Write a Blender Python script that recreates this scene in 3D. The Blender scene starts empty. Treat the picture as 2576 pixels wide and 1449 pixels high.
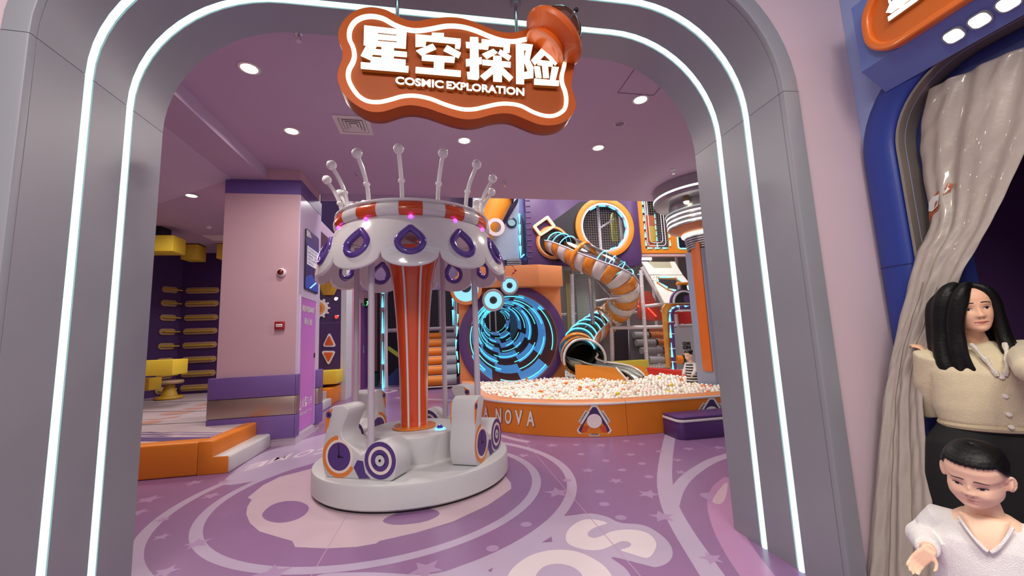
import bpy, bmesh, random
import numpy as np
from math import sin, cos, tan, pi, radians, degrees, sqrt, atan2, hypot, acos, exp
from mathutils import Vector, Matrix
from mathutils.geometry import tessellate_polygon

random.seed(7)
SC = bpy.context.scene
COL = SC.collection

# ------------------------------------------------------------------ camera, light, exposure
FPX = 1014.55
EYE = Vector((0, 0, 1.45))
_yaw, _pit, _rol = radians(10.2718), radians(7.2536), radians(-2.4287)
_F = Vector((sin(_yaw) * cos(_pit), cos(_yaw) * cos(_pit), sin(_pit)))
_R0 = Vector((cos(_yaw), -sin(_yaw), 0))
_U0 = _R0.cross(_F)
_R = _R0 * cos(_rol) + _U0 * sin(_rol)
_U = -_R0 * sin(_rol) + _U0 * cos(_rol)
cam_data = bpy.data.cameras.new('camera')
cam_data.sensor_width = 36
cam_data.lens = FPX / 2576 * 36
cam_data.clip_start = 0.05
cam_data.clip_end = 100
cam = bpy.data.objects.new('camera', cam_data)
cam.matrix_world = Matrix(((_R.x, _U.x, -_F.x, EYE.x), (_R.y, _U.y, -_F.y, EYE.y), (_R.z, _U.z, -_F.z, EYE.z), (0, 0, 0, 1)))
COL.objects.link(cam)
SC.camera = cam

world = bpy.data.worlds.new('world')
SC.world = world
world.use_nodes = True
world.node_tree.nodes['Background'].inputs[0].default_value = (1.0, 0.96, 1.0, 1)
world.node_tree.nodes['Background'].inputs[1].default_value = 0.48
SC.view_settings.view_transform = 'Standard'
SC.view_settings.look = 'None'
SC.view_settings.gamma = 1
SC.view_settings.exposure = 0.07
SC.view_settings.use_curve_mapping = False


def lamp(name, loc, watts, size, color=(1, 1, 1), aim=(0, 0, -1), spread=180, shape='DISK', sy=None):
    d = bpy.data.lights.new(name, 'AREA')
    d.shape = shape
    d.size = size
    if sy:
        d.size_y = sy
    d.energy = watts
    d.color = color
    d.spread = radians(spread)
    o = bpy.data.objects.new(name, d)
    o.location = loc
    o.rotation_euler = Vector(aim).to_track_quat('-Z', 'Y').to_euler()
    COL.objects.link(o)
    return o


WARM = (1.0, 0.92, 0.82)
# mall ceiling over the visitor, outside the arch
lamp('mall_lamp', (-0.8, -0.4, 4.2), 125, 1.2, WARM)
lamp('mall_lamp', (1.1, -0.9, 4.2), 95, 1.2, WARM)
# high hall over the play frame (its lamps hang above the view)
lamp('hall_lamp', (2.2, 9.6, 7.6), 270, 2.0, (1, 0.96, 0.93))
lamp('hall_lamp', (6.2, 9.2, 7.6), 270, 2.0, (1, 0.96, 0.93))
lamp('hall_lamp', (4.5, 14.5, 7.6), 220, 2.0, (1, 0.96, 0.93))
lamp('hall_lamp', (-0.8, 12.5, 6.0), 90, 1.2, (1, 0.95, 0.95))
lamp('hall_lamp', (-5.0, 8.6, 4.1), 26, 0.5, WARM)  # sits under the low soffit of the climbing corner, without a fitting


def at_z(px, py, z=0.0):
    d = _R * ((px - 1288) / FPX) + _U * ((724.5 - py) / FPX) + _F
    return EYE + d * ((z - EYE.z) / d.z)


def at_y(px, py, y):
    d = _R * ((px - 1288) / FPX) + _U * ((724.5 - py) / FPX) + _F
    return EYE + d * (y / d.y)


def at_x(px, py, x):
    d = _R * ((px - 1288) / FPX) + _U * ((724.5 - py) / FPX) + _F
    return EYE + d * (x / d.x)


# ------------------------------------------------------------------ materials
def lin(c):
    c = c / 255
    return c / 12.92 if c <= 0.04045 else ((c + 0.055) / 1.055) ** 2.4


_mats = {}


def mat(name, rgb, rough=0.5, metal=0.0, emit=0.0, ergb=None, coat=0.0, vary=0.05, vscale=3.0, bump=0.0, bscale=40.0, alpha=1.0, trans=0.0, spec=0.5, sss=0.0, sheen=0.0):
    if name in _mats:
        return _mats[name]
    m = bpy.data.materials.new(name)
    m.use_nodes = True
    nt = m.node_tree
    p = nt.nodes['Principled BSDF']
    c = [lin(x) for x in rgb]
    p.inputs['Roughness'].default_value = rough
    p.inputs['Metallic'].default_value = metal
    p.inputs['Base Color'].default_value = (*c, 1)
    p.inputs['Specular IOR Level'].default_value = spec
    p.inputs['Coat Weight'].default_value = coat
    p.inputs['Coat Roughness'].default_value = 0.06
    if sheen:
        p.inputs['Sheen Weight'].default_value = sheen
    if sss:
        p.inputs['Subsurface Weight'].default_value = sss
        p.inputs['Subsurface Radius'].default_value = (0.012, 0.005, 0.003)
        p.inputs['Subsurface Scale'].default_value = 0.6
    if trans:
        p.inputs['Transmission Weight'].default_value = trans
    p.inputs['Alpha'].default_value = alpha
    if emit:
        e = [lin(x) for x in (ergb or rgb)]
        p.inputs['Emission Color'].default_value = (*e, 1)
        p.inputs['Emission Strength'].default_value = emit
    if vary or bump:
        tc = nt.nodes.new('ShaderNodeTexCoord')
    if vary:
        n = nt.nodes.new('ShaderNodeTexNoise')
        n.inputs['Scale'].default_value = vscale
        n.inputs['Detail'].default_value = 5
        nt.links.new(tc.outputs['Object'], n.inputs['Vector'])
        mx = nt.nodes.new('ShaderNodeMix')
        mx.data_type = 'RGBA'
        mx.inputs[6].default_value = (*[max(0, x * (1 - 1.6 * vary)) for x in c], 1)
        mx.inputs[7].default_value = (*[min(1, x * (1 + 1.6 * vary)) for x in c], 1)
        nt.links.new(n.outputs['Fac'], mx.inputs[0])
        nt.links.new(mx.outputs[2], p.inputs['Base Color'])
    if bump:
        n2 = nt.nodes.new('ShaderNodeTexNoise')
        n2.inputs['Scale'].default_value = bscale
        n2.inputs['Detail'].default_value = 4
        nt.links.new(tc.outputs['Object'], n2.inputs['Vector'])
        b = nt.nodes.new('ShaderNodeBump')
        b.inputs['Strength'].default_value = bump
        b.inputs['Distance'].default_value = 0.01
        nt.links.new(n2.outputs['Fac'], b.inputs['Height'])
        nt.links.new(b.outputs['Normal'], p.inputs['Normal'])
    _mats[name] = m
    return m


def glow(name, rgb, strength):
    """a lit lamp face"""
    return mat(name, rgb, 0.4, emit=strength, vary=0)


def clear(name, rgb=(235, 240, 245), a=0.12, rough=0.05, tint=1.0):
    """thin clear plastic: mostly see-through with a glossy skin"""
    if name in _mats:
        return _mats[name]
    m = bpy.data.materials.new(name)
    m.use_nodes = True
    nt = m.node_tree
    nt.nodes.remove(nt.nodes['Principled BSDF'])
    out = nt.nodes['Material Output']
    t = nt.nodes.new('ShaderNodeBsdfTransparent')
    t.inputs['Color'].default_value = (tint, tint, tint, 1)
    g = nt.nodes.new('ShaderNodeBsdfGlossy')
    g.inputs['Roughness'].default_value = rough
    g.inputs['Color'].default_value = (*[lin(x) for x in rgb], 1)
    f = nt.nodes.new('ShaderNodeFresnel')
    f.inputs['IOR'].default_value = 1.35
    ad = nt.nodes.new('ShaderNodeMath')
    ad.operation = 'ADD'
    ad.inputs[1].default_value = a * 0.5
    ad.use_clamp = True
    nt.links.new(f.outputs[0], ad.inputs[0])
    mx = nt.nodes.new('ShaderNodeMixShader')
    nt.links.new(ad.outputs[0], mx.inputs[0])
    nt.links.new(t.outputs[0], mx.inputs[1])
    nt.links.new(g.outputs[0], mx.inputs[2])
    nt.links.new(mx.outputs[0], out.inputs[0])
    _mats[name] = m
    return m


# ------------------------------------------------------------------ mesh building
def world_loc(o):
    p = Vector((0, 0, 0))
    while o is not None:
        p += o.location
        o = o.parent
    return p


def frame(o, u, v):
    o, u, v = Vector(o), Vector(u).normalized(), Vector(v).normalized()
    w = u.cross(v)
    return lambda a, b, c=0.0: o + u * a + v * b + w * c


XZ = lambda y: (lambda a, b, c=0.0: Vector((a, y + c, b)))      # (x, z) drawing on a wall y = const, depth +y
YZ = lambda x: (lambda a, b, c=0.0: Vector((x + c, a, b)))      # (y, z) drawing on a wall x = const, depth +x
XY = lambda z: (lambda a, b, c=0.0: Vector((a, b, z + c)))      # plan drawing, depth +z


class B:
    def __init__(self):
        self.v, self.f = [], []

    def add(self, vs, fs):
        n = len(self.v)
        self.v.extend(vs)
        self.f.extend([tuple(i + n for i in f) for f in fs])
        return self

    def box(self, x0, x1, y0, y1, z0, z1):
        vs = [Vector((x, y, z)) for z in (z0, z1) for y in (y0, y1) for x in (x0, x1)]
        return self.add(vs, [(0, 2, 3, 1), (4, 5, 7, 6), (0, 1, 5, 4), (2, 6, 7, 3), (0, 4, 6, 2), (1, 3, 7, 5)])

    def hexa(self, a, b):
        """two rings of points joined into a closed solid"""
        n = len(a)
        return self.add(list(a) + list(b), [tuple(range(n))[::-1], tuple(range(n, 2 * n))] + [(i, (i + 1) % n, n + (i + 1) % n, n + i) for i in range(n)])

    def prism(self, outer, fr, w0, w1, holes=()):
        loops = [list(outer)] + [list(h) for h in holes]
        flat = [p for l in loops for p in l]
        n = len(flat)
        vs = [fr(p[0], p[1], w0) for p in flat] + [fr(p[0], p[1], w1) for p in flat]
        if holes or n > 4:
            tr = tessellate_polygon([[Vector((p[0], p[1], 0)) for p in l] for l in loops])
        else:
            tr = [tuple(range(n))]
        fs = [tuple(t) for t in tr] + [tuple(i + n for i in reversed(t)) for t in tr]
        s = 0
        for l in loops:
            k = len(l)
            for i in range(k):
                a, b = s + i, s + (i + 1) % k
                fs.append((a, b, b + n, a + n))
            s += k
        return self.add(vs, fs)

    def flat(self, outer, fr, w=0.0, holes=()):
        loops = [list(outer)] + [list(h) for h in holes]
        flat = [p for l in loops for p in l]
        tr = tessellate_polygon([[Vector((p[0], p[1], 0)) for p in l] for l in loops])
        return self.add([fr(p[0], p[1], w) for p in flat], [tuple(t) for t in tr])

    def tube(self, path, r, n=8, closed=False, caps=True, up=None, arc=None):
        """arc=(a0,a1): only that part of the circle, angle measured from `up`"""
        P = [Vector(p) for p in path]
        m = len(P)
        rs = r if isinstance(r, (list, tuple)) else [r] * m
        T = []
        for i in range(m):
            a = P[(i - 1) % m] if (closed or i) else P[i]
            b = P[(i + 1) % m] if (closed or i < m - 1) else P[i]
            t = (b - a)
            T.append(t.normalized() if t.length > 1e-9 else Vector((0, 0, 1)))
        nrm = Vector(up) if up else (Vector((0, 0, 1)) if abs(T[0].z) < 0.9 else Vector((1, 0, 0)))
        vs, fs = [], []
        k = n if arc is None else n + 1
        for i in range(m):
            ref = Vector(up) if up else nrm
            nn = ref - T[i] * ref.dot(T[i])
            if nn.length < 1e-6:
                nn = T[i].orthogonal()
            nn.normalize()
            nrm = nn
            bb = T[i].cross(nn)
            for j in range(k):
                a = 2 * pi * j / n if arc is None else arc[0] + (arc[1] - arc[0]) * j / n
                vs.append(P[i] + nn * (cos(a) * rs[i]) + bb * (sin(a) * rs[i]))
        for i in range(m if closed else m - 1):
            i2 = (i + 1) % m
            for j in range(n if arc is None else n):
                j2 = (j + 1) % k
                fs.append((i * k + j, i * k + j2, i2 * k + j2, i2 * k + j))
        if not closed and caps and arc is None:
            fs.append(tuple(range(k))[::-1])
            fs.append(tuple((m - 1) * k + j for j in range(k)))
        return self.add(vs, fs)

    def cyl(self, a, b, r, n=16, r2=None):
        return self.tube([a, b], [r, r if r2 is None else r2], n)

    def lathe(self, prof, n=32, c=(0, 0, 0), axis=(0, 0, 1), a0=0.0, a1=2 * pi, close=False):
        c, ax = Vector(c), Vector(axis).normalized()
        if abs(ax.z) > 0.999:
            u, w = Vector((1, 0, 0)), Vector((0, 1, 0))
        else:
            u = ax.cross(Vector((0, 0, 1))).normalized()
            w = ax.cross(u)
        full = abs(a1 - a0 - 2 * pi) < 1e-6
        k = n if full else n + 1
        vs, fs = [], []
        for r, z in prof:
            for j in range(k):
                a = a0 + (a1 - a0) * j / n
                vs.append(c + ax * z + u * (r * cos(a)) + w * (r * sin(a)))
        m = len(prof)
        for i in range(m if close else m - 1):
            i2 = (i + 1) % m
            for j in range(n):
                j2 = (j + 1) % k
                fs.append((i * k + j, i * k + j2, i2 * k + j2, i2 * k + j))
        if full and not close and m > 2:
            if prof[0][0] > 1e-6:
                fs.append(tuple(range(k))[::-1])
            if prof[-1][0] > 1e-6:
                fs.append(tuple((m - 1) * k + j for j in range(k)))
        return self.add(vs, fs)

    def ball(self, c, r, n=16, m=10, s=(1, 1, 1)):
        c = Vector(c)
        vs = [c + Vector((0, 0, r * s[2]))]
        for i in range(1, m):
            t = pi * i / m
            for j in range(n):
                a = 2 * pi * j / n
                vs.append(c + Vector((r * s[0] * sin(t) * cos(a), r * s[1] * sin(t) * sin(a), r * s[2] * cos(t))))
        vs.append(c - Vector((0, 0, r * s[2])))
        fs = [(0, 1 + j, 1 + (j + 1) % n) for j in range(n)]
        for i in range(m - 2):
            for j in range(n):
                j2 = (j + 1) % n
                fs.append((1 + i * n + j, 1 + (i + 1) * n + j, 1 + (i + 1) * n + j2, 1 + i * n + j2))
        L = len(vs) - 1
        fs += [(L, 1 + (m - 2) * n + (j + 1) % n, 1 + (m - 2) * n + j) for j in range(n)]
        return self.add(vs, fs)

    def grid(self, fn, nu, nv, wrap=False, keep=None):
        k = nu if wrap else nu + 1
        vs = [Vector(fn(i / nu, j / nv)) for j in range(nv + 1) for i in range(k)]
        fs = []
        for j in range(nv):
            for i in range(nu):
                if keep is None or keep((i + 0.5) / nu, (j + 0.5) / nv):
                    i2 = (i + 1) % k
                    fs.append((j * k + i, j * k + i2, (j + 1) * k + i2, (j + 1) * k + i))
        return self.add(vs, fs)

    def obj(self, name, m, parent=None, bevel=0.0, seg=2, ang=32, solid=0.0, weld=False, normals=True, mods=()):
        off = world_loc(parent)
        me = bpy.data.meshes.new(name)
        bm = bmesh.new()
        vv = [bm.verts.new(p - off) for p in self.v]
        for f in self.f:
            try:
                bm.faces.new([vv[i] for i in f])
            except ValueError:
                pass
        if weld or bevel:
            bmesh.ops.remove_doubles(bm, verts=bm.verts, dist=1e-5)
        loose = [v for v in bm.verts if not v.link_faces]
        if loose:
            bmesh.ops.delete(bm, geom=loose, context='VERTS')
        if normals:
            bmesh.ops.recalc_face_normals(bm, faces=bm.faces)
        if bevel:
            bmesh.ops.dissolve_limit(bm, angle_limit=0.01, verts=bm.verts, edges=bm.edges)
            es = [e for e in bm.edges if len(e.link_faces) == 2 and e.calc_face_angle(0) > radians(28)]
            bmesh.ops.bevel(bm, geom=es, offset=bevel, offset_type='OFFSET', segments=seg, profile=0.5, affect='EDGES', clamp_overlap=True)
        bm.to_mesh(me)
        bm.free()
        me.polygons.foreach_set('use_smooth', [True] * len(me.polygons))
        me.set_sharp_from_angle(angle=radians(ang))
        me.materials.append(m)
        o = bpy.data.objects.new(name, me)
        COL.objects.link(o)
        if parent is not None:
            o.parent = parent
        if solid:
            s = o.modifiers.new('solid', 'SOLIDIFY')
            s.thickness = solid
            s.offset = 0
        for kind, kw in mods:
            md = o.modifiers.new(kind.lower(), kind)
            for a, b in kw.items():
                setattr(md, a, b)
        return o


def thing(name, label, cat, loc=(0, 0, 0), rz=0.0, group=None):
    o = bpy.data.objects.new(name, None)
    COL.objects.link(o)
    o.location = loc
    o.rotation_euler = (0, 0, rz)
    o.empty_display_size = 0.1
    return tag(o, label, cat, group)


def tag(o, label, cat, group=None):
    o['label'] = label
    o['category'] = cat
    if group:
        o['group'] = group
    return o


def struct(o):
    o['kind'] = 'structure'
    return o


def stuff(o):
    o['kind'] = 'stuff'
    return o


def copy_tree(o, parent=None):
    c = o.copy()
    COL.objects.link(c)
    if parent is not None:
        c.parent = parent
    for ch in list(o.children):
        copy_tree(ch, c)
    return c


def rrect(x0, x1, y0, y1, r, n=5):
    pts = []
    for cx, cy, a in ((x1 - r, y0 + r, -90), (x1 - r, y1 - r, 0), (x0 + r, y1 - r, 90), (x0 + r, y0 + r, 180)):
        for i in range(n + 1):
            t = radians(a + 90 * i / n)
            pts.append((cx + r * cos(t), cy + r * sin(t)))
    return pts


def circ(cx, cy, r, n=40, ry=None):
    return [(cx + r * cos(2 * pi * i / n), cy + (ry or r) * sin(2 * pi * i / n)) for i in range(n)]


def smooth(pts, n=6, closed=True):
    """Catmull-Rom through 2-D or 3-D points"""
    P = [Vector(p) for p in pts]
    m = len(P)
    out = []
    for i in range(m if closed else m - 1):
        g = (lambda k: P[k % m]) if closed else (lambda k: P[min(max(k, 0), m - 1)])
        p0, p1, p2, p3 = g(i - 1), g(i), g(i + 1), g(i + 2)
        for j in range(n):
            t = j / n
            out.append(0.5 * (2 * p1 + (p2 - p0) * t + (2 * p0 - 5 * p1 + 4 * p2 - p3) * t * t + (3 * p1 - p0 - 3 * p2 + p3) * t ** 3))
    if not closed:
        out.append(P[-1].copy())
    return out


_fonts = {}


def text_tris(s, bold=0.0, res=4):
    """outline of a string in the built-in font: verts scaled to cap height 1, faces"""
    key = (s, bold, res)
    if key not in _fonts:
        cu = bpy.data.curves.new('tmp', 'FONT')
        cu.body = s
        cu.size = 1.0
        cu.offset = bold
        cu.resolution_u = res
        cu.fill_mode = 'FRONT'
        o = bpy.data.objects.new('tmp', cu)
        COL.objects.link(o)
        dg = bpy.context.evaluated_depsgraph_get()
        me = bpy.data.meshes.new_from_object(o.evaluated_get(dg))
        vs = [(v.co.x, v.co.y) for v in me.vertices]
        fs = [tuple(p.vertices) for p in me.polygons]
        bpy.data.objects.remove(o)
        bpy.data.curves.remove(cu)
        bpy.data.meshes.remove(me)
        _fonts[key] = (vs, fs)
    return _fonts[key]


def text_on(b, s, fit, fr, w=0.0, bold=0.0, depth=0.0):
    """fit=(x0,x1,y0,y1): the string is stretched to this box of the drawing"""
    vs, fs = text_tris(s, bold)
    xs = [p[0] for p in vs]
    ys = [p[1] for p in vs]
    if not xs:
        return b
    ax, ay = max(max(xs) - min(xs), 1e-6), max(max(ys) - min(ys), 1e-6)
    pp = [(fit[0] + (x - min(xs)) / ax * (fit[1] - fit[0]), fit[2] + (y - min(ys)) / ay * (fit[3] - fit[2])) for x, y in vs]
    if not depth:
        return b.add([fr(x, y, w) for x, y in pp], fs)
    n = len(pp)
    edge = {}
    for f in fs:
        for i in range(len(f)):
            e = (f[i], f[(i + 1) % len(f)])
            if (e[1], e[0]) in edge:
                edge.pop((e[1], e[0]))
            else:
                edge[e] = 1
    return b.add([fr(x, y, w) for x, y in pp] + [fr(x, y, w + depth) for x, y in pp],
                 list(fs) + [tuple(i + n for i in reversed(f)) for f in fs] + [(a, c, c + n, a + n) for a, c in edge])
# ------------------------------------------------------------------ paints
FLOOR = mat('floor vinyl purple', (142, 104, 148), 0.30, vary=0.06, vscale=1.2, bump=0.02, bscale=120)
FL_LAV = mat('floor print lavender', (182, 163, 190), 0.30, vary=0.04)
FL_PALE = mat('floor print pale pink', (200, 174, 186), 0.32, vary=0.04)
FL_CREAM = mat('floor print cream letter', (222, 206, 212), 0.32, vary=0.03)
FL_STAR = mat('floor print star', (170, 138, 177), 0.30, vary=0.03)
FL_PINK = mat('floor print pink', (178, 130, 172), 0.30, vary=0.03)
FL_LINE = mat('floor seam', (186, 150, 182), 0.4, vary=0.02)
CEIL = mat('ceiling mauve paint', (186, 160, 188), 0.55, vary=0.03, vscale=0.8)
CEIL_L = mat('ceiling mauve pale tone', (200, 180, 208), 0.55, vary=0.03)
PINKWALL = mat('pink wall paint', (198, 162, 174), 0.5, vary=0.04, vscale=1.0)
LILAC = mat('lilac gloss board', (206, 190, 216), 0.22, vary=0.03)
BAND = mat('violet band paint', (104, 82, 150), 0.45, vary=0.04)
PADV = mat('violet vinyl pad', (112, 84, 150), 0.45, vary=0.05, bump=0.05, bscale=200)
SILVER = mat('brushed steel', (178, 160, 150), 0.36, metal=0.85, vary=0.06, vscale=6)
GREYP = mat('arch grey metallic paint', (152, 153, 160), 0.42, metal=0.25, vary=0.05, vscale=1.5, bump=0.02, bscale=60)
GREYD = mat('arch groove dark', (80, 78, 84), 0.5)
LED = glow('neon white strip', (166, 213, 205), 2.4)
ORANGE = mat('orange vinyl pad', (226, 128, 30), 0.42, vary=0.06, bump=0.06, bscale=160)
GREYVINYL = mat('light grey vinyl', (206, 204, 206), 0.42, vary=0.04, bump=0.05, bscale=120)
WHITE = mat('white gloss plastic', (236, 232, 230), 0.18, vary=0.02, coat=0.4)
WHITEM = mat('white matt', (232, 228, 228), 0.5, vary=0.03)
BLACK = mat('black plastic', (18, 17, 19), 0.35, vary=0.02)
CHROME = mat('polished steel', (200, 200, 205), 0.14, metal=1.0, vary=0.03)
YELLOW = mat('yellow foam', (228, 196, 60), 0.5, vary=0.06, bump=0.05)
DKPURP = mat('dark purple vinyl wall', (72, 44, 98), 0.4, vary=0.08, bump=0.05)
RED = mat('red plastic', (190, 38, 34), 0.3)

# ------------------------------------------------------------------ floor with its printed graphics
bf = B()
bf.box(-13, 13, -6, 22, -0.08, 0)
floor = struct(bf.obj('floor', FLOOR))


_dn = [0]


def decal(name, m, polys, z):
    b = B()
    _dn[0] += 1
    z = z * .3 + _dn[0] * 2e-6
    for outer, holes in polys:
        b.flat(outer, XY(z), 0, holes)
    return b.obj(name, m, floor, normals=False)


RC = (-0.585, 4.6)
decal('ring_print', FL_LAV, [(circ(*RC, 1.965, 96), [circ(*RC, 1.87, 96)])], 0.0012)
decal('ring_print', FL_LAV, [(circ(*RC, 1.61, 96), [circ(*RC, 1.52, 96)])], 0.0012)


def px_poly(pts, z=0.0, n=5, sm=True):
    P = [at_z(x, y, z) for x, y in pts]
    P = [(p.x, p.y) for p in P]
    return smooth(P, n) if sm else P


Zf = lambda x, y: (330 + x * 0.29891, 1080 + y * 0.29891)    # crop of the near left floor
Zr = lambda x, y: (1080 + x * 0.31832, 1080 + y * 0.31832)   # crop of the near right floor
# pale emblem under the carousel
em = [Zf(*p) for p in [(980, 575), (1110, 470), (1250, 400), (1390, 365), (1520, 330), (1900, 250), (2500, 100), (3100, 330), (3170, 420), (3195, 450), (3200, 500), (3120, 560),
      (3000, 640), (2700, 780), (2400, 870), (2090, 940), (2060, 962), (1900, 990), (1650, 1003), (1380, 992), (1355, 940), (1230, 905), (1080, 860), (1000, 790), (968, 715), (978, 650), (1015, 592)]]
decal('emblem_print', FL_PALE, [(px_poly(em, sm=False), [])], 0.0016)
decal('emblem_spot_print', FLOOR, [(px_poly([Zf(*p) for p in [(1103, 715), (1180, 640), (1300, 605), (1420, 610), (1495, 655), (1460, 720), (1360, 770), (1240, 787), (1140, 765)]]), [])], 0.0022)
decal('emblem_spot_print', FLOOR, [(px_poly([Zf(*p) for p in [(2118, 770), (2200, 720), (2400, 660), (2560, 680), (2590, 720), (2480, 775), (2300, 802), (2180, 800)]]), [])], 0.0022)
# lettering panel beyond the outer ring, near right, with the cream letters on it
dec_l = px_poly([Zr(*p) for p in [(-900, 1160), (-500, 1130), (0, 1145), (300, 1060), (600, 940), (850, 790), (1000, 700), (1130, 680), (1270, 665), (1400, 690), (1510, 738), (1700, 760), (1850, 850),
                 (1920, 950), (1900, 1040), (1800, 1088), (1700, 1070), (1440, 1010), (1560, 1110), (1600, 1260), (1300, 1500), (300, 1500), (-400, 1400), (-900, 1350)]])
decal('letter_border_print', FL_LAV, [(dec_l, [])], 0.0008)
for tri in ([(888, 895), (965, 848), (973, 890)], [(458, 1115), (505, 1093), (490, 1130)]):
    decal('corner_print', FLOOR, [(px_poly([Zr(*p) for p in tri], sm=False), [])], 0.002)
S_ = [(1405, 738), (1280, 710), (1190, 725), (1110, 780), (1078, 850), (1100, 905), (1180, 940), (1290, 957), (1380, 945), (1450, 915), (1520, 885), (1575, 890), (1595, 912), (1570, 935), (1512, 955),
      (1600, 985), (1725, 1017), (1785, 950), (1790, 890), (1740, 830), (1650, 798), (1540, 793), (1440, 808), (1370, 840), (1310, 858), (1262, 848), (1252, 820), (1290, 785), (1340, 765)]
decal('letter_print', FL_CREAM, [(px_poly([Zr(*p) for p in S_], n=3), [])], 0.002)
oc = [(620, 1159), (700, 1060), (830, 985), (990, 953), (1160, 965), (1310, 1030), (1410, 1110), (1450, 1200), (1420, 1330), (1250, 1420), (980, 1450), (740, 1400), (630, 1290)]
oh = [(840, 1159), (900, 1090), (1000, 1063), (1110, 1080), (1190, 1130), (1220, 1200), (1180, 1270), (1040, 1310), (900, 1280), (845, 1220)]
decal('letter_print', FL_CREAM, [(px_poly([Zr(*p) for p in oc], n=4), [px_poly([Zr(*p) for p in oh], n=4)])], 0.002)
# lettering behind the carousel, printed to be read from the far side
wb = px_poly([(560, 1215), (640, 1150), (720, 1120), (830, 1090), (860, 1120), (800, 1160), (700, 1190), (640, 1210)])
decal('letter_border_print', FL_LAV, [(wb, [])], 0.0008)
for ch, cx, cy in (('E', 645, 1171), ('M', 704, 1154), ('O', 764, 1141), ('C', 818, 1131)):
    bb = B()
    text_on(bb, ch, (0, 1, 0, 1), lambda u, v, c=0.0: at_z(cx + 25 * (1 - 2 * u) + 9 * (1 - 2 * v), cy - 7 * (1 - 2 * u) - 8 * (1 - 2 * v), .0008), 0, .02)
    bb.obj('letter_print', FL_CREAM, floor, normals=False)


# bands sweeping in from the right
def band(pts, w0, name='band_print', m=FL_LAV, z=0.001):
    P = smooth([at_z(x, y) for x, y in pts], 6, closed=False)
    L, Rr = [], []
    for i, p in enumerate(P):
        t = (P[min(i + 1, len(P) - 1)] - P[max(i - 1, 0)]).normalized()
        nn = Vector((-t.y, t.x, 0))
        L.append((p.x + nn.x * w0 / 2, p.y + nn.y * w0 / 2))
        Rr.append((p.x - nn.x * w0 / 2, p.y - nn.y * w0 / 2))
    b = B()
    n = len(L)
    b.add([Vector((x, y, z * .3)) for x, y in L + Rr], [(i, i + 1, n + i + 1, n + i) for i in range(n - 1)])
    return b.obj(name, m, floor, normals=False)


band([(1686, 1094), (1676, 1150), (1672, 1210), (1685, 1270), (1715, 1330), (1760, 1400), (1800, 1460)], 0.145)
band([(1850, 1140), (1790, 1160), (1735, 1195), (1705, 1230), (1690, 1270)], 0.12, z=0.0014)
band([(1850, 1205), (1822, 1230), (1812, 1270), (1830, 1330), (1870, 1400), (1930, 1480)], 0.20, m=FL_PINK, z=0.0006)
band([(1250, 1092), (1290, 1104), (1330, 1112)], 0.10, z=0.0006)
band([(1000, 1000), (1090, 1005), (1160, 1008)], 0.25, z=0.0006)
decal('leaf_print', FL_STAR, [(px_poly([(1760, 1243), (1785, 1240), (1795, 1250), (1780, 1257)]), [])], 0.002)
decal('leaf_print', FL_PALE, [(px_poly([(1792, 1260), (1815, 1225), (1830, 1215), (1826, 1250), (1812, 1268)]), [])], 0.0024)


def star(px, py, r, rot, m=FL_STAR):
    c = at_z(px, py)
    pts = [(c.x + (r if k % 2 == 0 else r * 0.45) * cos(rot + k * pi / 5), c.y + (r if k % 2 == 0 else r * 0.45) * sin(rot + k * pi / 5)) for k in range(10)]
    decal('star_print', m, [(pts, [])], 0.0026)


for x, y, r, a in [(970, 127, .1, .2), (1360, 127, .09, .9), (1590, 200, .08, .3), (1255, 325, .08, 1.1), (1475, 408, .085, .5), (1010, 500, .13, .2), (1730, 512, .11, .8), (1840, 690, .11, .1), (745, 207, .09, .6),
                   (2050, 155, .09, .4), (2290, 145, .09, .1), (1960, 243, .07, .5), (1990, 340, .07, .9), (2230, 1020, .08, .2)]:
    star(*Zr(x, y), r, a)
for x, y, r, a in [(150, 590, .13, .3), (530, 450, .11, .8), (670, 560, .1, .1), (260, 905, .07, .4), (560, 960, .1, .7), (290, 1200, .09, .2), (1180, 1220, .13, .5), (2480, 1180, .12, .9), (60, 700, .1, .2), (780, 440, .08, .3), (270, 760, .07, .8)]:
    star(*Zf(x, y), r, a)
for x, y in [(1200, 197), (1395, 248), (1680, 272), (1523, 322), (1735, 375), (1090, 404), (1348, 492), (1383, 592), (1513, 698), (765, 752), (500, 942), (1160, 123), (1675, 118), (1555, 92), (1820, 175)]:
    c = at_z(*Zr(x, y))
    decal('dot_print', FL_STAR, [(circ(c.x, c.y, 0.045, 16), [])], 0.0026)
for p, q in [((893, 1262), (770, 1470)), ((1302, 1090), (1620, 1460)), ((1740, 1112), (1850, 1150))]:
    a, c = at_z(*p), at_z(*q)
    t = (c - a).normalized()
    nn = Vector((-t.y, t.x, 0)) * 0.0035
    decal('seam_line', FL_LINE, [([(a.x + nn.x, a.y + nn.y), (c.x + nn.x, c.y + nn.y), (c.x - nn.x, c.y - nn.y), (a.x - nn.x, a.y - nn.y)], [])], 0.003)

# ------------------------------------------------------------------ ceilings
CZ = 4.39
b = B()
b.box(-2.755, 9, 2.0, 8.05, CZ, CZ + 0.25)
ceiling = struct(b.obj('ceiling', CEIL))
B().box(-10.5, -2.755, 2.0, 12.6, 4.2, 4.45).obj('lowered_soffit', CEIL, ceiling)
B().box(-2.756, -2.752, 2.85, 6.89, 4.2, CZ).obj('soffit_face', CEIL_L, ceiling)  # side of the soffit in a paler tone than its underside
p = [at_z(414, 317, 4.2), at_z(580, 448, 4.2), at_z(405, 510, 4.2), Vector((-5.3, 5.0, 4.2))]
B().prism([(v.x, v.y) for v in p], XY(4.188), 0, 0.014).obj('soffit_panel', CEIL_L, ceiling)  # thin flush panel, paler than the soffit around it
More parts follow.
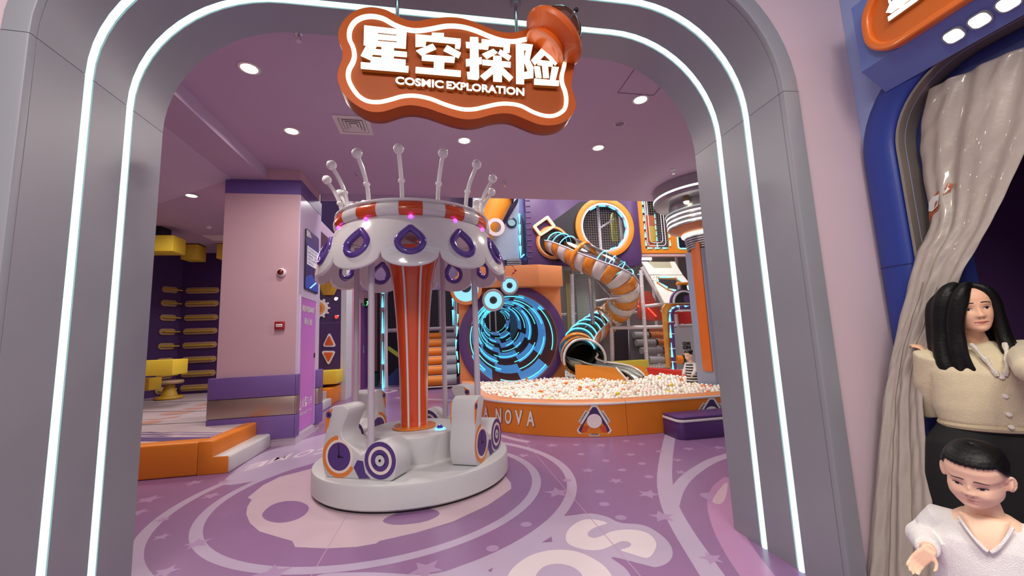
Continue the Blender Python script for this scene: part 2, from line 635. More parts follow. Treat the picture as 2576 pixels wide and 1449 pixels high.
# access hatch: four narrow trim strips
hx0, hx1, hy0, hy1 = 2.19, 2.672, 3.80, 4.285
for x0, x1, y0, y1 in ((hx0, hx1, hy0, hy0 + .006), (hx0, hx1, hy1 - .006, hy1), (hx0, hx0 + .006, hy0, hy1), (hx1 - .006, hx1, hy0, hy1)):
    B().box(x0, x1, y0, y1, CZ - 0.003, CZ + 0.002).obj('hatch_joint', mat('joint dark', (70, 45, 70), 0.6), ceiling)
# pale fascia over the back edge of the ceiling, left, and hall shell
b = B()
b.box(-2.219, 0.25, 8.03, 8.06, CZ - 0.12, CZ + 0.02)
b.obj('edge_trim', CEIL_L, ceiling)
DARKHALL = mat('hall ceiling grey', (70, 64, 70), 0.8)
struct(B().box(-3.4, 13, 8.06, 22, 8.2, 8.4).obj('ceiling_hall', DARKHALL))
struct(B().box(-3.4, 13, 20.0, 20.2, 0, 8.2).obj('wall_back', mat('hall wall grey violet', (150, 140, 146), 0.7)))
struct(B().box(11.0, 11.2, 2.9, 20.0, 0, 8.2).obj('wall_east', mat('hall wall grey', (150, 140, 146), 0.7)))
struct(B().box(-3.4, 11, 8.06, 8.2, CZ + 0.25, 8.2).obj('wall_bulkhead', CEIL))

# ------------------------------------------------------------------ entrance arch: a 0.9 m deep rounded tunnel of grey panels with two neon strips
AX0, AX1, AZ, AR = -1.766, 2.097, 3.69, 0.8


def arch_path(off=0.0, n=14, z0=0.0):
    """(x,z) up the left leg, over, and down the right leg; off>0 = outwards"""
    x0, x1, zt, r = AX0 - off, AX1 + off, AZ + off, AR + off
    pts = [(x0, z0), (x0, zt - r)]
    pts += [(x0 + r - r * cos(pi / 2 * i / n), zt - r + r * sin(pi / 2 * i / n)) for i in range(1, n + 1)]
    pts += [(x1 - r + r * sin(pi / 2 * i / n), zt - r + r * cos(pi / 2 * i / n)) for i in range(0, n + 1)]
    pts += [(x1, z0)]
    return pts


arch = thing('entrance_archway', 'big grey rounded entrance archway with two white neon strips, framing the play room', 'archway', (0, 2.4, 0))


def sweep(name, m, prof, seg, parent=arch, bevel=0.0):
    """prof: closed list of (off, y); seg: 'left','top','right' or 'all'"""
    b = B()
    rings = []
    for off, y in prof:
        P = arch_path(off)
        k = len(P)
        g = 0.003
        if seg == 'left':
            P = [P[0], (P[1][0], P[1][1] - g)]
        elif seg == 'right':
            P = [(P[-2][0], P[-2][1] - g), P[-1]]
        elif seg == 'top':
            P = P[1:-1]
        rings.append([Vector((x, y, z)) for x, z in P])
    n, k = len(rings), len(rings[0])
    vs = [rings[i][j] for j in range(k) for i in range(n)]
    fs = [(j * n + i, j * n + (i + 1) % n, (j + 1) * n + (i + 1) % n, (j + 1) * n + i) for j in range(k - 1) for i in range(n)]
    fs += [tuple(range(n))[::-1], tuple((k - 1) * n + i for i in range(n))]
    b.add(vs, fs)
    return b.obj(name, m, parent, ang=40)


YF, YB = 1.965, 2.843
for y0, y1 in ((YF + 0.037, 2.252), (2.306, 2.532), (2.588, YB)):
    for sg in ('left', 'top', 'right'):
        sweep('arch_panel', GREYP, [(0, y0), (0, y1), (0.05, y1), (0.05, y0)], sg)
for y0, y1 in ((2.256, 2.302), (2.536, 2.584)):
    sweep('neon_strip', LED, [(-0.004, y0 + .010), (-0.004, y1 - .010), (0.02, y1 - .006), (0.02, y0 + .006)], 'all')
    sweep('neon_groove', GREYD, [(0.021, y0), (0.021, y1), (0.045, y1), (0.045, y0)], 'all')
for sg in ('left', 'top', 'right'):
    sweep('front_rim', GREYP, [(0.0, YF + 0.012), (0.004, YF + 0.003), (0.012, YF), (0.10, YF - 0.006), (0.112, YF + 0.004), (0.115, YF + 0.035), (0.002, YF + 0.035)], sg)
# front wall round the arch (mall side pink)
WX = 2.665
op = arch_path(0.06)
outer = [(-9, 0), (-9, 5.6), (WX + .3, 5.6), (WX + .3, 0)]
struct(B().prism([(-9, 0)] + op + [(WX + .3, 0), (WX + .3, 5.6), (-9, 5.6)], XZ(2.0), 0, 0.80).obj('wall_front', mat('mall pink paint', (210, 188, 196), 0.5, vary=.03)))

# ------------------------------------------------------------------ pink pillar
PX0, PX1, PY0, PY1 = -3.341, -2.219, 6.89, 8.05
b = B()
b.box(PX0, PX1 - 0.02, PY0, PY1, 0, CZ)
pillar = struct(b.obj('pillar', PINKWALL))
b = B()
b.box(PX1 - 0.02, PX1, PY0 + .004, PY1, 0, 3.96).obj('side_board', LILAC, pillar)
B().box(PX0 - .004, PX1 + .004, PY0 - .004, PY1 + .003, 3.963, 4.205).obj('violet_band', BAND, pillar)
B().box(PX0 - .03, PX1 + .02, PY0 - .03, PY1 + .02, 0, .117).obj('skirting', mat('skirting grey', (196, 180, 196), .4), pillar)
for z0, z1, m in ((.118, .456, PADV), (.460, .738, SILVER), (.742, 1.056, PADV)):
    B().box(PX0 - .08, PX1 + .025, PY0 - .07, PY0 - .001, z0, z1).obj('pad', m, pillar, bevel=0.012)
    B().box(PX1 + .001, PX1 + .03, PY0 - .07, PY0 + .09, z0, z1).obj('pad', m, pillar, bevel=0.008)
    B().box(PX1 + .001, PX1 + .07, 7.80, PY1 + .06, z0, z1).obj('pad', m, pillar, bevel=0.012)
# ------------------------------------------------------------------ lamps and fittings on the ceiling
DOWN = glow('downlight face', (255, 240, 205), 14)
TRIM = mat('white fitting', (225, 215, 215), 0.4, vary=0.02)


def downlight(x, y, z, label, watts):
    t = thing('downlight', label, 'ceiling light', (x, y, z), 0, 'round downlights in the mauve ceiling')
    B().lathe([(0.078, 0.002), (0.105, 0.0), (0.105, -0.008), (0.098, -0.012), (0.080, -0.010), (0.078, 0.002)], 32, (x, y, z)).obj('trim_ring', TRIM, t)
    B().lathe([(0.0, -0.004), (0.079, -0.004)], 32, (x, y, z)).obj('lamp_face', DOWN, t)
    lamp('downlight_lamp', (x, y, z - 0.02), watts, 0.15, WARM, spread=165)


DW = 34
downlight(-1.921, 4.306, CZ, 'round downlight in the left ceiling bay nearest the arch', DW)
downlight(-1.938, 5.595, CZ, 'round downlight left of the square air vent, above the pillar', DW)
downlight(0.402, 5.642, CZ, 'round downlight straight above the carousel prongs, below the orange sign', DW)
downlight(2.504, 5.677, CZ, 'round downlight farthest back on the right, beyond the round speaker', DW)
downlight(2.546, 4.384, CZ, 'round downlight beside the ceiling access hatch', DW)
downlight(-4.248, 7.661, 4.188, 'round downlight in the low soffit above the climbing corner', DW)

t = thing('air_vent', 'square white ceiling air vent with nested louvres', 'vent', (-1.09, 5.36, CZ))
vx, vy = -1.09, 5.36
ALU = mat('vent grey white', (214, 204, 206), 0.4)
B().prism(rrect(vx - .225, vx + .225, vy - .235, vy + .235, .004, 1), XY(CZ - .012), 0, .012, [rrect(vx - .17, vx + .17, vy - .18, vy + .18, .003, 1)]).obj('frame', ALU, t)
B().box(vx - .17, vx + .17, vy - .18, vy + .18, CZ - .001, CZ + .001).obj('duct_back', mat('vent dark', (58, 48, 58), .7), t)
for k in range(4):
    a, c = .165 - .04 * k, .135 - .04 * k
    z0, z1 = CZ - .010, CZ - .003
    pts0 = [Vector((vx + sx * a, vy + sy * a * 1.05, z0)) for sx, sy in ((-1, -1), (1, -1), (1, 1), (-1, 1))]
    pts1 = [Vector((vx + sx * (a - .034), vy + sy * (a - .034) * 1.05, z1)) for sx, sy in ((-1, -1), (1, -1), (1, 1), (-1, 1))]
    bb = B()
    bb.add(pts0 + pts1, [(i, (i + 1) % 4, 4 + (i + 1) % 4, 4 + i) for i in range(4)])
    bb.obj('louvre', ALU, t, solid=0.003)
B().box(vx - .03, vx + .03, vy - .032, vy + .032, CZ - .009, CZ - .004).obj('centre_plate', ALU, t)


def sprinkler(x, y, z, label):
    t = thing('sprinkler', label, 'sprinkler', (x, y, z), 0, 'ceiling sprinklers')
    B().lathe([(0, 0.001), (.038, 0.0), (.034, -.012), (.018, -.016), (0, -.016)], 18, (x, y, z)).obj('rosette', CHROME, t)
    bb = B()
    bb.cyl((x, y, z - .014), (x, y, z - .045), .010, 10)
    bb.tube([(x - .010, y, z - .04), (x - .017, y, z - .058), (x, y, z - .074), (x + .017, y, z - .058), (x + .010, y, z - .04)], .0035, 6)
    bb.obj('nozzle', CHROME, t)
    B().lathe([(0, -.074), (.024, -.075), (.026, -.078), (0, -.079)], 14, (x, y, z)).obj('deflector', CHROME, t)


sprinkler(-1.258, 3.743, CZ, 'sprinkler just behind the arch lintel, upper left of the sign')
sprinkler(-1.361, 6.982, CZ, 'sprinkler above the left prongs of the carousel')
sprinkler(1.248, 7.169, CZ, 'sprinkler just right of the carousel prongs')
sprinkler(4.228, 6.382, CZ, 'sprinkler in front of the lit column capital')
t = thing('ceiling_speaker', 'small round speaker grille in the ceiling near the right downlights', 'speaker', (2.535, 4.964, CZ))
B().lathe([(.062, .001), (.078, 0), (.078, -.006), (.066, -.009), (.062, .001)], 28, (2.535, 4.964, CZ)).obj('trim_ring', ALU, t)
B().lathe([(0, -.004), (.064, -.003)], 28, (2.535, 4.964, CZ)).obj('grille', mat('speaker grille', (150, 120, 150), .6, bump=.5, bscale=400), t)
q = at_z(445, 580, 4.2)
# ------------------------------------------------------------------ things on the pillar
q = at_y(709, 686, PY0)
t = thing('alarm_siren', 'round white alarm siren with dark red lens on the pink pillar', 'siren', (q.x, PY0, q.z))
ax = (0, -1, 0)
B().lathe([(0, 0), (.068, 0), (.070, .02), (.060, .045), (.050, .055), (0, .055)], 26, (q.x, PY0, q.z), ax).obj('base', WHITEM, t)
B().lathe([(.047, .055), (.044, .068), (.030, .080), (0, .086)], 24, (q.x, PY0, q.z), ax).obj('lens', mat('siren lens', (96, 14, 16), .12, coat=.8), t)
q = at_y(705, 819, PY0)
t = thing('fire_alarm_button', 'square red fire alarm call point on the pink pillar', 'alarm button', (q.x, PY0, q.z))
x, z = q.x, q.z
B().box(x - .07, x + .07, PY0 - .045, PY0, z - .062, z + .062).obj('housing', mat('alarm red', (150, 26, 34), .35), t, bevel=.008)
B().box(x - .045, x + .045, PY0 - .050, PY0 - .044, z - .022, z + .022).obj('press_plate', WHITEM, t, bevel=.002)
bb = B()
for k in (-1, 0, 1):
    bb.box(x + k * .024 - .007, x + k * .024 + .007, PY0 - .0515, PY0 - .0495, z - .008, z + .008)
bb.obj('marking', mat('alarm print', (120, 30, 40), .5), t)

# hydrant cupboard door in the side of the pillar
t = thing('fire_hydrant_cabinet', 'tall magenta fire hydrant cabinet door in the side of the pink pillar', 'cabinet', (PX1, 7.33, .2))
MAG = mat('magenta door', (196, 118, 204), .32, vary=.03)
D = lambda a, b_, c=0.0: Vector((PX1 - c, a, b_))
Dq = lambda px, py: (lambda v: (v.y, v.z))(at_x(px, py, PX1))
B().prism([(6.99, .17), (7.76, .17), (7.74, 2.27), (6.99, 2.27)], D, -.016, -.001).obj('door', MAG, t)
bb = B()
bb.box(PX1, PX1 + .02, 6.955, 6.985, .14, 2.30)
bb.box(PX1, PX1 + .02, 7.765, 7.795, .14, 2.30)
bb.box(PX1, PX1 + .02, 6.985, 7.765, 2.275, 2.305)
bb.obj('door_frame', LILAC, t)
bb = B()
text_on(bb, 'FIRE HYDRANT', (7.03, 7.66, 2.05, 2.15), D, -.019, .05)
text_on(bb, '消|火|栓', (7.14, 7.56, 1.82, 1.95), D, -.019, .03)
text_on(bb, '火警119', (7.10, 7.62, .50, .66), D, -.018, .02)
text_on(bb, 'FIRE ALARM 119', (7.03, 7.60, .39, .44), D, -.018, .01)
text_on(bb, '△', (6.995, 7.09, .48, .68), D, -.018, .03)
bb.obj('lettering', WHITE, t)
B().box(PX1 + .016, PX1 + .024, 7.69, 7.75, 1.28, 1.36).obj('handle', BLACK, t, bevel=.004)

t = thing('wall_screen', 'tall dark notice screen with white text panel on the side of the pillar', 'screen', (PX1, 7.49, 2.4))
B().prism(rrect(7.13, 7.86, 2.42, 3.47, .05), D, -.022, -.001).obj('glass', mat('screen black', (22, 16, 40), .08, coat=.6), t)
B().prism(rrect(7.145, 7.845, 2.435, 3.455, .045), D, -.023, -.022).obj('picture', mat('screen picture', (44, 28, 84), .2, emit=.25), t)
B().prism([(7.15, 3.30), (7.84, 3.22), (7.84, 3.12), (7.55, 3.17), (7.40, 3.12), (7.15, 3.22)], D, -.0235, -.0225).obj('banner', mat('screen banner', (40, 44, 110), .2, emit=.3), t)
B().prism([(7.15, 3.44), (7.32, 3.44), (7.42, 3.36), (7.15, 3.33)], D, -.0242, -.0232).obj('corner_flash', WHITEM, t)
B().prism([(7.20, 2.86), (7.80, 2.86), (7.80, 3.18), (7.20, 3.18)], D, -.0245, -.0235).obj('text_panel', mat('screen white', (226, 222, 234), .3, emit=.25), t)
bb = B()
for k, s in enumerate(('为了您和孩子的安全', '请遵守游乐规则，', '不要推挤、奔跑，', '请家长全程陪同', '注意安全。')):
    text_on(bb, s, (7.23, 7.23 + .066 * len(s), 3.115 - .058 * k, 3.155 - .058 * k), D, -.0255)
bb.obj('text_lines', BLACK, t)
B().prism([(7.15, 2.45), (7.84, 2.45), (7.84, 2.74), (7.60, 2.66), (7.45, 2.72), (7.15, 2.62)], D, -.0248, -.0235).obj('picture_base', mat('screen blue', (44, 70, 160), .2, emit=.3), t)
B().prism([(7.35, 2.47), (7.42, 2.47), (7.80, 2.63), (7.80, 2.66)], D, -.0258, -.0248).obj('picture_streak', mat('screen cyan', (150, 220, 255), .2, emit=.8), t)
# ------------------------------------------------------------------ carousel
CX, CY = -.31, 4.833
car = thing('carousel', 'white kiddie carousel with orange striped column, scalloped canopy and purple teardrop holes', 'carousel', (CX, CY, 0))
CORANGE = mat('carousel orange lacquer', (216, 78, 26), 0.2, coat=0.6, vary=0.04)
CPURP = mat('carousel purple lacquer', (92, 62, 150), 0.16, coat=0.6, vary=0.03)
CWHITE = mat('carousel white lacquer', (228, 224, 226), 0.14, coat=0.7, vary=0.02)
POLE = mat('pole grey paint', (196, 184, 196), 0.4, vary=0.03)
TYRE = mat('violet printed vinyl', (84, 58, 124), 0.45, vary=0.04)
CREAM = mat('cream printed vinyl', (238, 222, 210), 0.45, vary=0.03)
OPRINT = mat('orange printed vinyl', (228, 132, 52), 0.45, vary=0.03)
c3 = (CX, CY, 0)
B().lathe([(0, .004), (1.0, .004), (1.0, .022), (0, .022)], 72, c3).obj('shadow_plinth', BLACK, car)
B().lathe([(0, .022), (1.015, .022), (1.037, .04), (1.037, .215), (1.03, .238), (1.005, .25), (0, .25)], 96, c3).obj('base', GREYVINYL, car)
B().lathe([(0, .25), (.52, .25), (.52, .495), (.512, .512), (.495, .52), (0, .52)], 80, c3).obj('upper_step', GREYVINYL, car)
B().lathe([(0, .52), (.23, .52), (.242, .528), (.24, .542), (.165, .548), (0, .548)], 48, c3).obj('column_flange', mat('flange orange', (232, 130, 40), .25, coat=.5), car)
for k in range(8):
    a = radians(22 + 45 * k)
    B().ball((CX + .205 * cos(a), CY + .205 * sin(a), .545), .009, 8, 6).obj('bolt', CHROME, car)


def col_r(z):
    t = (z - .548) / 2.0
    return .150 + .018 * t + .105 * t ** 2.2 + .06 * max(0, t - .75) / .25 * max(0, t - .75) / .25


zs = [.548 + 2.0 * i / 24 for i in range(25)]
B().lathe([(0, .548)] + [(col_r(z), z) for z in zs] + [(0, 2.548)], 64, c3).obj('column', CORANGE, car)
for k in range(8):
    a = radians(-90 - 20 + 45 * k)
    hw = .011
    vs = []
    for z in zs:
        r = col_r(z) + .0015
        for s in (-1, 1):
            vs.append(Vector((CX + r * cos(a + s * hw / r), CY + r * sin(a + s * hw / r), z)))
    bb = B()
    bb.add(vs, [(2 * i, 2 * i + 1, 2 * i + 3, 2 * i + 2) for i in range(24)])
    bb.obj('column_stripe', CWHITE, car)

# canopy: bell of twelve scallops pierced by teardrops; its tilt follows the photograph's slightly leaning top
KX = .03
A0 = radians(-90 + 1.0)


def bell(u, v, off=0.0):
    """u in sectors (0..12), v 0 top .. 1 lip"""
    a = A0 + (u) * pi / 6
    t = ((u + .5) % 1.0) - .5
    lip = 2.315 - .155 * sqrt(max(0.0, 1 - (2 * t) ** 2)) ** .9
    z = 2.715 + (lip - 2.715) * v
    h = (2.715 - z) / .55
    r = .835 + .225 * (sin(min(1.0, h) * pi / 2 * .92)) ** .85 + off
    return Vector((CX + KX + r * cos(a), CY + r * sin(a), z))


def drop(t):
    """teardrop outline in (sector, height below the band) for parameter t"""
    a = 2 * pi * t
    rr = .115
    x, y = rr * sin(a), -rr * cos(a)
    if y > 0:
        x *= max(0.0, 1 - (y / rr) ** 1.6) ** .72 if y < rr else 0
        y *= 1.28
    return x, y


def drop_in(u, z):
    t = ((u + .5) % 1.0) - .5
    x = t * pi / 6 * .99
    y = z - 2.415
    if y <= 0:
        return x * x + y * y < .115 ** 2
    k = y / (.115 * 1.28)
    if k >= 1:
        return False
    s = sqrt(max(0, 1 - k * k)) * .115 * max(0.0, 1 - k ** 1.6) ** .72
    return abs(x) < s


NU, NV = 12 * 28, 30
b = B()
b.grid(lambda u, v: bell(u * 12, v), NU, NV, wrap=True, keep=lambda u, v: not drop_in(u * 12, bell(u * 12, v).z))
b.obj('canopy', CWHITE, car, solid=.03, ang=60)
for k in range(12):
    P = []
    for i in range(36):
        x, y = drop((i + .5) / 36)
        u = k + x / (pi / 6 * .99)
        z = 2.415 + y
        # invert height to v for this u
        t = ((u + .5) % 1.0) - .5
        lip = 2.315 - .155 * sqrt(max(0.0, 1 - (2 * t) ** 2)) ** .9
        P.append(bell(u, (2.715 - z) / (2.715 - lip), .004))
    ak = A0 + k * pi / 6
    B().tube(P, .036, 10, closed=True, up=(cos(ak), sin(ak), .25)).obj('teardrop_ring', CPURP, car, ang=60)
# striped band: 24 panels, with bulbs below the orange ones
bandp = [(.835, 2.712), (.872, 2.722), (.893, 2.755), (.897, 2.79), (.885, 2.83), (.862, 2.855), (.85, 2.86)]
for k in range(24):
    a = A0 + k * pi / 12
    B().lathe(bandp, 6, (CX + KX, CY, 0), a0=a - pi / 24 + .001, a1=a + pi / 24 - .001).obj('band_panel', CORANGE if k % 2 == 0 else CWHITE, car, ang=60)
B().tube([(CX + KX + .868 * cos(2 * pi * i / 64), CY + .868 * sin(2 * pi * i / 64), 2.872) for i in range(64)], .017, 8, closed=True).obj('top_rail', CWHITE, car, ang=80)
B().lathe([(.84, 2.712), (.84, 2.865), (.80, 2.865), (.80, 2.70), (.84, 2.712)], 64, (CX + KX, CY, 0)).obj('inner_drum', CWHITE, car)
B().lathe([(0, 2.66), (.82, 2.70), (.82, 2.72), (0, 2.69)], 48, (CX + KX, CY, 0)).obj('canopy_ceiling', CWHITE, car)
BULB = glow('purple bulb', (196, 70, 255), 3.0)
for k in range(12):
    a = A0 + k * pi / 6
    B().ball((CX + KX + .878 * cos(a), CY + .878 * sin(a), 2.690), .023, 12, 8).obj('bulb', BULB, car)
# crown of fourteen prongs
for k in range(14):
    a = radians(-95.2) + k * 2 * pi / 14
    d = Vector((cos(a), sin(a), 0))
    base = Vector((CX + KX, CY, 2.86)) + d * .79
    P = [base + d * (.012 + .16 * t ** 2.2) + Vector((0, 0, .455 * t)) for t in [i / 8 for i in range(9)]]
    pr = B().tube(P, .022, 10).obj('crown_prong', CWHITE, car, ang=60)
    m = base + d * (.012 + .16 * .47 ** 2.2) + Vector((0, 0, .455 * .47))
    B().ball(m, .036, 12, 8, (1, 1, .8)).obj('knuckle', CWHITE, pr)
    B().ball(P[-1] + Vector((0, 0, .03)) + d * .01, .052, 20, 14).obj('ball_tip', CWHITE, pr)
# poles
PA = [radians(-117 + 90 * k) for k in range(4)]
for a in PA:
    x, y = CX + .78 * cos(a), CY + .78 * sin(a)
    B().cyl((x, y, .25), (x, y, 2.66), .032, 18).obj('pole', POLE, car)

# scooter-shaped foam seats, one at each pole, heading clockwise
prof = smooth([(.36, 0), (.42, .055), (.445, .17), (.43, .29), (.405, .42), (.40, .53), (.375, .605), (.32, .642), (.22, .648), (.165, .625), (.155, .59), (.205, .49), (.232, .41), (.205, .345),
               (.14, .30), (.06, .245), (.0, .215), (-.06, .265), (-.12, .325), (-.19, .345), (-.27, .325), (-.34, .25), (-.365, .17), (-.345, .08), (-.29, 0), (.03, 0)], 3)
prof = [(max(-.37, p.x), max(0.0, p.y)) for p in prof]
for si, a in enumerate(PA):
    out = Vector((cos(a), sin(a), 0))
    hd = Vector((sin(a), -cos(a), 0))          # clockwise seen from above
    o = Vector((CX, CY, .251)) + out * .78
    W = .13
    fo = lambda s, z, w=0.0, o=o, hd=hd, out=out: o + hd * s + Vector((0, 0, z)) + out * w
    seat = B().prism(prof, fo, -W, W).obj('scooter_seat', GREYVINYL, car, bevel=.022, seg=3, ang=50)
    for sg in (1, -1):
        w = W * sg
        e = .0012 * sg
        fc = lambda s, z, c=0.0, fo=fo, w=w, sg=sg: fo(s, z, w + c * sg)
        # orange cowl, cream ring, purple clock
        cowl = [(.25 + .185 * cos(radians(t)), .19 + .188 * sin(radians(t))) for t in range(95, 330, 9)]
        cowl += [(.25 + .135 * cos(radians(t)), .19 + .138 * sin(radians(t))) for t in range(329, 94, -9)]
        # keep the cowl inside the block
        cowl = [(min(s, .432), max(z, .004)) for s, z in cowl]
        cowl = [(.5 - s if False else s, z) for s, z in cowl]
        mir = [(.50 - s, z) for s, z in cowl]
        mir = [(min(s, .432), z) for s, z in mir]
        B().prism(mir, fc, .0, .002).obj('cowl_print', OPRINT, seat)
        B().prism(circ(.25, .19, .150), fc, .0, .003).obj('dial_rim', CREAM, seat)
        B().prism(circ(.25, .19, .126), fc, .0, .0042).obj('dial', TYRE, seat)
        bb = B()
        bb.prism(circ(.25, .19, .014, 14), fc, .004, .006)
        bb.prism([(.245, .19), (.255, .19), (.258, .305), (.252, .305)], fc, .004, .0055)
        bb.prism([(.25, .184), (.25, .196), (.195, .186), (.195, .180)], fc, .004, .0055)
        bb.obj('clock_hands', BLACK, seat)
        # rear target wheel
        B().prism([(p[0] * .965 - .19 * .035, p[1] * .965 + .17 * .035) for p in circ(-.19, .172, .168)], fc, .0, .002).obj('wheel_print', TYRE, seat)
        B().prism(circ(-.19, .172, .122), fc, .0, .003).obj('wheel_ring', CREAM, seat)
        B().prism(circ(-.19, .172, .094), fc, .0, .0042).obj('wheel_disc', TYRE, seat)
        B().prism(circ(-.19, .172, .048), fc, .0, .0054).obj('hub_print', GREYVINYL, seat)
        B().prism(circ(-.19, .172, .013, 14), fc, .0, .0066).obj('hub_dot', BLACK, seat)
        bb = B()
        for t0, t1, r in ((60, 150, .060), (200, 235, .060), (300, 330, .062)):
            A = [radians(t) for t in range(t0, t1 + 1, 10)]
            bb.prism([(-.19 + r * cos(t), .172 + r * sin(t)) for t in A] + [(-.19 + (r - .006) * cos(t), .172 + (r - .006) * sin(t)) for t in reversed(A)], fc, .004, .0056)
        bb.obj('hub_arc', BLACK, seat)
        B().prism([(.03, .006), (.09, .10), (.05, .165), (-.01, .16), (-.035, .06), (-.09, .012)], fc, .0, .0016).obj('footwell_print', TYRE, seat)
        # wedge and lamp on the head
        B().prism([(.405, .585), (.33, .625), (.375, .46), (.412, .40)], fc, -.004, .002).obj('head_wedge', OPRINT, seat)
        B().prism(circ(.372, .563, .030, 20), fc, .0, .004).obj('lamp_print', TYRE, seat)
        B().prism(circ(.372, .563, .010, 12), fc, .0, .0055).obj('lamp_dot', BLACK, seat)

# lit push button on the upper step
q = at_z(1107, 1080, .52)
bt = B().lathe([(0, 0), (.062, 0), (.060, .010), (.045, .016), (0, .018)], 24, (q.x, q.y, .521)).obj('push_button', glow('button blue rim', (120, 200, 255), 1.2), car)
B().lathe([(.033, .016), (.030, .034), (.018, .046), (0, .050)], 20, (q.x, q.y, .521)).obj('button_dome', mat('button blue', (20, 60, 180), .15, coat=.6), bt)

# ------------------------------------------------------------------ hanging sign
SY = 2.30
sg = thing('hanging_sign', 'orange wavy lit sign reading COSMIC EXPLORATION with big white Chinese characters, hung on two rods', 'sign', (.15, 2.36, 3.1))
SORANGE = mat('sign orange lacquer', (178, 80, 18), 0.5, vary=0.05, vscale=2, spec=.2)
SDARK = mat('sign edge brown orange', (140, 56, 26), 0.4, vary=0.04)
SFACE = mat('sign face amber', (152, 68, 12), 0.5, vary=0.10, vscale=3, spec=.2)
NEON = glow('sign neon cream', (255, 247, 220), 1.5)
GLYPH = glow('sign glyph white', (255, 249, 228), 1.4)
GEDGE = mat('glyph edge amber', (120, 52, 20), .4, emit=.12, ergb=(255, 140, 50))  # amber glow along the letter sides is painted in as weak emission
HALO = glow('halo lamp amber', (255, 170, 90), 1.0)


def sgp(p, y=SY):
    v = at_y(780 + p[0] * .28727, p[1] * .28727, y)
    return (v.x, v.z)


out_px = [(540, 62), (660, 85), (760, 135), (850, 175), (940, 183), (1050, 165), (1200, 150), (1330, 160), (1460, 200), (1580, 250), (1680, 280), (1780, 285), (1880, 262), (1980, 235), (2090, 245), (2200, 310),
          (2280, 400), (2322, 500), (2310, 600), (2295, 690), (2288, 740), (2300, 800), (2320, 860), (2325, 940), (2290, 1010), (2220, 1070), (2120, 1097), (2010, 1090), (1900, 1050), (1790, 1005), (1700, 992),
          (1590, 1005), (1480, 1035), (1380, 1045), (1280, 1030), (1150, 990), (1020, 945), (900, 922), (800, 930), (700, 960), (620, 980), (520, 975), (420, 930), (330, 860), (270, 780), (240, 690), (245, 620),
          (270, 550), (285, 490), (275, 420), (250, 350), (250, 270), (280, 200), (340, 130), (430, 80)]
neon_px = [(2232, 500), (2225, 580), (2205, 660), (2210, 730), (2235, 800), (2245, 880), (2225, 960), (2150, 1010), (2060, 1015), (1960, 985), (1850, 930), (1750, 910), (1650, 912), (1540, 935), (1430, 958),
           (1320, 955), (1180, 915), (1050, 865), (920, 840), (810, 845), (700, 875), (600, 895), (500, 885), (420, 835), (360, 750), (335, 680), (340, 610), (375, 540), (388, 480), (375, 410), (345, 340), (348, 260),
           (390, 190), (460, 150), (545, 140), (640, 160), (740, 215), (850, 255), (950, 265), (1060, 250), (1200, 225), (1330, 232), (1450, 265), (1570, 315), (1680, 350), (1780, 360), (1870, 345), (1990, 318)]
O = [(p.x, p.y) for p in smooth([sgp(p) for p in out_px], 4)]
NE = [(p.x, p.y) for p in smooth([sgp(p) for p in neon_px], 4, closed=False)]
Nin = NE + [sgp((2090, 330)), sgp((2180, 410))]
# rim (proud), recessed face, back shell
B().prism(O, XZ(SY), 0.0, .10, [Nin]).obj('rim', SORANGE, sg, bevel=.0)
B().prism([(p[0] * 1.0, p[1]) for p in O], XZ(SY), .10, .128).obj('back_shell', SDARK, sg)
B().prism(Nin, XZ(SY), .012, .09).obj('face_panel', SFACE, sg)
bb = B()
P = [Vector((x, SY - .002, z)) for x, z in NE]
L, Rr = [], []
for i, p in enumerate(P):
    t = (P[min(i + 1, len(P) - 1)] - P[max(i - 1, 0)]).normalized()
    n = Vector((-t.z, 0, t.x)) * .0125
    L.append(p + n)
    Rr.append(p - n)
n_ = len(P)
dy = Vector((0, .012, 0))
vs = L + Rr + [q + dy for q in L] + [q + dy for q in Rr]
fs = []
for i in range(n_ - 1):
    fs += [(i, i + 1, n_ + i + 1, n_ + i), (2 * n_ + i, 3 * n_ + i, 3 * n_ + i + 1, 2 * n_ + i + 1), (i, 2 * n_ + i, 2 * n_ + i + 1, i + 1), (n_ + i, n_ + i + 1, 3 * n_ + i + 1, 3 * n_ + i)]
bb.add(vs, fs)
bb.obj('neon_outline', NEON, sg, ang=60)
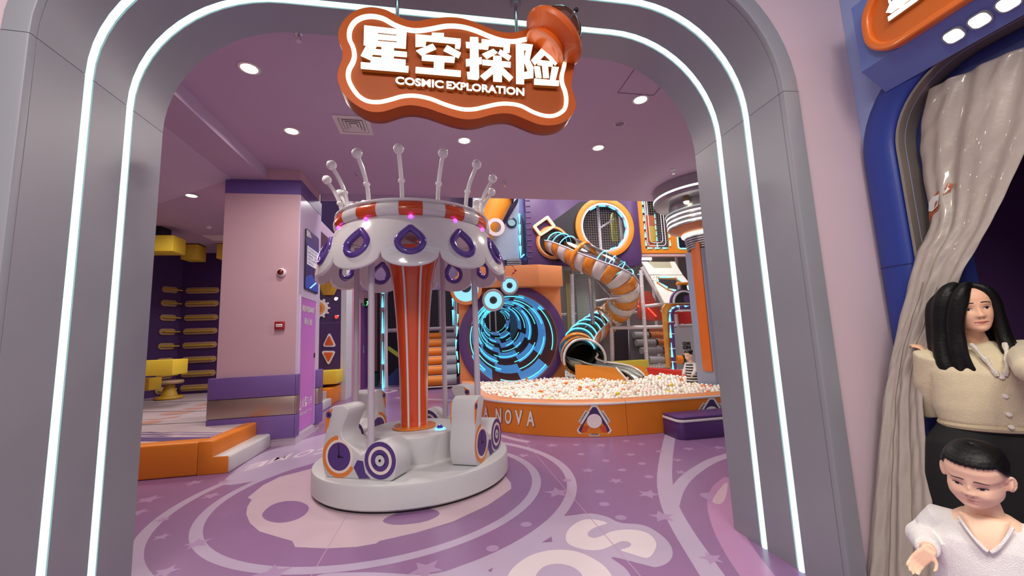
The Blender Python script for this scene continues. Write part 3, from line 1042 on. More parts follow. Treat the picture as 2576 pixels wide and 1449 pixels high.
glyphs = [
    [([(480, 245), (848, 287), (840, 445), (475, 415)], [[(597, 305), (765, 322), (763, 336), (597, 321)], [(597, 366), (765, 379), (763, 394), (597, 381)]]),
     ([(500, 415), (585, 430), (530, 545), (450, 508)], []), ([(630, 430), (738, 438), (735, 600), (630, 590)], []), ([(560, 452), (850, 478), (850, 520), (545, 497)], []),
     ([(540, 520), (840, 546), (838, 592), (535, 568)], []), ([(452, 568), (865, 602), (862, 655), (452, 622)], [])],
    [([(1068, 308), (1172, 312), (1172, 352), (1064, 346)], []), ([(925, 322), (1318, 362), (1318, 425), (1308, 450), (1268, 442), (1270, 404), (1018, 380), (1012, 425), (925, 430)], []),
     ([(1075, 405), (1105, 450), (975, 505), (930, 465)], []), ([(1200, 418), (1320, 485), (1300, 530), (1168, 465)], []), ([(980, 500), (1268, 520), (1262, 570), (980, 550)], []),
     ([(1085, 545), (1177, 552), (1172, 650), (1082, 640)], []), ([(928, 610), (1318, 642), (1318, 693), (925, 660)], [])],
    [([(1398, 345), (1470, 348), (1478, 700), (1465, 717), (1378, 708), (1372, 650), (1398, 648)], []), ([(1362, 388), (1497, 402), (1497, 450), (1365, 438)], []), ([(1362, 540), (1500, 522), (1500, 578), (1365, 600)], []),
     ([(1500, 365), (1748, 392), (1742, 482), (1688, 476), (1690, 432), (1562, 420), (1556, 456), (1500, 450)], []), ([(1600, 450), (1638, 482), (1545, 537), (1503, 495)], []),
     ([(1660, 455), (1757, 515), (1735, 552), (1643, 490)], []), ([(1600, 510), (1672, 515), (1675, 737), (1600, 732)], []), ([(1505, 545), (1752, 566), (1750, 612), (1505, 590)], []),
     ([(1595, 600), (1632, 640), (1527, 725), (1487, 688)], []), ([(1680, 612), (1772, 700), (1740, 735), (1650, 648)], [])],
    [([(1797, 400), (1868, 405), (1868, 755), (1800, 750)], []), ([(1862, 402), (1945, 412), (1917, 545), (1950, 610), (1948, 700), (1870, 708), (1872, 650), (1902, 645), (1866, 548), (1884, 458), (1862, 455)], []),
     ([(2050, 410), (2178, 548), (2140, 592), (2048, 500), (1962, 590), (1930, 545)], []), ([(1985, 545), (2120, 560), (2115, 602), (1985, 588)], []), ([(1955, 600), (2005, 605), (2020, 700), (1970, 698)], []),
     ([(2025, 600), (2075, 600), (2084, 702), (2035, 702)], []), ([(2110, 605), (2170, 610), (2140, 727), (2092, 717)], []), ([(1955, 710), (2170, 728), (2168, 772), (1955, 760)], [])]]
for g in glyphs:
    bb, be = B(), B()
    for k, (poly, hl) in enumerate(g):
        c = [sgp(p) for p in poly]
        h = [[sgp(p) for p in q_] for q_ in hl]
        bb.prism(c, XZ(SY - .022 - .0006 * k), 0, .006, h)
        be.prism(c, XZ(SY - .016 - .0004 * k), 0, .026, h)
    go = bb.obj('glyph', GLYPH, sg)
    be.obj('glyph_return', GEDGE, go)
# english line, sloping with the artwork: built in a sheared drawing
for word, x0, x1 in (('COSMIC', 750, 1168), ('EXPLORATION', 1195, 1872)):
    fr2 = lambda a, h, c=0.0: (lambda q_: Vector((q_[0], SY + c, q_[1])))(sgp((a, 748 + (a - 750) * .0915 - h)))
    bb = B()
    text_on(bb, word, (x0, x1, 0, 66), fr2, -.016, .028, .004)
    w_ = bb.obj('lettering', GLYPH, sg)
    bb = B()
    text_on(bb, word, (x0, x1, 0, 66), fr2, -.011, .03, .024)
    bb.obj('letter_return', GEDGE, w_)
# rods
for px in (1000, 1299):
    q = at_y(px, 60, 2.393)
    B().cyl((q.x, 2.393, q.z - .12), (q.x, 2.393, 3.69), .011, 12).obj('rod', CHROME, sg)
    B().lathe([(0, 3.69), (.035, 3.69), (.033, 3.665), (.014, 3.66), (0, 3.66)], 20, (q.x, 2.393, 0)).obj('rod_rose', GREYP, sg)
# tilted little saucer on the upper right corner
q0 = at_y(1390, 100, 2.25)
ax = Vector((.62, -.12, .78)).normalized()
sa = B().lathe([(0.0000, -0.0747), (0.0854, -0.0690), (0.1525, -0.0345), (0.2013, -0.0057), (0.2098, 0.0138), (0.2013, 0.0345), (0.1220, 0.0633), (0.0000, 0.0690)], 48, q0, ax).obj('saucer', mat('saucer orange', (206, 92, 24), .35, coat=.15), sg)
B().lathe([(0.1220, -0.0460), (0.1440, -0.0862), (0.1122, -0.0943), (0.0610, -0.0805)], 40, q0, ax).obj('saucer_keel', mat('saucer orange', (208, 84, 24)), sa)
B().lathe([(0.1830, 0.0403), (0.1928, 0.0379), (0.1830, 0.0506), (0.1732, 0.0517), (0.1830, 0.0403)], 48, q0, ax, a0=radians(60), a1=radians(200)).obj('saucer_neon', NEON, sa)
B().lathe([(0.1525, 0.0517), (0.1488, 0.0978), (0.1220, 0.1437), (0.0732, 0.1782), (0.0000, 0.1898)], 32, q0, ax).obj('saucer_dome', clear('clear dome'), sa)
u_ = ax.orthogonal().normalized()
B().tube([q0 + ax * .058 + (u_ * cos(t) + ax.cross(u_) * sin(t)) * .152 for t in [2 * pi * i / 40 for i in range(40)]], .004, 6, closed=True).obj('dome_trim', WHITEM, sa)
B().cyl(q0 + ax * .18, q0 + ax * .25, .006, 8).obj('antenna', WHITEM, sa)
B().ball(q0 + ax * .257, .016, 12, 8).obj('antenna_ball', BLACK, sa)
for px, py in ((1341, 79), (1422, 137)):
    k = at_y(px, py, 2.235)
    B().cyl(k, k + Vector((0, .05, 0)), .011, 14).obj('fixing_knob', BLACK, sa)
# ------------------------------------------------------------------ climbing corner on the left
DZ = .385
CXc, CYc = -6.95, 12.35     # inner corner of the two dark padded walls
deck = struct(B().box(-9.5, -2.80, 5.86, 12.6, 0, DZ - .012).obj('floor_deck', mat('deck pale print', (190, 172, 178), .5, vary=.08, vscale=2)))


def deckprint(name, m, pts, z=.0):
    P = [at_z(x, y, DZ) for x, y in pts]
    B().flat([(p.x, p.y) for p in P], XY(DZ - .010 + z), 0).obj(name, m, deck, normals=False)


Zd = lambda x, y: (340 + x * .16559, 980 + y * .16559)
VIO = mat('deck violet print', (98, 72, 128), .5)
SALM = mat('deck salmon print', (196, 140, 130), .5)
PALEP = mat('deck pale pink print', (224, 196, 206), .5)
deckprint('stripe_print', VIO, [Zd(*p) for p in [(60, 710), (180, 705), (240, 695), (330, 710), (1000, 710), (1240, 712), (1160, 775), (60, 775)]], .001)
deckprint('stripe_print', PALEP, [Zd(*p) for p in [(60, 778), (1130, 778), (1010, 794), (60, 842)]], .001)
for y in (640, 668, 690):
    deckprint('stripe_print', VIO, [Zd(60, y), Zd(250, y - 8), Zd(420, y + 4), Zd(600, y - 6), Zd(1350, y + 4), Zd(1350, y + 12), Zd(600, y + 3), Zd(420, y + 15), Zd(60, y + 8)], .001)
    deckprint('stripe_print', PALEP, [Zd(60, y + 10), Zd(420, y + 16), Zd(600, y + 4), Zd(1340, y + 13), Zd(1340, y + 18), Zd(60, y + 22)], .0012)
for pts in ([(900, 235), (1060, 200), (1130, 195), (1130, 225), (1000, 235)], [(720, 285), (960, 262), (1130, 258), (1000, 285), (800, 295)], [(370, 375), (480, 345), (640, 330), (930, 320), (700, 362), (480, 378)],
            [(60, 450), (380, 430), (720, 382), (600, 420), (300, 445)], [(60, 490), (300, 460), (435, 465), (300, 500), (60, 520)]):
    deckprint('flame_print', SALM, [Zd(*p) for p in pts], .001)
for y0, y1 in ((200, 155), (330, 310), (528, 478)):
    deckprint('mat_joint', mat('joint violet grey', (100, 88, 100), .6), [Zd(20, y0), Zd(1150, y1), Zd(1150, y1 + 4), Zd(20, y0 + 5)], .0014)

t = thing('padded_kerb', 'long orange padded kerb block along the front of the climbing corner', 'kerb pad', (-4.6, 5.74, 0))
B().box(-6.6, -2.888, 5.62, 5.86, .003, DZ).obj('block', ORANGE, t, bevel=.02, seg=3)
t = thing('padded_step', 'orange and light grey padded two-tread step block beside the purple padded pillar', 'step', (-2.7, 6.2, 0))
stp = [(-2.882, .003), (-2.552, .003), (-2.552, .185), (-2.565, .198), (-2.725, .198), (-2.725, DZ - .02), (-2.745, DZ), (-2.882, DZ)]
B().prism(stp, XZ(5.62), 0, .012).obj('end_cheek', ORANGE, t, bevel=.004)
B().prism([(-2.882, .003), (-2.73, .003), (-2.73, DZ - .02), (-2.745, DZ), (-2.882, DZ)], XZ(5.634), 0, 1.185).obj('upper_tread', ORANGE, t, bevel=.012)
B().prism([(-2.729, .003), (-2.54, .003), (-2.54, .18), (-2.56, .20), (-2.729, .20)], XZ(5.634), 0, 1.255).obj('lower_tread', GREYVINYL, t, bevel=.010)

# dark walls
struct(B().box(CXc, -3.35, CYc, CYc + .15, 0, 4.2).obj('wall_climb_north', DKPURP))
wl = [(CXc, CYc), (CXc - 1.5, CYc - 3.4), (CXc - 1.5, 2.8), (CXc - 1.65, 2.8), (CXc - 1.65, CYc - 3.4), (CXc - .16, CYc + .06)]
struct(B().prism(wl, XY(0), 0, 4.2).obj('wall_climb_west', DKPURP))
TAN = mat('tan bar pad', (176, 142, 108), .5)
YBAR = mat('yellow bar', (206, 172, 40), .4)
rows_r = [731, 764, 799, 833, 868, 904, 939, 974]
d_w = Vector((-1.5, -3.4, 0)).normalized()
n_w = Vector((d_w.y * -1, d_w.x, 0))
n_w = -n_w if n_w.x < 0 else n_w
zrow = [at_y(510, y, CYc).z for y in rows_r]
for i, z in enumerate(zrow):
    nm = ['topmost', 'second from the top', 'third from the top', 'fourth from the top', 'fifth from the top', 'sixth from the top', 'seventh from the top', 'lowest'][i]
    xa, xb = at_y(469 - i * 2, rows_r[i], CYc).x, at_y(553 - i * 1.6, rows_r[i], CYc).x
    t = thing('climbing_bar', 'tan climbing bar with yellow rail on the dark back wall, ' + nm, 'climbing bar', ((xa + xb) / 2, CYc, z))
    B().prism(rrect(xa, xb, z - .085, z + .085, .08), XZ(CYc), -.05, -.001).obj('pad', TAN, t, bevel=.012)
    bb = B()
    bb.tube([(xa + .06, CYc - .03, z), (xa + .08, CYc - .11, z), (xb - .08, CYc - .11, z), (xb - .06, CYc - .03, z)], .018, 8)
    bb.obj('rail', YBAR, t)
    t = thing('climbing_bar', 'short tan climbing bar on the angled wall left of the corner, ' + nm, 'climbing bar', (CXc + d_w.x * .5, CYc + d_w.y * .5, z))
    L0, L1 = .12, .52
    f_ = frame(Vector((CXc, CYc, z)), d_w, (0, 0, 1))
    sgn = 1 if (f_(0, 0, 1) - f_(0, 0, 0)).dot(n_w) > 0 else -1
    B().prism(rrect(L0, L1, -.085, .085, .08), f_, .001 * sgn, .05 * sgn).obj('pad', TAN, t, bevel=.012)
    B().tube([f_(L0 - .08, 0, .09 * sgn), f_(L0 + .08, 0, .11 * sgn), f_(L1 - .06, 0, .11 * sgn), f_(L1 - .03, 0, .03 * sgn)], .018, 8).obj('rail', YBAR, t)


def ybox(name, label, px0, px1, py0, py1, Y, depth, ztop=None, m=YELLOW, x0=None):
    a, c = at_y(px0, py1, Y), at_y(px1, py0, Y)
    if x0 is not None:
        a.x = x0
    z1 = ztop or c.z
    t = thing(name, label, 'foam block', ((a.x + c.x) / 2, Y + depth / 2, a.z))
    B().box(a.x, c.x, Y, Y + depth, a.z, z1).obj('block', m, t, bevel=.02)
    return t


t = ybox('hanging_block', 'big yellow foam block hanging from the ceiling nearest the arch, left', 330, 437, 591, 632, 9.6, .45)
B().box(-6.6, -5.9, 9.65, 10.0, at_y(437, 591, 9.6).z + .002, 4.2).obj('hanger', BLACK, t)
t = ybox('hanging_block', 'yellow foam block hanging in the middle of the three under the soffit', 453, 498, 614, 652, 11.2, .4)
B().box(-6.3, -6.0, 11.25, 11.55, at_y(498, 614, 11.2).z + .002, 4.2).obj('hanger', BLACK, t)
t = ybox('hanging_block', 'yellow foam block hanging half hidden behind the pink pillar', 543, 600, 613, 650, 11.2, .4)
B().box(-5.2, -4.8, 11.25, 11.55, at_y(600, 613, 11.2).z + .002, 4.2).obj('hanger', BLACK, t)
ybox('climbing_block', 'yellow foam block jutting out low beside the arch, above the deck', 340, 436, 904, 948, 9.2, .5, x0=-8.105)
ybox('climbing_block', 'small ochre foam block at deck level close to the arch', 345, 376, 952, 985, 9.75, .4, m=mat('ochre foam', (190, 150, 40), .5), x0=-7.91)
q = at_y(425, 990, 11.2)
t = thing('climbing_stool', 'ochre pedestal foothold in the lower corner between the climbing bars', 'foothold', (q.x, 11.2, q.z))
OCH = mat('ochre foam', (190, 150, 40), .5)
B().lathe([(.26, 0), (.28, .03), (.26, .07), (.17, .08), (.11, .26), (.10, .34), (0, .35)], 24, (q.x, 11.2, DZ - .005)).obj('pedestal', OCH, t)
B().lathe([(0, .35), (.26, .36), (.28, .40), (.26, .44), (0, .45)], 24, (q.x, 11.2, DZ - .005)).obj('top_pad', TAN, t)
q = at_y(550, 604, 11.4)
t = thing('soffit_vent', 'slim white vent in the low soffit beside the pillar', 'vent', (-5.15, 11.2, 4.2))
B().box(-5.5, -4.9, 10.4, 10.9, 4.185, 4.199).obj('frame', TRIM, t)
for k in range(4):
    B().box(-5.44, -4.96, 10.45 + .11 * k, 10.51 + .11 * k, 4.18, 4.186).obj('slat', TRIM, t)
q = at_z(525, 570, 4.2)
t = thing('smoke_detector', 'white smoke detector on the low soffit over the climbing bars', 'smoke detector', (q.x, q.y, 4.2))
B().lathe([(.055, 0), (.05, -.03), (.03, -.045), (0, -.045)], 20, (q.x, q.y, 4.2)).obj('body', TRIM, t)
B().lathe([(.03, -.0452), (.026, -.05), (0, -.05)], 16, (q.x, q.y, 4.2)).obj('cap', ALU, t)

# ------------------------------------------------------------------ dark control-panel wall between pillar and corridor
PYW = 12.0
pan = struct(B().box(-3.35, -2.74, PYW, PYW + .2, 0, 6).obj('wall_panel', DKPURP))
B().box(-3.35, -2.74, PYW - .004, PYW + .001, at_y(840, 812, PYW).z - .006, at_y(840, 812, PYW).z + .006).obj('panel_joint', mat('joint light violet', (120, 90, 140), .5), pan)
struct(B().box(-2.74, -2.60, PYW + .0, 12.75, 0, 6).obj('wall_return', mat('pale grey board', (206, 204, 208), .4)))


def q2(px, py, y=PYW):
    v = at_y(px, py, y)
    return (v.x, v.z)


t = thing('hexagon_pad', 'mustard yellow hexagon pad on the dark purple panel under the canopy edge', 'wall pad', (*[0, 0], 0))
hx = [q2(*p) for p in [(803, 716), (815, 698), (840, 698), (853, 718), (841, 743), (814, 743)]]
B().prism(hx, XZ(PYW), -.10, -.001).obj('block', mat('mustard vinyl', (206, 164, 52), .5), t, bevel=.02)
B().prism([q2(*p) for p in [(818, 702), (832, 706), (838, 722), (828, 736), (815, 738), (823, 724)]], XZ(PYW), -.108, -.099).obj('relief', mat('mustard dark', (190, 142, 40), .5), t)
cx_, cz_ = q2(803, 776)
t = thing('gear_wheel', 'white toothed gear with an orange hub, half hidden behind the pillar', 'gear', (cx_, PYW, cz_))
gp = []
R0 = .24
for k in range(12):
    for da, r in ((-.13, R0), (-.08, R0 + .055), (.08, R0 + .055), (.13, R0)):
        a = 2 * pi * k / 12 + da
        gp.append((cx_ + r * cos(a), cz_ + r * sin(a)))
B().prism(gp, XZ(PYW), -.06, -.001).obj('gear', WHITEM, t, bevel=.006)
B().prism(circ(cx_, cz_, .17), XZ(PYW), -.085, -.058).obj('hub', mat('hub peach', (232, 164, 84), .4), t)
B().tube([(cx_ + .10 * cos(2 * pi * i / 32), PYW - .088, cz_ + .10 * sin(2 * pi * i / 32)) for i in range(32)], .014, 6, closed=True).obj('hub_ring', ORANGE, t)
for px, py, lab, m, nm in ((846, 752, 'white lit push button on the dark panel', glow('button white', (240, 246, 250), 1.6), 'push_button'), (847, 797, 'red lit push button below the white one', glow('button red', (235, 60, 44), 1.2), 'push_button')):
    x, z = q2(px, py)
    t = thing(nm, lab, 'button', (x, PYW, z))
    B().lathe([(0, 0), (.062, 0), (.062, .03), (.05, .04), (0, .04)], 20, (x, PYW, z), (0, -1, 0)).obj('bezel', CHROME, t)
    B().lathe([(.046, .04), (.04, .055), (.02, .065), (0, .066)], 20, (x, PYW, z), (0, -1, 0)).obj('cap', m, t)
for pts, lab in (([(829, 836), (846, 872), (812, 872)], 'orange up-arrow triangle pad with white border on dark panel'), ([(809, 883), (845, 883), (827, 919)], 'orange down-arrow triangle pad with white border on dark panel')):
    c = [Vector((*q2(*p), 0)) for p in pts]
    cen = sum(c, Vector()) / 3

    def rounded(k, rr):
        c2 = [cen + (v - cen) * k for v in c]
        out = []
        for i in range(3):
            a, b_, d = c2[i - 1], c2[i], c2[(i + 1) % 3]
            p0, p1 = b_ + (a - b_).normalized() * rr, b_ + (d - b_).normalized() * rr
            for j in range(6):
                s = j / 5
                out.append(((1 - s) ** 2 * p0 + 2 * s * (1 - s) * b_ + s * s * p1)[:2])
        return out
    t = thing('triangle_pad', lab, 'wall pad', (cen.x, PYW, cen.y))
    B().prism(rounded(1.05, .1), XZ(PYW), -.03, -.001).obj('border', WHITEM, t)
    B().prism(rounded(.72, .06), XZ(PYW), -.05, -.03).obj('pad', mat('rust orange', (214, 92, 36), .4), t, bevel=.006)
a, c = q2(800, 969), q2(860, 929)
t = thing('rounded_pad', 'orange rounded pad with white border low on the dark panel, behind a yellow block', 'wall pad', (a[0], PYW, a[1]))
B().prism(rrect(a[0], c[0], a[1], c[1], .09), XZ(PYW), -.03, -.001).obj('border', WHITEM, t)
B().prism(rrect(a[0] + .06, c[0] - .06, a[1] + .06, c[1] - .06, .06), XZ(PYW), -.05, -.03).obj('pad', mat('rust orange', (214, 92, 36)), t)
ybox('climbing_block', 'yellow foam block in front of the rounded pad, right of the pillar', 780, 847, 932, 970, 11.3, .698)
a = at_z(822, 1030)
t = thing('padded_kerb', 'small orange padded kerb block at the foot of the dark panel, right of the pillar', 'kerb pad', (-2.85, 11.3, 0))
B().box(-3.0, -2.72, 10.9, 11.99, .003, min(.42, at_y(840, 970, 11.3).z - .005)).obj('block', ORANGE, t, bevel=.02)
t = thing('padded_kerb', 'narrow orange padded block squeezed between pillar and the small kerb', 'kerb pad', (-3.2, 10.6, 0))
B().box(-3.6, -3.02, 10.9, 11.15, .003, min(.40, at_y(840, 970, 11.3).z - .01)).obj('block', ORANGE, t, bevel=.02)
t = thing('padded_step', 'light grey padded step block half hidden behind the pillar', 'step', (-3.0, 10.3, 0))
B().box(-3.6, -2.68, 9.7, 10.88, .003, .20).obj('block', GREYVINYL, t, bevel=.02)
struct(B().box(-7.0, -3.62, 11.16, 12.3, .0, .34).obj('floor_platform', mat('deck pale print', (190, 172, 178))))
# ------------------------------------------------------------------ corridor beyond the dark panel
PK = mat('corridor pink wall', (206, 142, 162), .5)
struct(B().box(-2.72, -2.58, 12.75, 20, 0, 6).obj('wall_corridor', PK))
t = thing('corridor_door', 'tall dark purple door with frame in the pink corridor wall', 'door', (-2.57, 15, 0))
B().box(-2.579, -2.555, 14.1, 15.7, 0, 2.75).obj('leaf', mat('door purple', (122, 62, 128), .4), t)
bb = B()
bb.box(-2.579, -2.54, 14.0, 14.1, 0, 2.86)
bb.box(-2.579, -2.54, 15.7, 15.8, 0, 2.86)
bb.box(-2.579, -2.54, 14.1, 15.7, 2.75, 2.86)
bb.obj('frame', mat('door frame violet', (96, 52, 112), .4), t)
B().cyl((-2.54, 14.25, 1.2), (-2.54, 14.25, 1.45), .015, 8).obj('handle', CHROME, t)
q = at_y(916, 762, 14.6)
t = thing('exit_sign', 'small green lit exit sign high on the corridor wall, left of the carousel column', 'exit sign', (q.x, 14.6, q.z))
B().box(-2.575, -2.30, 14.58, 14.64, q.z - .16, q.z + .16).obj('case', mat('exit case', (30, 70, 44), .4), t, bevel=.01)
bb = B()
c_ = q.z
x_ = -2.44
bb.ball((x_ + .01, 14.575, c_ + .085), .022, 8, 6)
for p_, r_ in (((x_, c_ + .055), (x_ - .02, c_ - .02)), ((x_ - .02, c_ - .02), (x_ + .04, c_ - .06)), ((x_ + .04, c_ - .06), (x_ + .02, c_ - .12)), ((x_ - .02, c_ - .02), (x_ - .06, c_ - .10)), ((x_, c_ + .05), (x_ + .06, c_ + .01)), ((x_, c_ + .05), (x_ - .06, c_ + .03))):
    bb.cyl((p_[0], 14.575, p_[1]), (r_[0], 14.575, r_[1]), .012, 6)
bb.obj('running_figure', glow('exit green', (110, 240, 150), 1.8), t)
t = thing('bin', 'small dark green bin by the corridor door', 'bin', (-2.35, 15.4, 0))
B().lathe([(0, .005), (.12, .005), (.14, .45), (.13, .46), (0, .44)], 16, (-2.35, 15.4, 0)).obj('body', mat('bin green', (30, 66, 60), .5), t)
B().lathe([(.142, .45), (.15, .47), (.10, .52), (0, .53)], 16, (-2.35, 15.4, 0)).obj('lid', BLACK, t)

# lit archway of the stair tower
TUBE = mat('padded white tube', (212, 204, 206), .5, vary=.05)
NETW = mat('net cord', (124, 116, 116), .7)
NETD = mat('net cord dark', (64, 58, 62), .8)
CYAN = glow('cyan led', (80, 220, 255), 3.2)
CYANS = glow('cyan led soft', (120, 215, 245), 1.6)


def net(name, fr, x0, x1, y0, y1, parent, step=.09, w=.0065, m=NETW):
    bb = B()
    nx, ny = max(1, int((x1 - x0) / step)), max(1, int((y1 - y0) / step))
    for i in range(nx + 1):
        x = x0 + (x1 - x0) * i / nx
        bb.add([fr(x - w / 2, y0), fr(x + w / 2, y0), fr(x + w / 2, y1), fr(x - w / 2, y1)], [(0, 1, 2, 3)])
    for j in range(ny + 1):
        y = y0 + (y1 - y0) * j / ny
        bb.add([fr(x0, y - w / 2, .004), fr(x1, y - w / 2, .004), fr(x1, y + w / 2, .004), fr(x0, y + w / 2, .004)], [(0, 1, 2, 3)])
    return stuff(bb.obj(name, m, parent, normals=False))


AY = 14.6
ap = smooth([at_y(x, y, AY) for x, y in [(963, 963), (962, 900), (962, 800), (962, 745), (967, 726), (980, 716), (1010, 712), (1060, 712), (1105, 714), (1122, 718), (1134, 728), (1138, 745), (1139, 780), (1140, 840)]], 5, closed=False)
t = thing('lit_arch', 'grey arch frame with a dashed cyan light line, behind the carousel column', 'arch', (ap[0].x, AY, 0))
ap[0].z = 0.003
B().tube([p + Vector((.10, .06, 0)) for p in ap], .07, 10).obj('arch_tube', TUBE, t)
L = len(ap)
for i in range(0, L - 3, 4):
    B().tube(ap[i:i + 4], [.03, .022, .014, .006][:len(ap[i:i + 4])], 6).obj('led_dash', CYAN, t)
stairx0, stairx1 = at_y(1070, 975, 13.1).x, at_y(1150, 975, 13.1).x
t = thing('roller_stairs', 'padded stairs of orange and grey rolls climbing beside the light tunnel', 'stairs', ((stairx0 + stairx1) / 2, 13.1, 0))
ROLLG = mat('grey roll vinyl', (160, 156, 160), .5)
ys = [972.6, 945, 919.6, 896, 874, 853, 835.7]
for i in range(6):
    Y = 13.1 + .30 * i
    zb, zt = at_y(1115, ys[i], Y).z, at_y(1115, ys[i + 1], Y + .05).z
    zc, r = (zb + zt) / 2, (zt - zb) / 2 * .96
    xm = at_y(1113, 900, Y).x
    B().cyl((stairx0 - .55, Y + r, zc), (xm - .004, Y + r, zc), r, 20).obj('roll', ORANGE, t)
    B().cyl((xm + .004, Y + r, zc), (at_y(1149, ys[i], Y).x, Y + r, zc), r, 20).obj('roll', ROLLG, t)
    B().cyl((stairx0 - .55, Y + .02, zb), (at_y(1149, ys[i], Y).x, Y + .02, zb), .02, 8).obj('edge_pipe', TUBE, t)
zt = at_y(1115, 826, 15.0).z
B().cyl((-2.0, 15.0, zt), (.5, 15.0, zt), .06, 10).obj('landing_beam', TUBE, t)
led = [at_y(x, y, 12.9) for x, y in [(1152, 790), (1150, 830), (1147, 870), (1152, 905), (1154, 945)]]
t = thing('led_line', 'dashed cyan light line running down beside the roller stairs', 'light strip', (led[-1].x, 12.9, led[-1].z))
P = smooth(led, 5, closed=False)
for i in range(0, len(P) - 3, 4):
    B().tube(P[i:i + 4], [.03, .022, .014, .006][:len(P[i:i + 4])], 6).obj('led_dash', CYAN, t)
# stair tower frame behind: posts, floor beam, nets, dark interior
t = thing('stair_tower', 'white tube stair tower with dark nets behind the lit arch', 'play frame', (-.8, 16, 0))
for x in (-2.2, -1.1, .0, 1.1):
    B().cyl((x, 16.0, .003), (x, 16.0, 6.5), .055, 10).obj('post', TUBE, t)
for z in (1.95, 4.3):
    B().cyl((-2.2, 16.0, z), (1.1, 16.0, z), .05, 10).obj('beam', TUBE, t)
net('net', XZ(15.9), -2.2, 1.1, 1.95, 6.0, t)
B().box(-2.5, 1.2, 17.5, 17.6, 0, 6.5).obj('back_panel', mat('tower dark violet', (62, 48, 66), .7), t)
q = at_y(985, 890, 14.2)
t = thing('seesaw_slide', 'small yellow-green and navy incline pad under the stair tower', 'slide', (q.x, 15.2, 0))
a_, c_ = at_y(975, 880, 15.2), at_y(1010, 908, 15.2)
B().hexa([a_ + Vector((0, 0, .12)), c_ + Vector((.2, 0, .02)), c_ + Vector((.2, .5, .02)), a_ + Vector((0, .5, .12))], [a_, c_ + Vector((.2, 0, -.12)), c_ + Vector((.2, .5, -.12)), a_ + Vector((0, .5, 0))]).obj('ramp', mat('lime vinyl', (176, 178, 70), .5), t)
a_, c_ = at_y(1010, 915, 15.2), at_y(975, 950, 15.2)
B().hexa([a_, c_, c_ + Vector((0, .4, 0)), a_ + Vector((0, .4, 0))], [Vector((v.x, v.y, .004)) for v in (a_, c_, c_ + Vector((0, .4, 0)), a_ + Vector((0, .4, 0)))]).obj('strut_pad', mat('navy vinyl', (36, 46, 110), .5), t)
for px, py in ((960, 985), (1000, 972)):
    w_ = at_z(px, py)
    decal('emblem_print', FL_PALE, [([(w_.x + .5 * cos(a), w_.y + .6 * sin(a)) for a in [2 * pi * i / 24 for i in range(24)]], [[(w_.x + .3 * cos(a), w_.y + .35 * sin(a)) for a in [2 * pi * i / 24 for i in range(24)]]])], .0016)
# ------------------------------------------------------------------ ball pit
KZ = .50
base_line = [(.50, 10.3), (.50, 9.3), (.52, 8.3), (.56, 7.6), (.70, 7.05), (.89, 6.67), (1.17, 6.36), (1.51, 6.085), (1.80, 5.90), (2.10, 5.775), (2.42, 5.70), (2.73, 5.675), (3.25, 5.66), (4.2, 5.64), (5.6, 5.62)]
KP = [Vector((p[0], p[1], 0)) for p in smooth(base_line, 4, closed=False)]


def knorm(i):
    t = (KP[min(i + 1, len(KP) - 1)] - KP[max(i - 1, 0)]).normalized()
    return Vector((-t.y, t.x, 0))   # points into the pit (path runs towards +x)


KN = [knorm(i) for i in range(len(KP))]
if KN[-1].y < 0:
    KN = [-n for n in KN]
pit = thing('ball_pit_kerb', 'curved orange padded kerb of the ball pit with white piping, printed A NOVA', 'ball pit', (2.2, 5.9, 0))
PEACH = mat('kerb top orange vinyl with sheen', (232, 150, 96), .35, vary=.05)  # pad orange paled to peach: the top's reflection is in the colour
isp = [i for i, p in enumerate(KP) if p.x <= 2.73 and p.y < 6][-1]
segs = [(0, 20), (20, isp), (isp, len(KP) - 1)]


def ksweep(name, m, prof, i0, i1, bevel=0.0):
    vs, n = [], len(prof)
    for i in range(i0, i1 + 1):
        g = .003 * (1 if i == i0 else -1 if i == i1 else 0)
        t = (KP[min(i + 1, len(KP) - 1)] - KP[max(i - 1, 0)]).normalized()
        for d, z in prof:
            vs.append(KP[i] + t * g + KN[i] * d + Vector((0, 0, z)))
    k = i1 - i0 + 1
    fs = [(j * n + i, j * n + (i + 1) % n, (j + 1) * n + (i + 1) % n, (j + 1) * n + i) for j in range(k - 1) for i in range(n)]
    fs += [tuple(range(n))[::-1], tuple((k - 1) * n + i for i in range(n))]
    return B().add(vs, fs).obj(name, m, pit, ang=50)


for i0, i1 in segs:
    ksweep('kerb_block', ORANGE, [(0, .003), (0, .448), (.26, .448), (.26, .003)], i0, i1)
    ksweep('piping', WHITEM, [(-.006, .449), (-.010, .458), (-.010, .474), (-.004, .482), (.03, .482), (.03, .449)], i0, i1)
    ksweep('top_pad', PEACH, [(.000, .483), (.010, .494), (.03, .50), (.24, .50), (.262, .49), (.262, .449), (.031, .449), (.031, .483)], i0, i1)


def on_kerb(px, py, out=.004):
    """point of the kerb's outer face seen at a pixel"""
    d = _R * ((px - 1288) / FPX) + _U * ((724.5 - py) / FPX) + _F
    best = None
    for i in range(len(KP) - 1):
        a, e = KP[i], KP[i + 1] - KP[i]
        den = d.x * e.y - d.y * e.x
        if abs(den) < 1e-9:
            continue
        s = (d.x * (EYE.y - a.y) - d.y * (EYE.x - a.x)) / den
        tt = (a.x - EYE.x) * e.y - (a.y - EYE.y) * e.x
        tt /= den
        if 0 <= s <= 1 and tt > 0 and (best is None or tt < best[0]):
            best = (tt, i)
    tt, i = best
    return EYE + d * tt - KN[i] * out


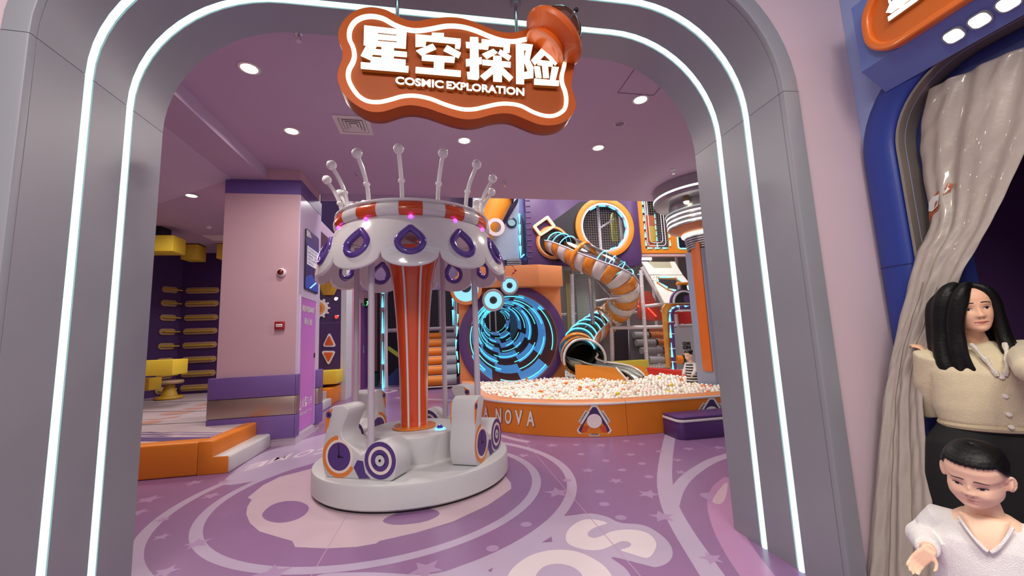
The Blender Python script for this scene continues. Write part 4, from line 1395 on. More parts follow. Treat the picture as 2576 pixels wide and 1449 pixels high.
Zk = lambda x, y: (1120 + x * .2795, 880 + y * .2795)
LBL = mat('kerb lettering cream', (240, 226, 214), .45)
LBK = mat('kerb lettering outline', (60, 40, 36), .5)
for ch, x0, x1, y0, y1 in (('A', 348, 388, 512, 612), ('N', 455, 508, 525, 655), ('O', 538, 598, 535, 668), ('V', 628, 698, 540, 675), ('A', 732, 806, 548, 688)):
    fk = lambda a, h, c=0.0: on_kerb(*Zk(a, h), .004 + c)
    bb = B()
    text_on(bb, ch, (x0 - 4, x1 + 6, y1 + 4, y0 - 4), fk, .0, .05)
    lo = bb.obj('letter_outline', LBK, pit, normals=False)
    bb = B()
    text_on(bb, ch, (x0, x1, y1, y0), fk, .002, .03)
    bb.obj('letter', LBL, pit, normals=False)


def sticker(label, cxp, wpx, ytop, ybot, clipx=None):
    t = thing('triangle_sticker', label, 'sticker', on_kerb(cxp, ybot))
    k = wpx / 2
    pts = [(cxp - .16 * k, ytop), (cxp + .16 * k, ytop), (cxp + .98 * k, ybot - 12), (cxp + .84 * k, ybot - 4), (cxp + .3 * k, ybot - 3), (cxp + .27 * k, ybot + 2), (cxp - .27 * k, ybot + 2), (cxp - .3 * k, ybot - 3), (cxp - .84 * k, ybot - 4), (cxp - .98 * k, ybot - 12)]
    B().flat(pts, lambda a, h, c=0.0: on_kerb(a, h, .003)).obj('backing', WHITEM, t, normals=False)
    inn = [(cxp - .10 * k, ytop + 4), (cxp + .10 * k, ytop + 4), (cxp + .86 * k, ybot - 14), (cxp + .78 * k, ybot - 8), (cxp - .78 * k, ybot - 8), (cxp - .86 * k, ybot - 14)]
    B().flat(inn, lambda a, h, c=0.0: on_kerb(a, h, .0045)).obj('field', mat('sticker violet', (64, 44, 96), .4), t, normals=False)
    B().flat([(cxp - .62 * k, ybot - 24), (cxp + .62 * k, ybot - 24), (cxp + .72 * k, ybot - 8.5), (cxp - .72 * k, ybot - 8.5)], lambda a, h, c=0.0: on_kerb(a, h, .0055)).obj('lower_field', mat('sticker orange', (214, 84, 40), .4), t, normals=False)
    B().flat(circ(cxp, ytop + (ybot - ytop) * .52, .42 * k, 28, .40 * k), lambda a, h, c=0.0: on_kerb(a, h, .0065)).obj('disc', mat('sticker cream', (240, 228, 226), .4), t, normals=False)
    bb = B()
    text_on(bb, 'LOADING', (cxp - .25 * k, cxp + .25 * k, ybot, ybot - 4.5), lambda a, h, c=0.0: on_kerb(a, h, .006), 0, .03)
    for s in (-1, 1):
        def fs_(a, h, c=0.0, s=s):
            # along the slanted side
            x0, y0 = cxp + s * .34 * k, ytop + 17
            x1, y1 = cxp + s * .72 * k, ytop + 44
            tt = a if s > 0 else 1 - a
            nx, ny = (y1 - y0), -(x1 - x0)
            ln = hypot(nx, ny)
            return on_kerb(x0 + (x1 - x0) * tt + s * abs(nx) / ln * (h + 2), y0 + (y1 - y0) * tt - abs(ny) / ln * (h + 2), .0065)
        text_on(bb, 'LOADING', (0, 1, 0, 4.5), fs_, 0, .03)
    bb.obj('lettering', BLACK, t, normals=False)
    for s in (-1, 1):
        def tabf(a, h, c=0.0, s=s):
            x0, y0 = cxp + s * .34 * k, ytop + 17
            x1, y1 = cxp + s * .72 * k, ytop + 44
            nx, ny = (y1 - y0), -(x1 - x0)
            ln = hypot(nx, ny)
            return on_kerb(x0 + (x1 - x0) * a + s * abs(nx) / ln * h, y0 + (y1 - y0) * a - abs(ny) / ln * h, .0038)
        B().flat([(-.08, -3), (1.08, -3), (1.04, 8.5), (-.04, 8.5)], tabf).obj('side_tab', WHITEM, t, normals=False)
    return t


sticker('white-edged triangular sticker reading LOADING on the middle of the orange kerb', 1495, 90, 1020, 1095)
t2 = sticker('second triangular LOADING sticker, cut off by the purple step block', 1790, 90, 1001, 1076)
# purple step block
t = thing('purple_step_block', 'dark purple padded step block with white piping in front of the pit kerb', 'step', (3.8, 5.4, 0))
x0, x1 = 3.16, 4.4
plan = [(x1, 5.18), (x1, 5.60), (x0, 5.60)] + [(x0 + .10 - .10 * cos(radians(a)), 5.28 - .10 * sin(radians(a))) for a in range(0, 91, 15)]
PV = mat('deep purple vinyl', (84, 50, 112), .4, vary=.05, bump=.05, bscale=160)
B().prism(plan, XY(0), .003, .228).obj('block', PV, t, bevel=.006)
grow = lambda d: [(x + (-d if x < x0 + .12 else 0), y + (-d if y < 5.3 else 0)) for x, y in plan]
B().prism(grow(.006), XY(0), .229, .262).obj('piping', WHITEM, t, bevel=.006)
B().prism(grow(.0), XY(0), .263, .30).obj('top_pad', PV, t, bevel=.014)

# balls ---------------------------------------------------------------
struct(B().prism([(p + KN[i] * .24)[:2] for i, p in enumerate(KP)] + [(10.5, 5.9), (10.5, 14), (.6, 14)], XY(0), .005, .33).obj('floor_pit', mat('pit floor cream', (226, 214, 206), .6)))
BW = [mat('ball pearl white', (246, 240, 228), .25, coat=.3, vary=0), mat('ball pale pink', (236, 206, 196), .25, coat=.3, vary=0)]
BO = mat('ball orange', (236, 124, 52), .3, coat=.3, vary=0)
BY = mat('ball yellow', (226, 212, 60), .3, coat=.3, vary=0)
RB = .036
rnd = random.Random(11)


def inside(x, y):
    # right of the kerb's inner edge
    for i in range(len(KP) - 1):
        a = KP[i] + KN[i] * .27
        if (Vector((x, y, 0)) - KP[i]).dot(KN[i]) < .27 + RB and (Vector((x, y, 0)) - KP[i]).length < 1.2:
            return False
    return x > .75 and y > 5.8


spots = []
row = 0
y = 5.85
while y < 11.6:
    x = .6 + (row % 2) * RB
    while x < 8.6:
        xx, yy = x + rnd.uniform(-.012, .012), y + rnd.uniform(-.012, .012)
        ok = inside(xx, yy)
        if yy > 10.0 and xx < 5.2:
            ok = False
        if ok and hypot(max(abs(xx - 5.34) - .36, 0), max(abs(yy - 7.15) - .30, 0)) < RB:
            ok = False
        if ok:
            h = .365 + .05 * sin(xx * 1.7 + yy * .6) * sin(yy * 1.3) + .035 * sin(xx * 4.1) * sin(yy * 3.7 + 1)
            h += .06 * max(0, 1 - abs(yy - 8.6) / 1.2)
            d_in = 9
            spots.append((xx, yy, h + RB + rnd.uniform(-.016, .022)))
        x += RB * 2.02
    y += RB * 1.76
    row += 1
# a few riding on top
for _ in range(420):
    s = rnd.choice(spots)
    spots.append((s[0] + rnd.uniform(-.03, .03), s[1] + rnd.uniform(-.03, .03), s[2] + RB * 1.3))
near = sorted(spots, key=lambda s: (Vector(s) - EYE).length)
hidden = lambda s: s[0] > 4.4
first = [s for s in near if not hidden(s)][:300]
fs_ = set(first)
rest = [s for s in near if s not in fs_]
protos = {}
KINDS = (('white', BW[0], 'pearl white plastic ball near the front edge of the ball pit'), ('pink', BW[1], 'pale pink plastic ball near the front edge of the ball pit'),
         ('orange', BO, 'orange plastic ball near the front edge of the ball pit'), ('yellow', BY, 'yellow plastic ball near the front edge of the ball pit'))


def pick():
    r = rnd.random()
    return 0 if r < .84 else 1 if r < .91 else 2 if r < .985 else 3


for s in first:
    k = pick()
    if k not in protos:
        o = B().ball((0, 0, 0), RB, 14, 9).obj('pit_ball', KINDS[k][1], None, ang=180)
        protos[k] = o
    else:
        o = protos[k].copy()
        COL.objects.link(o)
    zone = 0 if s[0] < 1.9 else 1 if s[0] < 2.75 else 2
    where = ('above the kerb lettering', 'above the triangular sticker', 'right of the kerb seam')[zone]
    tag(o, KINDS[k][2].replace('near the front edge of the ball pit', 'in the front rows of the pit, ' + where), 'ball', KINDS[k][0] + ' balls ' + where)
    o.location = s
# the thousands farther back: one mass per colour
ico = B().ball((0, 0, 0), RB, 10, 6)
tv = np.array([tuple(v) for v in ico.v], dtype=np.float32)
groups = {0: [], 1: [], 2: [], 3: []}
for s in rest:
    groups[pick()].append(s)
tris = []
for f in ico.f:
    tris.append(f[:3])
    if len(f) == 4:
        tris.append((f[0], f[2], f[3]))
tf = np.array(tris, dtype=np.int32)
allv, allf, allm = [], [], []
for k, lst in groups.items():
    if not lst:
        continue
    P = np.array(lst, dtype=np.float32)
    base = sum(len(a) for a in allv)
    allv.append((P[:, None, :] + tv[None]).reshape(-1, 3))
    allf.append((tf[None] + (np.arange(len(P)) * len(tv))[:, None, None] + base).reshape(-1, 3))
    allm.append(np.full(len(P) * len(tf), k, dtype=np.int32))
vv, ff, mm = np.concatenate(allv), np.concatenate(allf), np.concatenate(allm)
me = bpy.data.meshes.new('pit_balls')
me.from_pydata(vv.tolist(), [], ff.tolist())
for k in KINDS:
    me.materials.append(k[1])
me.polygons.foreach_set('material_index', mm)
me.polygons.foreach_set('use_smooth', np.ones(len(ff), dtype=bool))
o = bpy.data.objects.new('pit_balls', me)
COL.objects.link(o)
stuff(tag(o, 'mass of white, pink and orange plastic balls filling the pit behind the front rows', 'balls'))
# ------------------------------------------------------------------ light tunnel facade
TY = 10.2
tun = thing('light_tunnel', 'round blue light tunnel in an orange facade with purple ring and three glowing eyes', 'tunnel', (1.82, TY, 0))
PEACHP = mat('facade peach orange', (232, 150, 92), .45, vary=.04)
RINGP = mat('facade ring purple', (88, 56, 118), .45, vary=.04)


def T2(px, py, y=TY):
    v = at_y(px, py, y)
    return (v.x, v.z)


tc = T2(1291, 853)
TR = (T2(1402, 853)[0] - T2(1180, 853)[0]) / 2
xl, xr = T2(1156, 840)[0], T2(1413, 800)[0]
ztop = T2(1412, 672)[1]
B().prism([(xl, .02), (xl, ztop), (xr, ztop), (xr, .02)], XZ(TY), .0, .3, [circ(*tc, TR * 1.02, 72)]).obj('facade_panel', PEACHP, tun)
Ro = TR * 1.20
B().prism(circ(tc[0] - .01, tc[1], Ro, 80), XZ(TY), -.10, -.001, [circ(*tc, TR, 72)]).obj('ring_panel', RINGP, tun, bevel=.008)
B().lathe([(TR - .002, .10), (TR - .002, .02), (TR + .02, .02), (TR + .02, .10)], 72, (tc[0], TY, tc[1]), (0, -1, 0), close=True).obj('ring_lip', mat('ring lip rust', (150, 66, 40), .4), tun)
# prow-shaped canopy box over the facade
xm = T2(1355, 690, 9.7)[0]
zb0, zt0 = T2(1355, 718, 9.7)[1], T2(1355, 665, 9.7)[1]
x_l = T2(1180, 705, 10.1)[0]
plan = [(x_l, 10.199), (x_l, 10.02), (xm, 9.70), (xr + .01, 9.95), (xr + .01, 10.199)]
B().prism(plan, XY(0), zb0, zt0).obj('canopy_box', PEACHP, tun, bevel=.01)
# tunnel skin: checker plates between light hoops, narrowing to the far mouth
far = at_y(1246, 808, 15.6)
FR = .42
BLU = mat('tunnel blue plate', (104, 152, 204), .25, coat=.5, vary=.06, emit=.40, ergb=(84, 150, 214))  # emission painted in for the light the hoops spill on the plates
BRN = mat('tunnel dark plate', (112, 58, 44), .6, spec=.1, vary=.06)
NRING = 9


def tun_pt(t, a, k=1.0):
    s = max(0.0, t) ** .85
    c = Vector((tc[0], TY - .02, tc[1])).lerp(far, s)
    r = TR + (FR - TR) * s
    return c + Vector((cos(a) * r * k, 0, sin(a) * r * k))


NS = 9
for i in range(NRING):
    for j in range(NS):
        t0, t1 = i / NRING, (i + 1) / NRING
        a0, a1 = 2 * pi * j / NS + i * .10, 2 * pi * (j + 1) / NS + i * .10
        vs = [tun_pt(t, a0 + (a1 - a0) * q / 4, kk) for kk in (1.0, 1.03) for t in (t0 + .003, t1 - .003) for q in range(5)]
        fs = []
        for q in range(4):
            fs += [(q, q + 1, 5 + q + 1, 5 + q), (10 + q, 15 + q, 15 + q + 1, 10 + q + 1), (q, 10 + q, 11 + q, q + 1), (5 + q, 6 + q, 16 + q, 15 + q)]
        fs += [(0, 5, 15, 10), (4, 14, 19, 9)]
        B().add(vs, fs).obj('tunnel_plate', BLU if (i + j) % 2 else BRN, tun)
HOOP = glow('tunnel cyan hoop', (90, 225, 255), 1.9)
rt = random.Random(5)
for i in range(NRING + 1):
    t = min(.995, i / NRING + .02)
    n = 4
    a = rt.uniform(0, 2)
    for k in range(n):
        ln = 2 * pi / n * rt.uniform(.56, .78)
        P = [tun_pt(min(t + .012 * q / 12 * (1 if k % 2 else -.6), 1), a + ln * q / 12, .975) for q in range(13)]
        B().tube(P, (.0115 - .007 * t), 6).obj('light_hoop', HOOP, tun)
        a += 2 * pi / n
# dark room beyond the far mouth: two pale posts
for dx in (-.12, .12):
    B().cyl((far.x + dx, 16.4, far.z - .6), (far.x + dx, 16.4, far.z + .6), .03, 8).obj('far_post', TUBE, tun)
B().box(far.x - .7, far.x + .7, 16.8, 16.85, far.z - .7, far.z + .7).obj('far_panel', mat('far dark', (40, 36, 42), .7), tun)
# eyes
EYEG = glow('eye cyan white', (140, 214, 236), .8)
PUP = mat('pupil grey', (52, 60, 70), .4)
for px, py, rp, y, rim, nm in ((1172, 727, 41, 9.9, PEACHP, 0), (1241, 755, 29, 9.72, mat('eye rim grey', (176, 170, 172), .4), 1), (1282, 718, 23.5, 9.62, mat('eye rim grey', (176, 170, 172)), 2)):
    c = at_y(px, py, y)
    r = rp * (y * .98) / FPX
    ax = Vector((-.12, -1, -.05)).normalized()
    e_ = B().lathe([(0, -.30), (r * .93, -.30), (r, -.27), (r, -.01), (r * .97, .0), (r * .80, .0), (r * .80, -.02), (0, -.02)], 40, c, ax).obj('eye_lamp', rim, tun)
    B().lathe([(0, -.012), (r * .79, -.012)], 40, c, ax).obj('eye_glow', EYEG, e_)
    u_ = ax.cross(Vector((0, 0, 1))).normalized()
    pc = c + (u_ * 0 + Vector((0, 0, .12 * r if nm == 0 else 0)))
    B().lathe([(0, .012), (r * .32, .008), (r * .34, -.006), (0, -.006)], 28, pc, ax).obj('pupil', PUP, e_)
    B().lathe([(0, .018), (r * .13, .016), (r * .13, .008)], 20, pc, ax).obj('pupil_core', BLACK, e_)
    B().cyl(c - ax * .30, Vector((c.x, TY, c.z)), .05, 10).obj('eye_stalk', rim, e_)
q = at_y(1297, 680, 9.6)
bb = B()
bb.ball(q, .035, 10, 8)
bb.ball(q + Vector((-.05, 0, -.06)), .028, 10, 8)
bb.tube([q + Vector((-.12, .05, .16)), q + Vector((-.05, .02, .10)), q, q + Vector((-.05, 0, -.06)), q + Vector((-.10, .0, -.12))], .010, 6)
bb.obj('red_bobble', mat('bobble red', (170, 58, 52), .4), tun)

# ------------------------------------------------------------------ padded purple wall with round window
WY = 11.8


def W2(px, py, y=WY):
    v = at_y(px, py, y)
    return (v.x, v.z)


t = thing('padded_wall', 'tall quilted purple padded wall with a big round orange-rimmed window', 'padded wall', (4.4, WY, 0))
wc = W2(1520, 573)
wr = (W2(1592, 573)[0] - W2(1447, 573)[0]) / 2
WPUR = mat('quilted purple vinyl', (80, 52, 98), .45, vary=.05, bump=.08, bscale=60)
xL, xR = W2(1325, 600)[0], W2(1611, 600)[0]
zB = W2(1560, 671)[1]
pl = [(xL, zB + .10), (xL, 6.6), (xR, 6.6), (xR, zB + .25), (xR - .08, zB + .06), (xR - .25, zB)]
B().prism(pl, XZ(WY), 0, .20, [circ(*wc, wr * .78, 64)]).obj('pad', WPUR, t, bevel=.02)
for k in range(12):
    z = zB + .3 + .18 * k
    B().box(xL + .01, xL + .16, WY - .018, WY + .01, z, z + .035).obj('quilt_fold', WPUR, t, bevel=.012)
B().prism([W2(*p) for p in [(1458, 508), (1392, 556), (1352, 600), (1372, 650), (1412, 660), (1455, 600), (1448, 560), (1500, 505)]], XZ(WY), -.006, -.001).obj('black_print', mat('matt black vinyl', (26, 24, 28), .6), t)
B().prism(circ(*wc, wr, 72), XZ(WY), -.10, -.007, [circ(*wc, wr * .83, 64)]).obj('window_rim', mat('orange board', (226, 138, 36), .45, vary=.04), t, bevel=.01)
B().prism(circ(*wc, wr * .835, 72), XZ(WY), -.08, .05, [circ(*wc, wr * .755, 64)]).obj('window_inner_rim', mat('grey white board', (208, 206, 212), .45), t, bevel=.008)
for k in range(8):
    a0 = radians(128 - 27 * k)
    P = [Vector((wc[0] + wr * .735 * cos(a0 - radians(2.6 * q)), WY - .02, wc[1] + wr * .735 * sin(a0 - radians(2.6 * q)))) for q in range(8)]
    B().tube(P, [.012, .016, .020, .024, .026, .026, .022, .014], 6).obj('led_dash', CYAN, t)
net('window_net', XZ(WY + .12), wc[0] - wr * .8, wc[0] + wr * .8, wc[1] - wr * .8, wc[1] + wr * .8, t, .075, .005, mat('net cord pale', (150, 142, 130), .7))
B().cyl((wc[0] + .05, WY + .5, wc[1] - 1.2), (wc[0] + .05, WY + .5, wc[1] + 1.2), .05, 10).obj('post', TUBE, t)
B().cyl((wc[0] + .1, WY + .5, wc[1] + .15), (wc[0] + .6, WY + .5, wc[1] + .45), .03, 8).obj('brace', TUBE, t)
t = thing('climbing_bag', 'yellow-green hanging foothold bag seen through the round window', 'punch bag', at_y(1545, 575, 12.9))
c = at_y(1545, 570, 12.9)
B().lathe([(0, -.55), (.10, -.53), (.12, -.4), (.12, .25), (.09, .42), (.03, .5), (0, .52)], 14, c).obj('bag', mat('lime vinyl', (196, 196, 70), .5), t)
B().cyl(c + Vector((0, 0, .5)), c + Vector((0, 0, 2.5)), .012, 6).obj('rope', BLACK, t)
for k in range(3):
    B().ball(c + Vector((.11, -.04, .3 - .3 * k)), .035, 8, 6).obj('foothold', mat('teal hold', (60, 120, 100), .5), t)

# golden buckle and the slide's inlet socket on the padded wall
t = thing('golden_buckle', 'cream and orange square buckle ring mounted at an angle above the slide inlet', 'ornament', at_y(1380, 575, WY))
bk_o = [(1335, 571), (1375, 543), (1398, 570), (1392, 580), (1366, 602), (1355, 598)]
bk_o = [(1336, 572), (1376, 543), (1398, 572), (1356, 599)]
bk_i = [(1348, 573), (1373, 555), (1386, 571), (1360, 589)]
P_ = [W2(*p) for p in bk_o]
I_ = [W2(*p) for p in bk_i]


def rnd_poly(c, rr):
    out = []
    c = [Vector((*p, 0)) for p in c]
    n = len(c)
    for i in range(n):
        a, b_, d = c[i - 1], c[i], c[(i + 1) % n]
        p0, p1 = b_ + (a - b_).normalized() * rr, b_ + (d - b_).normalized() * rr
        for j in range(5):
            s = j / 4
            out.append(tuple(((1 - s) ** 2 * p0 + 2 * s * (1 - s) * b_ + s * s * p1)[:2]))
    return out


B().prism(rnd_poly(P_, .08), XZ(WY), -.10, -.02, [rnd_poly(I_, .03)]).obj('outer_ring', mat('buckle orange', (214, 128, 60), .35), t, bevel=.008)
cen = Vector((sum(p[0] for p in P_) / 4, sum(p[1] for p in P_) / 4))
P3 = [tuple(cen + (Vector(p) - cen) * .96) for p in P_]
I3 = [tuple(cen + (Vector(p) - cen) * 1.04) for p in I_]
B().prism(rnd_poly(P3, .06), XZ(WY), -.125, -.101, [rnd_poly(I3, .03)]).obj('inlay', mat('buckle cream', (236, 214, 176), .35), t, bevel=.006)
sc = W2(1390, 611)
sr = .52

# ------------------------------------------------------------------ spiral tube slide
sl = thing('tube_slide', 'spiral tube slide striped orange and white with clear upper half and cyan light hoops', 'slide', (4.0, 9.5, .3))
B().lathe([(sr, .0), (sr * 1.02, .05), (sr * .95, .10), (sr * .84, .10), (sr * .82, .0)], 48, (sc[0], WY, sc[1]), (0, -1, 0), close=True).obj('inlet_ring', mat('inlet orange', (222, 136, 66), .35, coat=.3), sl)
B().lathe([(sr * .84, .11), (sr * .90, .118), (sr * .93, .105)], 48, (sc[0], WY, sc[1]), (0, -1, 0), close=True).obj('inlet_inlay', mat('inlet peach', (240, 178, 120), .35), sl)
SP = [(1394, 612, 11.75), (1408, 616, 11.45), (1432, 628, 11.1), (1462, 645, 10.8), (1500, 662, 10.5), (1535, 680, 10.3), (1560, 702, 10.3), (1572, 730, 10.5), (1568, 760, 10.9), (1548, 785, 11.3),
      (1524, 803, 11.5), (1500, 822, 11.35), (1478, 838, 10.9), (1460, 858, 10.3), (1452, 880, 9.8), (1463, 902, 9.35)]
path = smooth([at_y(*p) for p in SP], 5, closed=False)
TRD = .40
SO = mat('slide orange', (226, 138, 38), .2, coat=.5, vary=.04)
SW = mat('slide white', (222, 212, 208), .2, coat=.5, vary=.03)
CLR = clear('clear slide shell', tint=.62)
RAD = lambda q: .34 + .06 * min(1, q / 14)
NP = len(path)
PX = path
up = (0, 0, 1)


def sec(i0, i1, r, n, arc=None, caps=False):
    return B().tube(PX[i0:i1 + 1], [RAD(q) + r for q in range(i0, i1 + 1)], n, up=up, arc=arc, caps=caps)


k = 0
i = 0
full0, full1 = 33, 52     # around the bend the tube is closed all round
while i < NP - 1:
    j = min(i + 3, NP - 1)
    m = SO if k % 2 == 0 else SW
    arc = None if full0 <= i < full1 else (radians(78), radians(282))
    sec(i, j, 0.0, 22, arc).obj('slide_band', m, sl, solid=.012, ang=60)
    k += 1
    i = j
for a, b_ in ((0, full0), (full1, NP - 1)):
    sec(a, b_, -.004, 16, (radians(-78), radians(78))).obj('clear_shell', CLR, sl, ang=60)
    for s in (1, -1):
        P = []
        for q in range(a, b_ + 1):
            T_ = (PX[min(q + 1, NP - 1)] - PX[max(q - 1, 0)]).normalized()
            nn = (Vector(up) - T_ * T_.z).normalized()
            bb_ = T_.cross(nn)
            P.append(PX[q] + nn * cos(radians(78)) * RAD(q) * 1.02 + bb_ * s * sin(radians(78)) * RAD(q) * 1.02)
        B().tube(P, .020, 6).obj('seam_flange', mat('flange pale', (214, 210, 222), .3), sl)
for lo, hi, m in ((3, 12, CYAN), (21, 33, CYAN), (54, NP - 2, CYAN)):
    for q in range(lo, hi, 3):
        T_ = (PX[min(q + 1, NP - 1)] - PX[max(q - 1, 0)]).normalized()
        nn = (Vector(up) - T_ * T_.z).normalized()
        bb_ = T_.cross(nn)
        P = [PX[q] + nn * cos(a) * RAD(q) * 1.015 + bb_ * sin(a) * RAD(q) * 1.015 for a in [radians(-78 + 156 * w / 14) for w in range(15)]]
        B().tube(P, .013, 6).obj('light_hoop', CYANS if (q // 2) % 4 == 0 else CYAN, sl)
for q in (15, 50, 70):
    B().tube([PX[q - 1].lerp(PX[q], .5), PX[q], PX[q].lerp(PX[q + 1], .5)] if q < NP - 1 else [PX[q - 1], PX[q]], TRD + .03, 28, up=up, caps=False).obj('joint_flange', SO, sl, solid=.05)
# exit: flared steel mouth and trough with orange side boards
mo = PX[-1]
e1 = at_y(1500, 920, 8.9)
e2 = at_y(1560, 930, 8.5)
e3 = at_y(1608, 946, 8.2)
STEEL = mat('slide steel', (132, 134, 128), .34, metal=1.0, vary=.05)
tp = smooth([mo + Vector((0, .15, .05)), at_y(1470, 906, 9.15), e1 + Vector((0, 0, .0)), e2, e3], 6, closed=False)
hw = [.42, .42, .41, .40, .38, .36, .34] + [.32] * 40


def trough(u, v, off=0.0):
    q = min(int(v * (len(tp) - 1)), len(tp) - 2)
    f = v * (len(tp) - 1) - q
    c = tp[q].lerp(tp[q + 1], f)
    T_ = (tp[q + 1] - tp[q])
    T_.z = 0
    T_.normalize()
    sd = Vector((-T_.y, T_.x, 0))
    a = radians(180 + 180 * u)
    w = .42 - .10 * min(1, v * 1.6)
    dep = .34 - .10 * min(1, v * 1.4)
    drop = 0 if v < .8 else ((v - .8) / .2) ** 2 * .10
    return c + sd * (cos(a) * (w + off)) + Vector((0, 0, .08 + sin(a) * (dep + off) - drop))


B().grid(lambda u, v: trough(u, v), 16, 26).obj('trough', STEEL, sl, solid=.012, ang=80)
for u in (1,):
    B().tube([trough(u, v / 26) for v in range(27)], .024, 8).obj('trough_lip', SW, sl)
B().tube([p.copy() for p in PX[50:]], [.375] * (NP - 50), 24, up=up, caps=False).obj('inner_liner', mat('liner grey green', (92, 98, 88), .3, metal=.5), sl, ang=60)
hood = [mo + Vector((cos(a) * .47, -.22 * max(0, cos(a)) - .10, sin(a) * .46)) for a in [radians(-15 + 210 * w / 24) for w in range(25)]]
B().tube(hood, .03, 8).obj('mouth_lip', SW, sl)
B().grid(lambda u, v: (mo + Vector((0, .45, .18))).lerp(mo + Vector((0, -.10, 0)), v) + Vector((cos(radians(-15 + 210 * u)) * (.40 + .07 * v), -.22 * v * max(0, cos(radians(-15 + 210 * u))), sin(radians(-15 + 210 * u)) * (.40 + .06 * v))), 24, 6).obj('mouth_hood', STEEL, sl, solid=.016, ang=80)
B().lathe([(.44, 0), (.47, .0), (.47, .10), (.44, .10)], 40, PX[-2] + Vector((0, .12, .04)), (.0, -1, -.15), close=True).obj('mouth_collar', SO, sl)
a_, b2, c2, d2 = at_y(1446, 917, 8.75), at_y(1550, 925, 8.25), at_y(1568, 945, 8.05), at_y(1583, 962, 7.95)
bot = lambda v: Vector((v.x, v.y, .32))
side = [a_, b2, c2, d2, bot(d2), bot(a_)]
th = Vector((.02, .06, 0))
B().hexa(side, [v + th for v in side]).obj('side_board', mat('orange board', (226, 138, 36)), sl)
B().tube([b2, c2, d2], .022, 8).obj('board_trim', SW, sl)
a_, b2, d2 = at_y(1512, 913, 9.35), at_y(1616, 921, 9.0), at_y(1632, 940, 8.9)
side = [a_, b2, d2, bot(d2), bot(a_)]
B().hexa(side, [v + th for v in side]).obj('side_board', mat('orange board', (226, 138, 36)), sl)
# steel posts carrying the slide
pb = at_y(1503, 945, 10.6)
B().cyl((pb.x, 10.6, .02), (pb.x - .05, 10.6, at_y(1496, 700, 10.6).z), .055, 14).obj('support_post', CHROME, sl)
a_ = at_y(1499, 757, 10.6)
B().cyl(a_, at_y(1562, 747, 10.25), .035, 12).obj('support_arm', CHROME, sl)
B().cyl(at_y(1500, 706, 10.6), at_y(1540, 750, 10.4), .03, 10).obj('support_strut', CHROME, sl)
B().cyl(at_y(1505, 780, 10.6), at_y(1525, 822, 11.0), .03, 10).obj('support_strut', CHROME, sl)
B().cyl(at_y(1502, 855, 10.6), at_y(1482, 875, 10.3), .025, 10).obj('support_strut', CHROME, sl)
# ------------------------------------------------------------------ rocket tower, boards and net frame behind the pit
RY = 12.2


def R2(px, py, y=RY):
    v = at_y(px, py, y)
    return (v.x, v.z)


t = thing('rocket_tower', 'pale blue-grey rocket-like tower with round porthole, behind the carousel canopy', 'play tower', (1.9, RY, 0))
GB = mat('rocket grey blue', (134, 148, 166), .4, vary=.05)
GBL = mat('rocket pale', (160, 170, 184), .4, vary=.05)
B().prism([R2(*p) for p in [(1190, 660), (1268, 600), (1262, 540), (1300, 500), (1300, 400), (1190, 400)]] , XZ(RY), 0, .4).obj('upper_hull', GBL, t)
B().prism([R2(*p) for p in [(1190, 662), (1250, 598), (1302, 512), (1305, 500), (1306, 655), (1190, 655)]], XZ(RY - .03), 0, .4).obj('lower_hull', GB, t)
B().prism([R2(*p) for p in [(1304, 655), (1303, 400), (1324, 400), (1328, 655)]], XZ(RY - .02), 0, .35).obj('side_hull', mat('rocket periwinkle', (96, 102, 160), .4), t)
pc = R2(1286, 561)
B().lathe([(.165, 0), (.165, .05), (.125, .06), (.125, .0)], 36, (pc[0], RY - .03, pc[1]), (0, -1, 0), close=True).obj('porthole_rim', mat('rocket navy', (24, 36, 60), .3), t)
B().lathe([(0, .03), (.126, .03)], 32, (pc[0], RY - .03, pc[1]), (0, -1, 0)).obj('porthole', mat('porthole teal', (130, 176, 180), .2, coat=.5), t)
lw = [R2(*p, RY - .1) for p in [(1305, 538), (1311, 540), (1318, 556), (1323, 600), (1325, 625), (1322, 640), (1311, 648)]]
B().prism(lw, XZ(RY - .1), 0, .05).obj('side_window', mat('dark glass', (44, 56, 76), .08, coat=.6), t)
q = [at_y(*p, RY - .12) for p in [(1306, 538), (1307, 565), (1308, 592), (1309, 619), (1310, 648)]]
for i in range(4):
    B().tube([q[i], q[i].lerp(q[i + 1], .45), q[i].lerp(q[i + 1], .92)], [.038, .026, .008], 6).obj('led_dash', CYAN, t)
B().tube([at_y(1310, 648, RY - .12), at_y(1319, 640, RY - .12)], [.02, .02], 6).obj('led_dash', CYAN, t)
oc_ = at_y(1262, 640, RY)
B().box(R2(1274, 650)[0], R2(1310, 650)[0], RY - .06, RY + .2, R2(1290, 675)[1], R2(1290, 652)[1]).obj('louvre_base', mat('louvre grey', (110, 112, 118), .5), t)
for k in range(4):
    z = R2(1290, 656 + 5 * k)[1]
    B().box(R2(1274, 650)[0], R2(1306, 650)[0], RY - .085, RY - .06, z - .018, z).obj('louvre_slat', mat('louvre slat', (140, 142, 148), .5), t)
c = at_y(1235, 540, 11.9)
B().tube([at_y(1205, 600, 11.9), at_y(1225, 560, 11.9), at_y(1240, 525, 11.9), at_y(1255, 490, 11.9)], [.36, .40, .44, .46], 28).obj('booster', mat('booster orange', (216, 134, 32), .4), t)
B().tube([at_y(1254, 498, 11.88), at_y(1259, 480, 11.88)], .48, 28).obj('booster_cap', mat('booster maroon', (84, 50, 60), .4), t)
c = at_y(1246, 573, 11.4)
B().lathe([(.27, 0), (.27, .08), (.16, .08), (.16, 0)], 36, c, (0, -1, 0), close=True).obj('grey_hoop', mat('hoop grey', (190, 184, 186), .4), t)
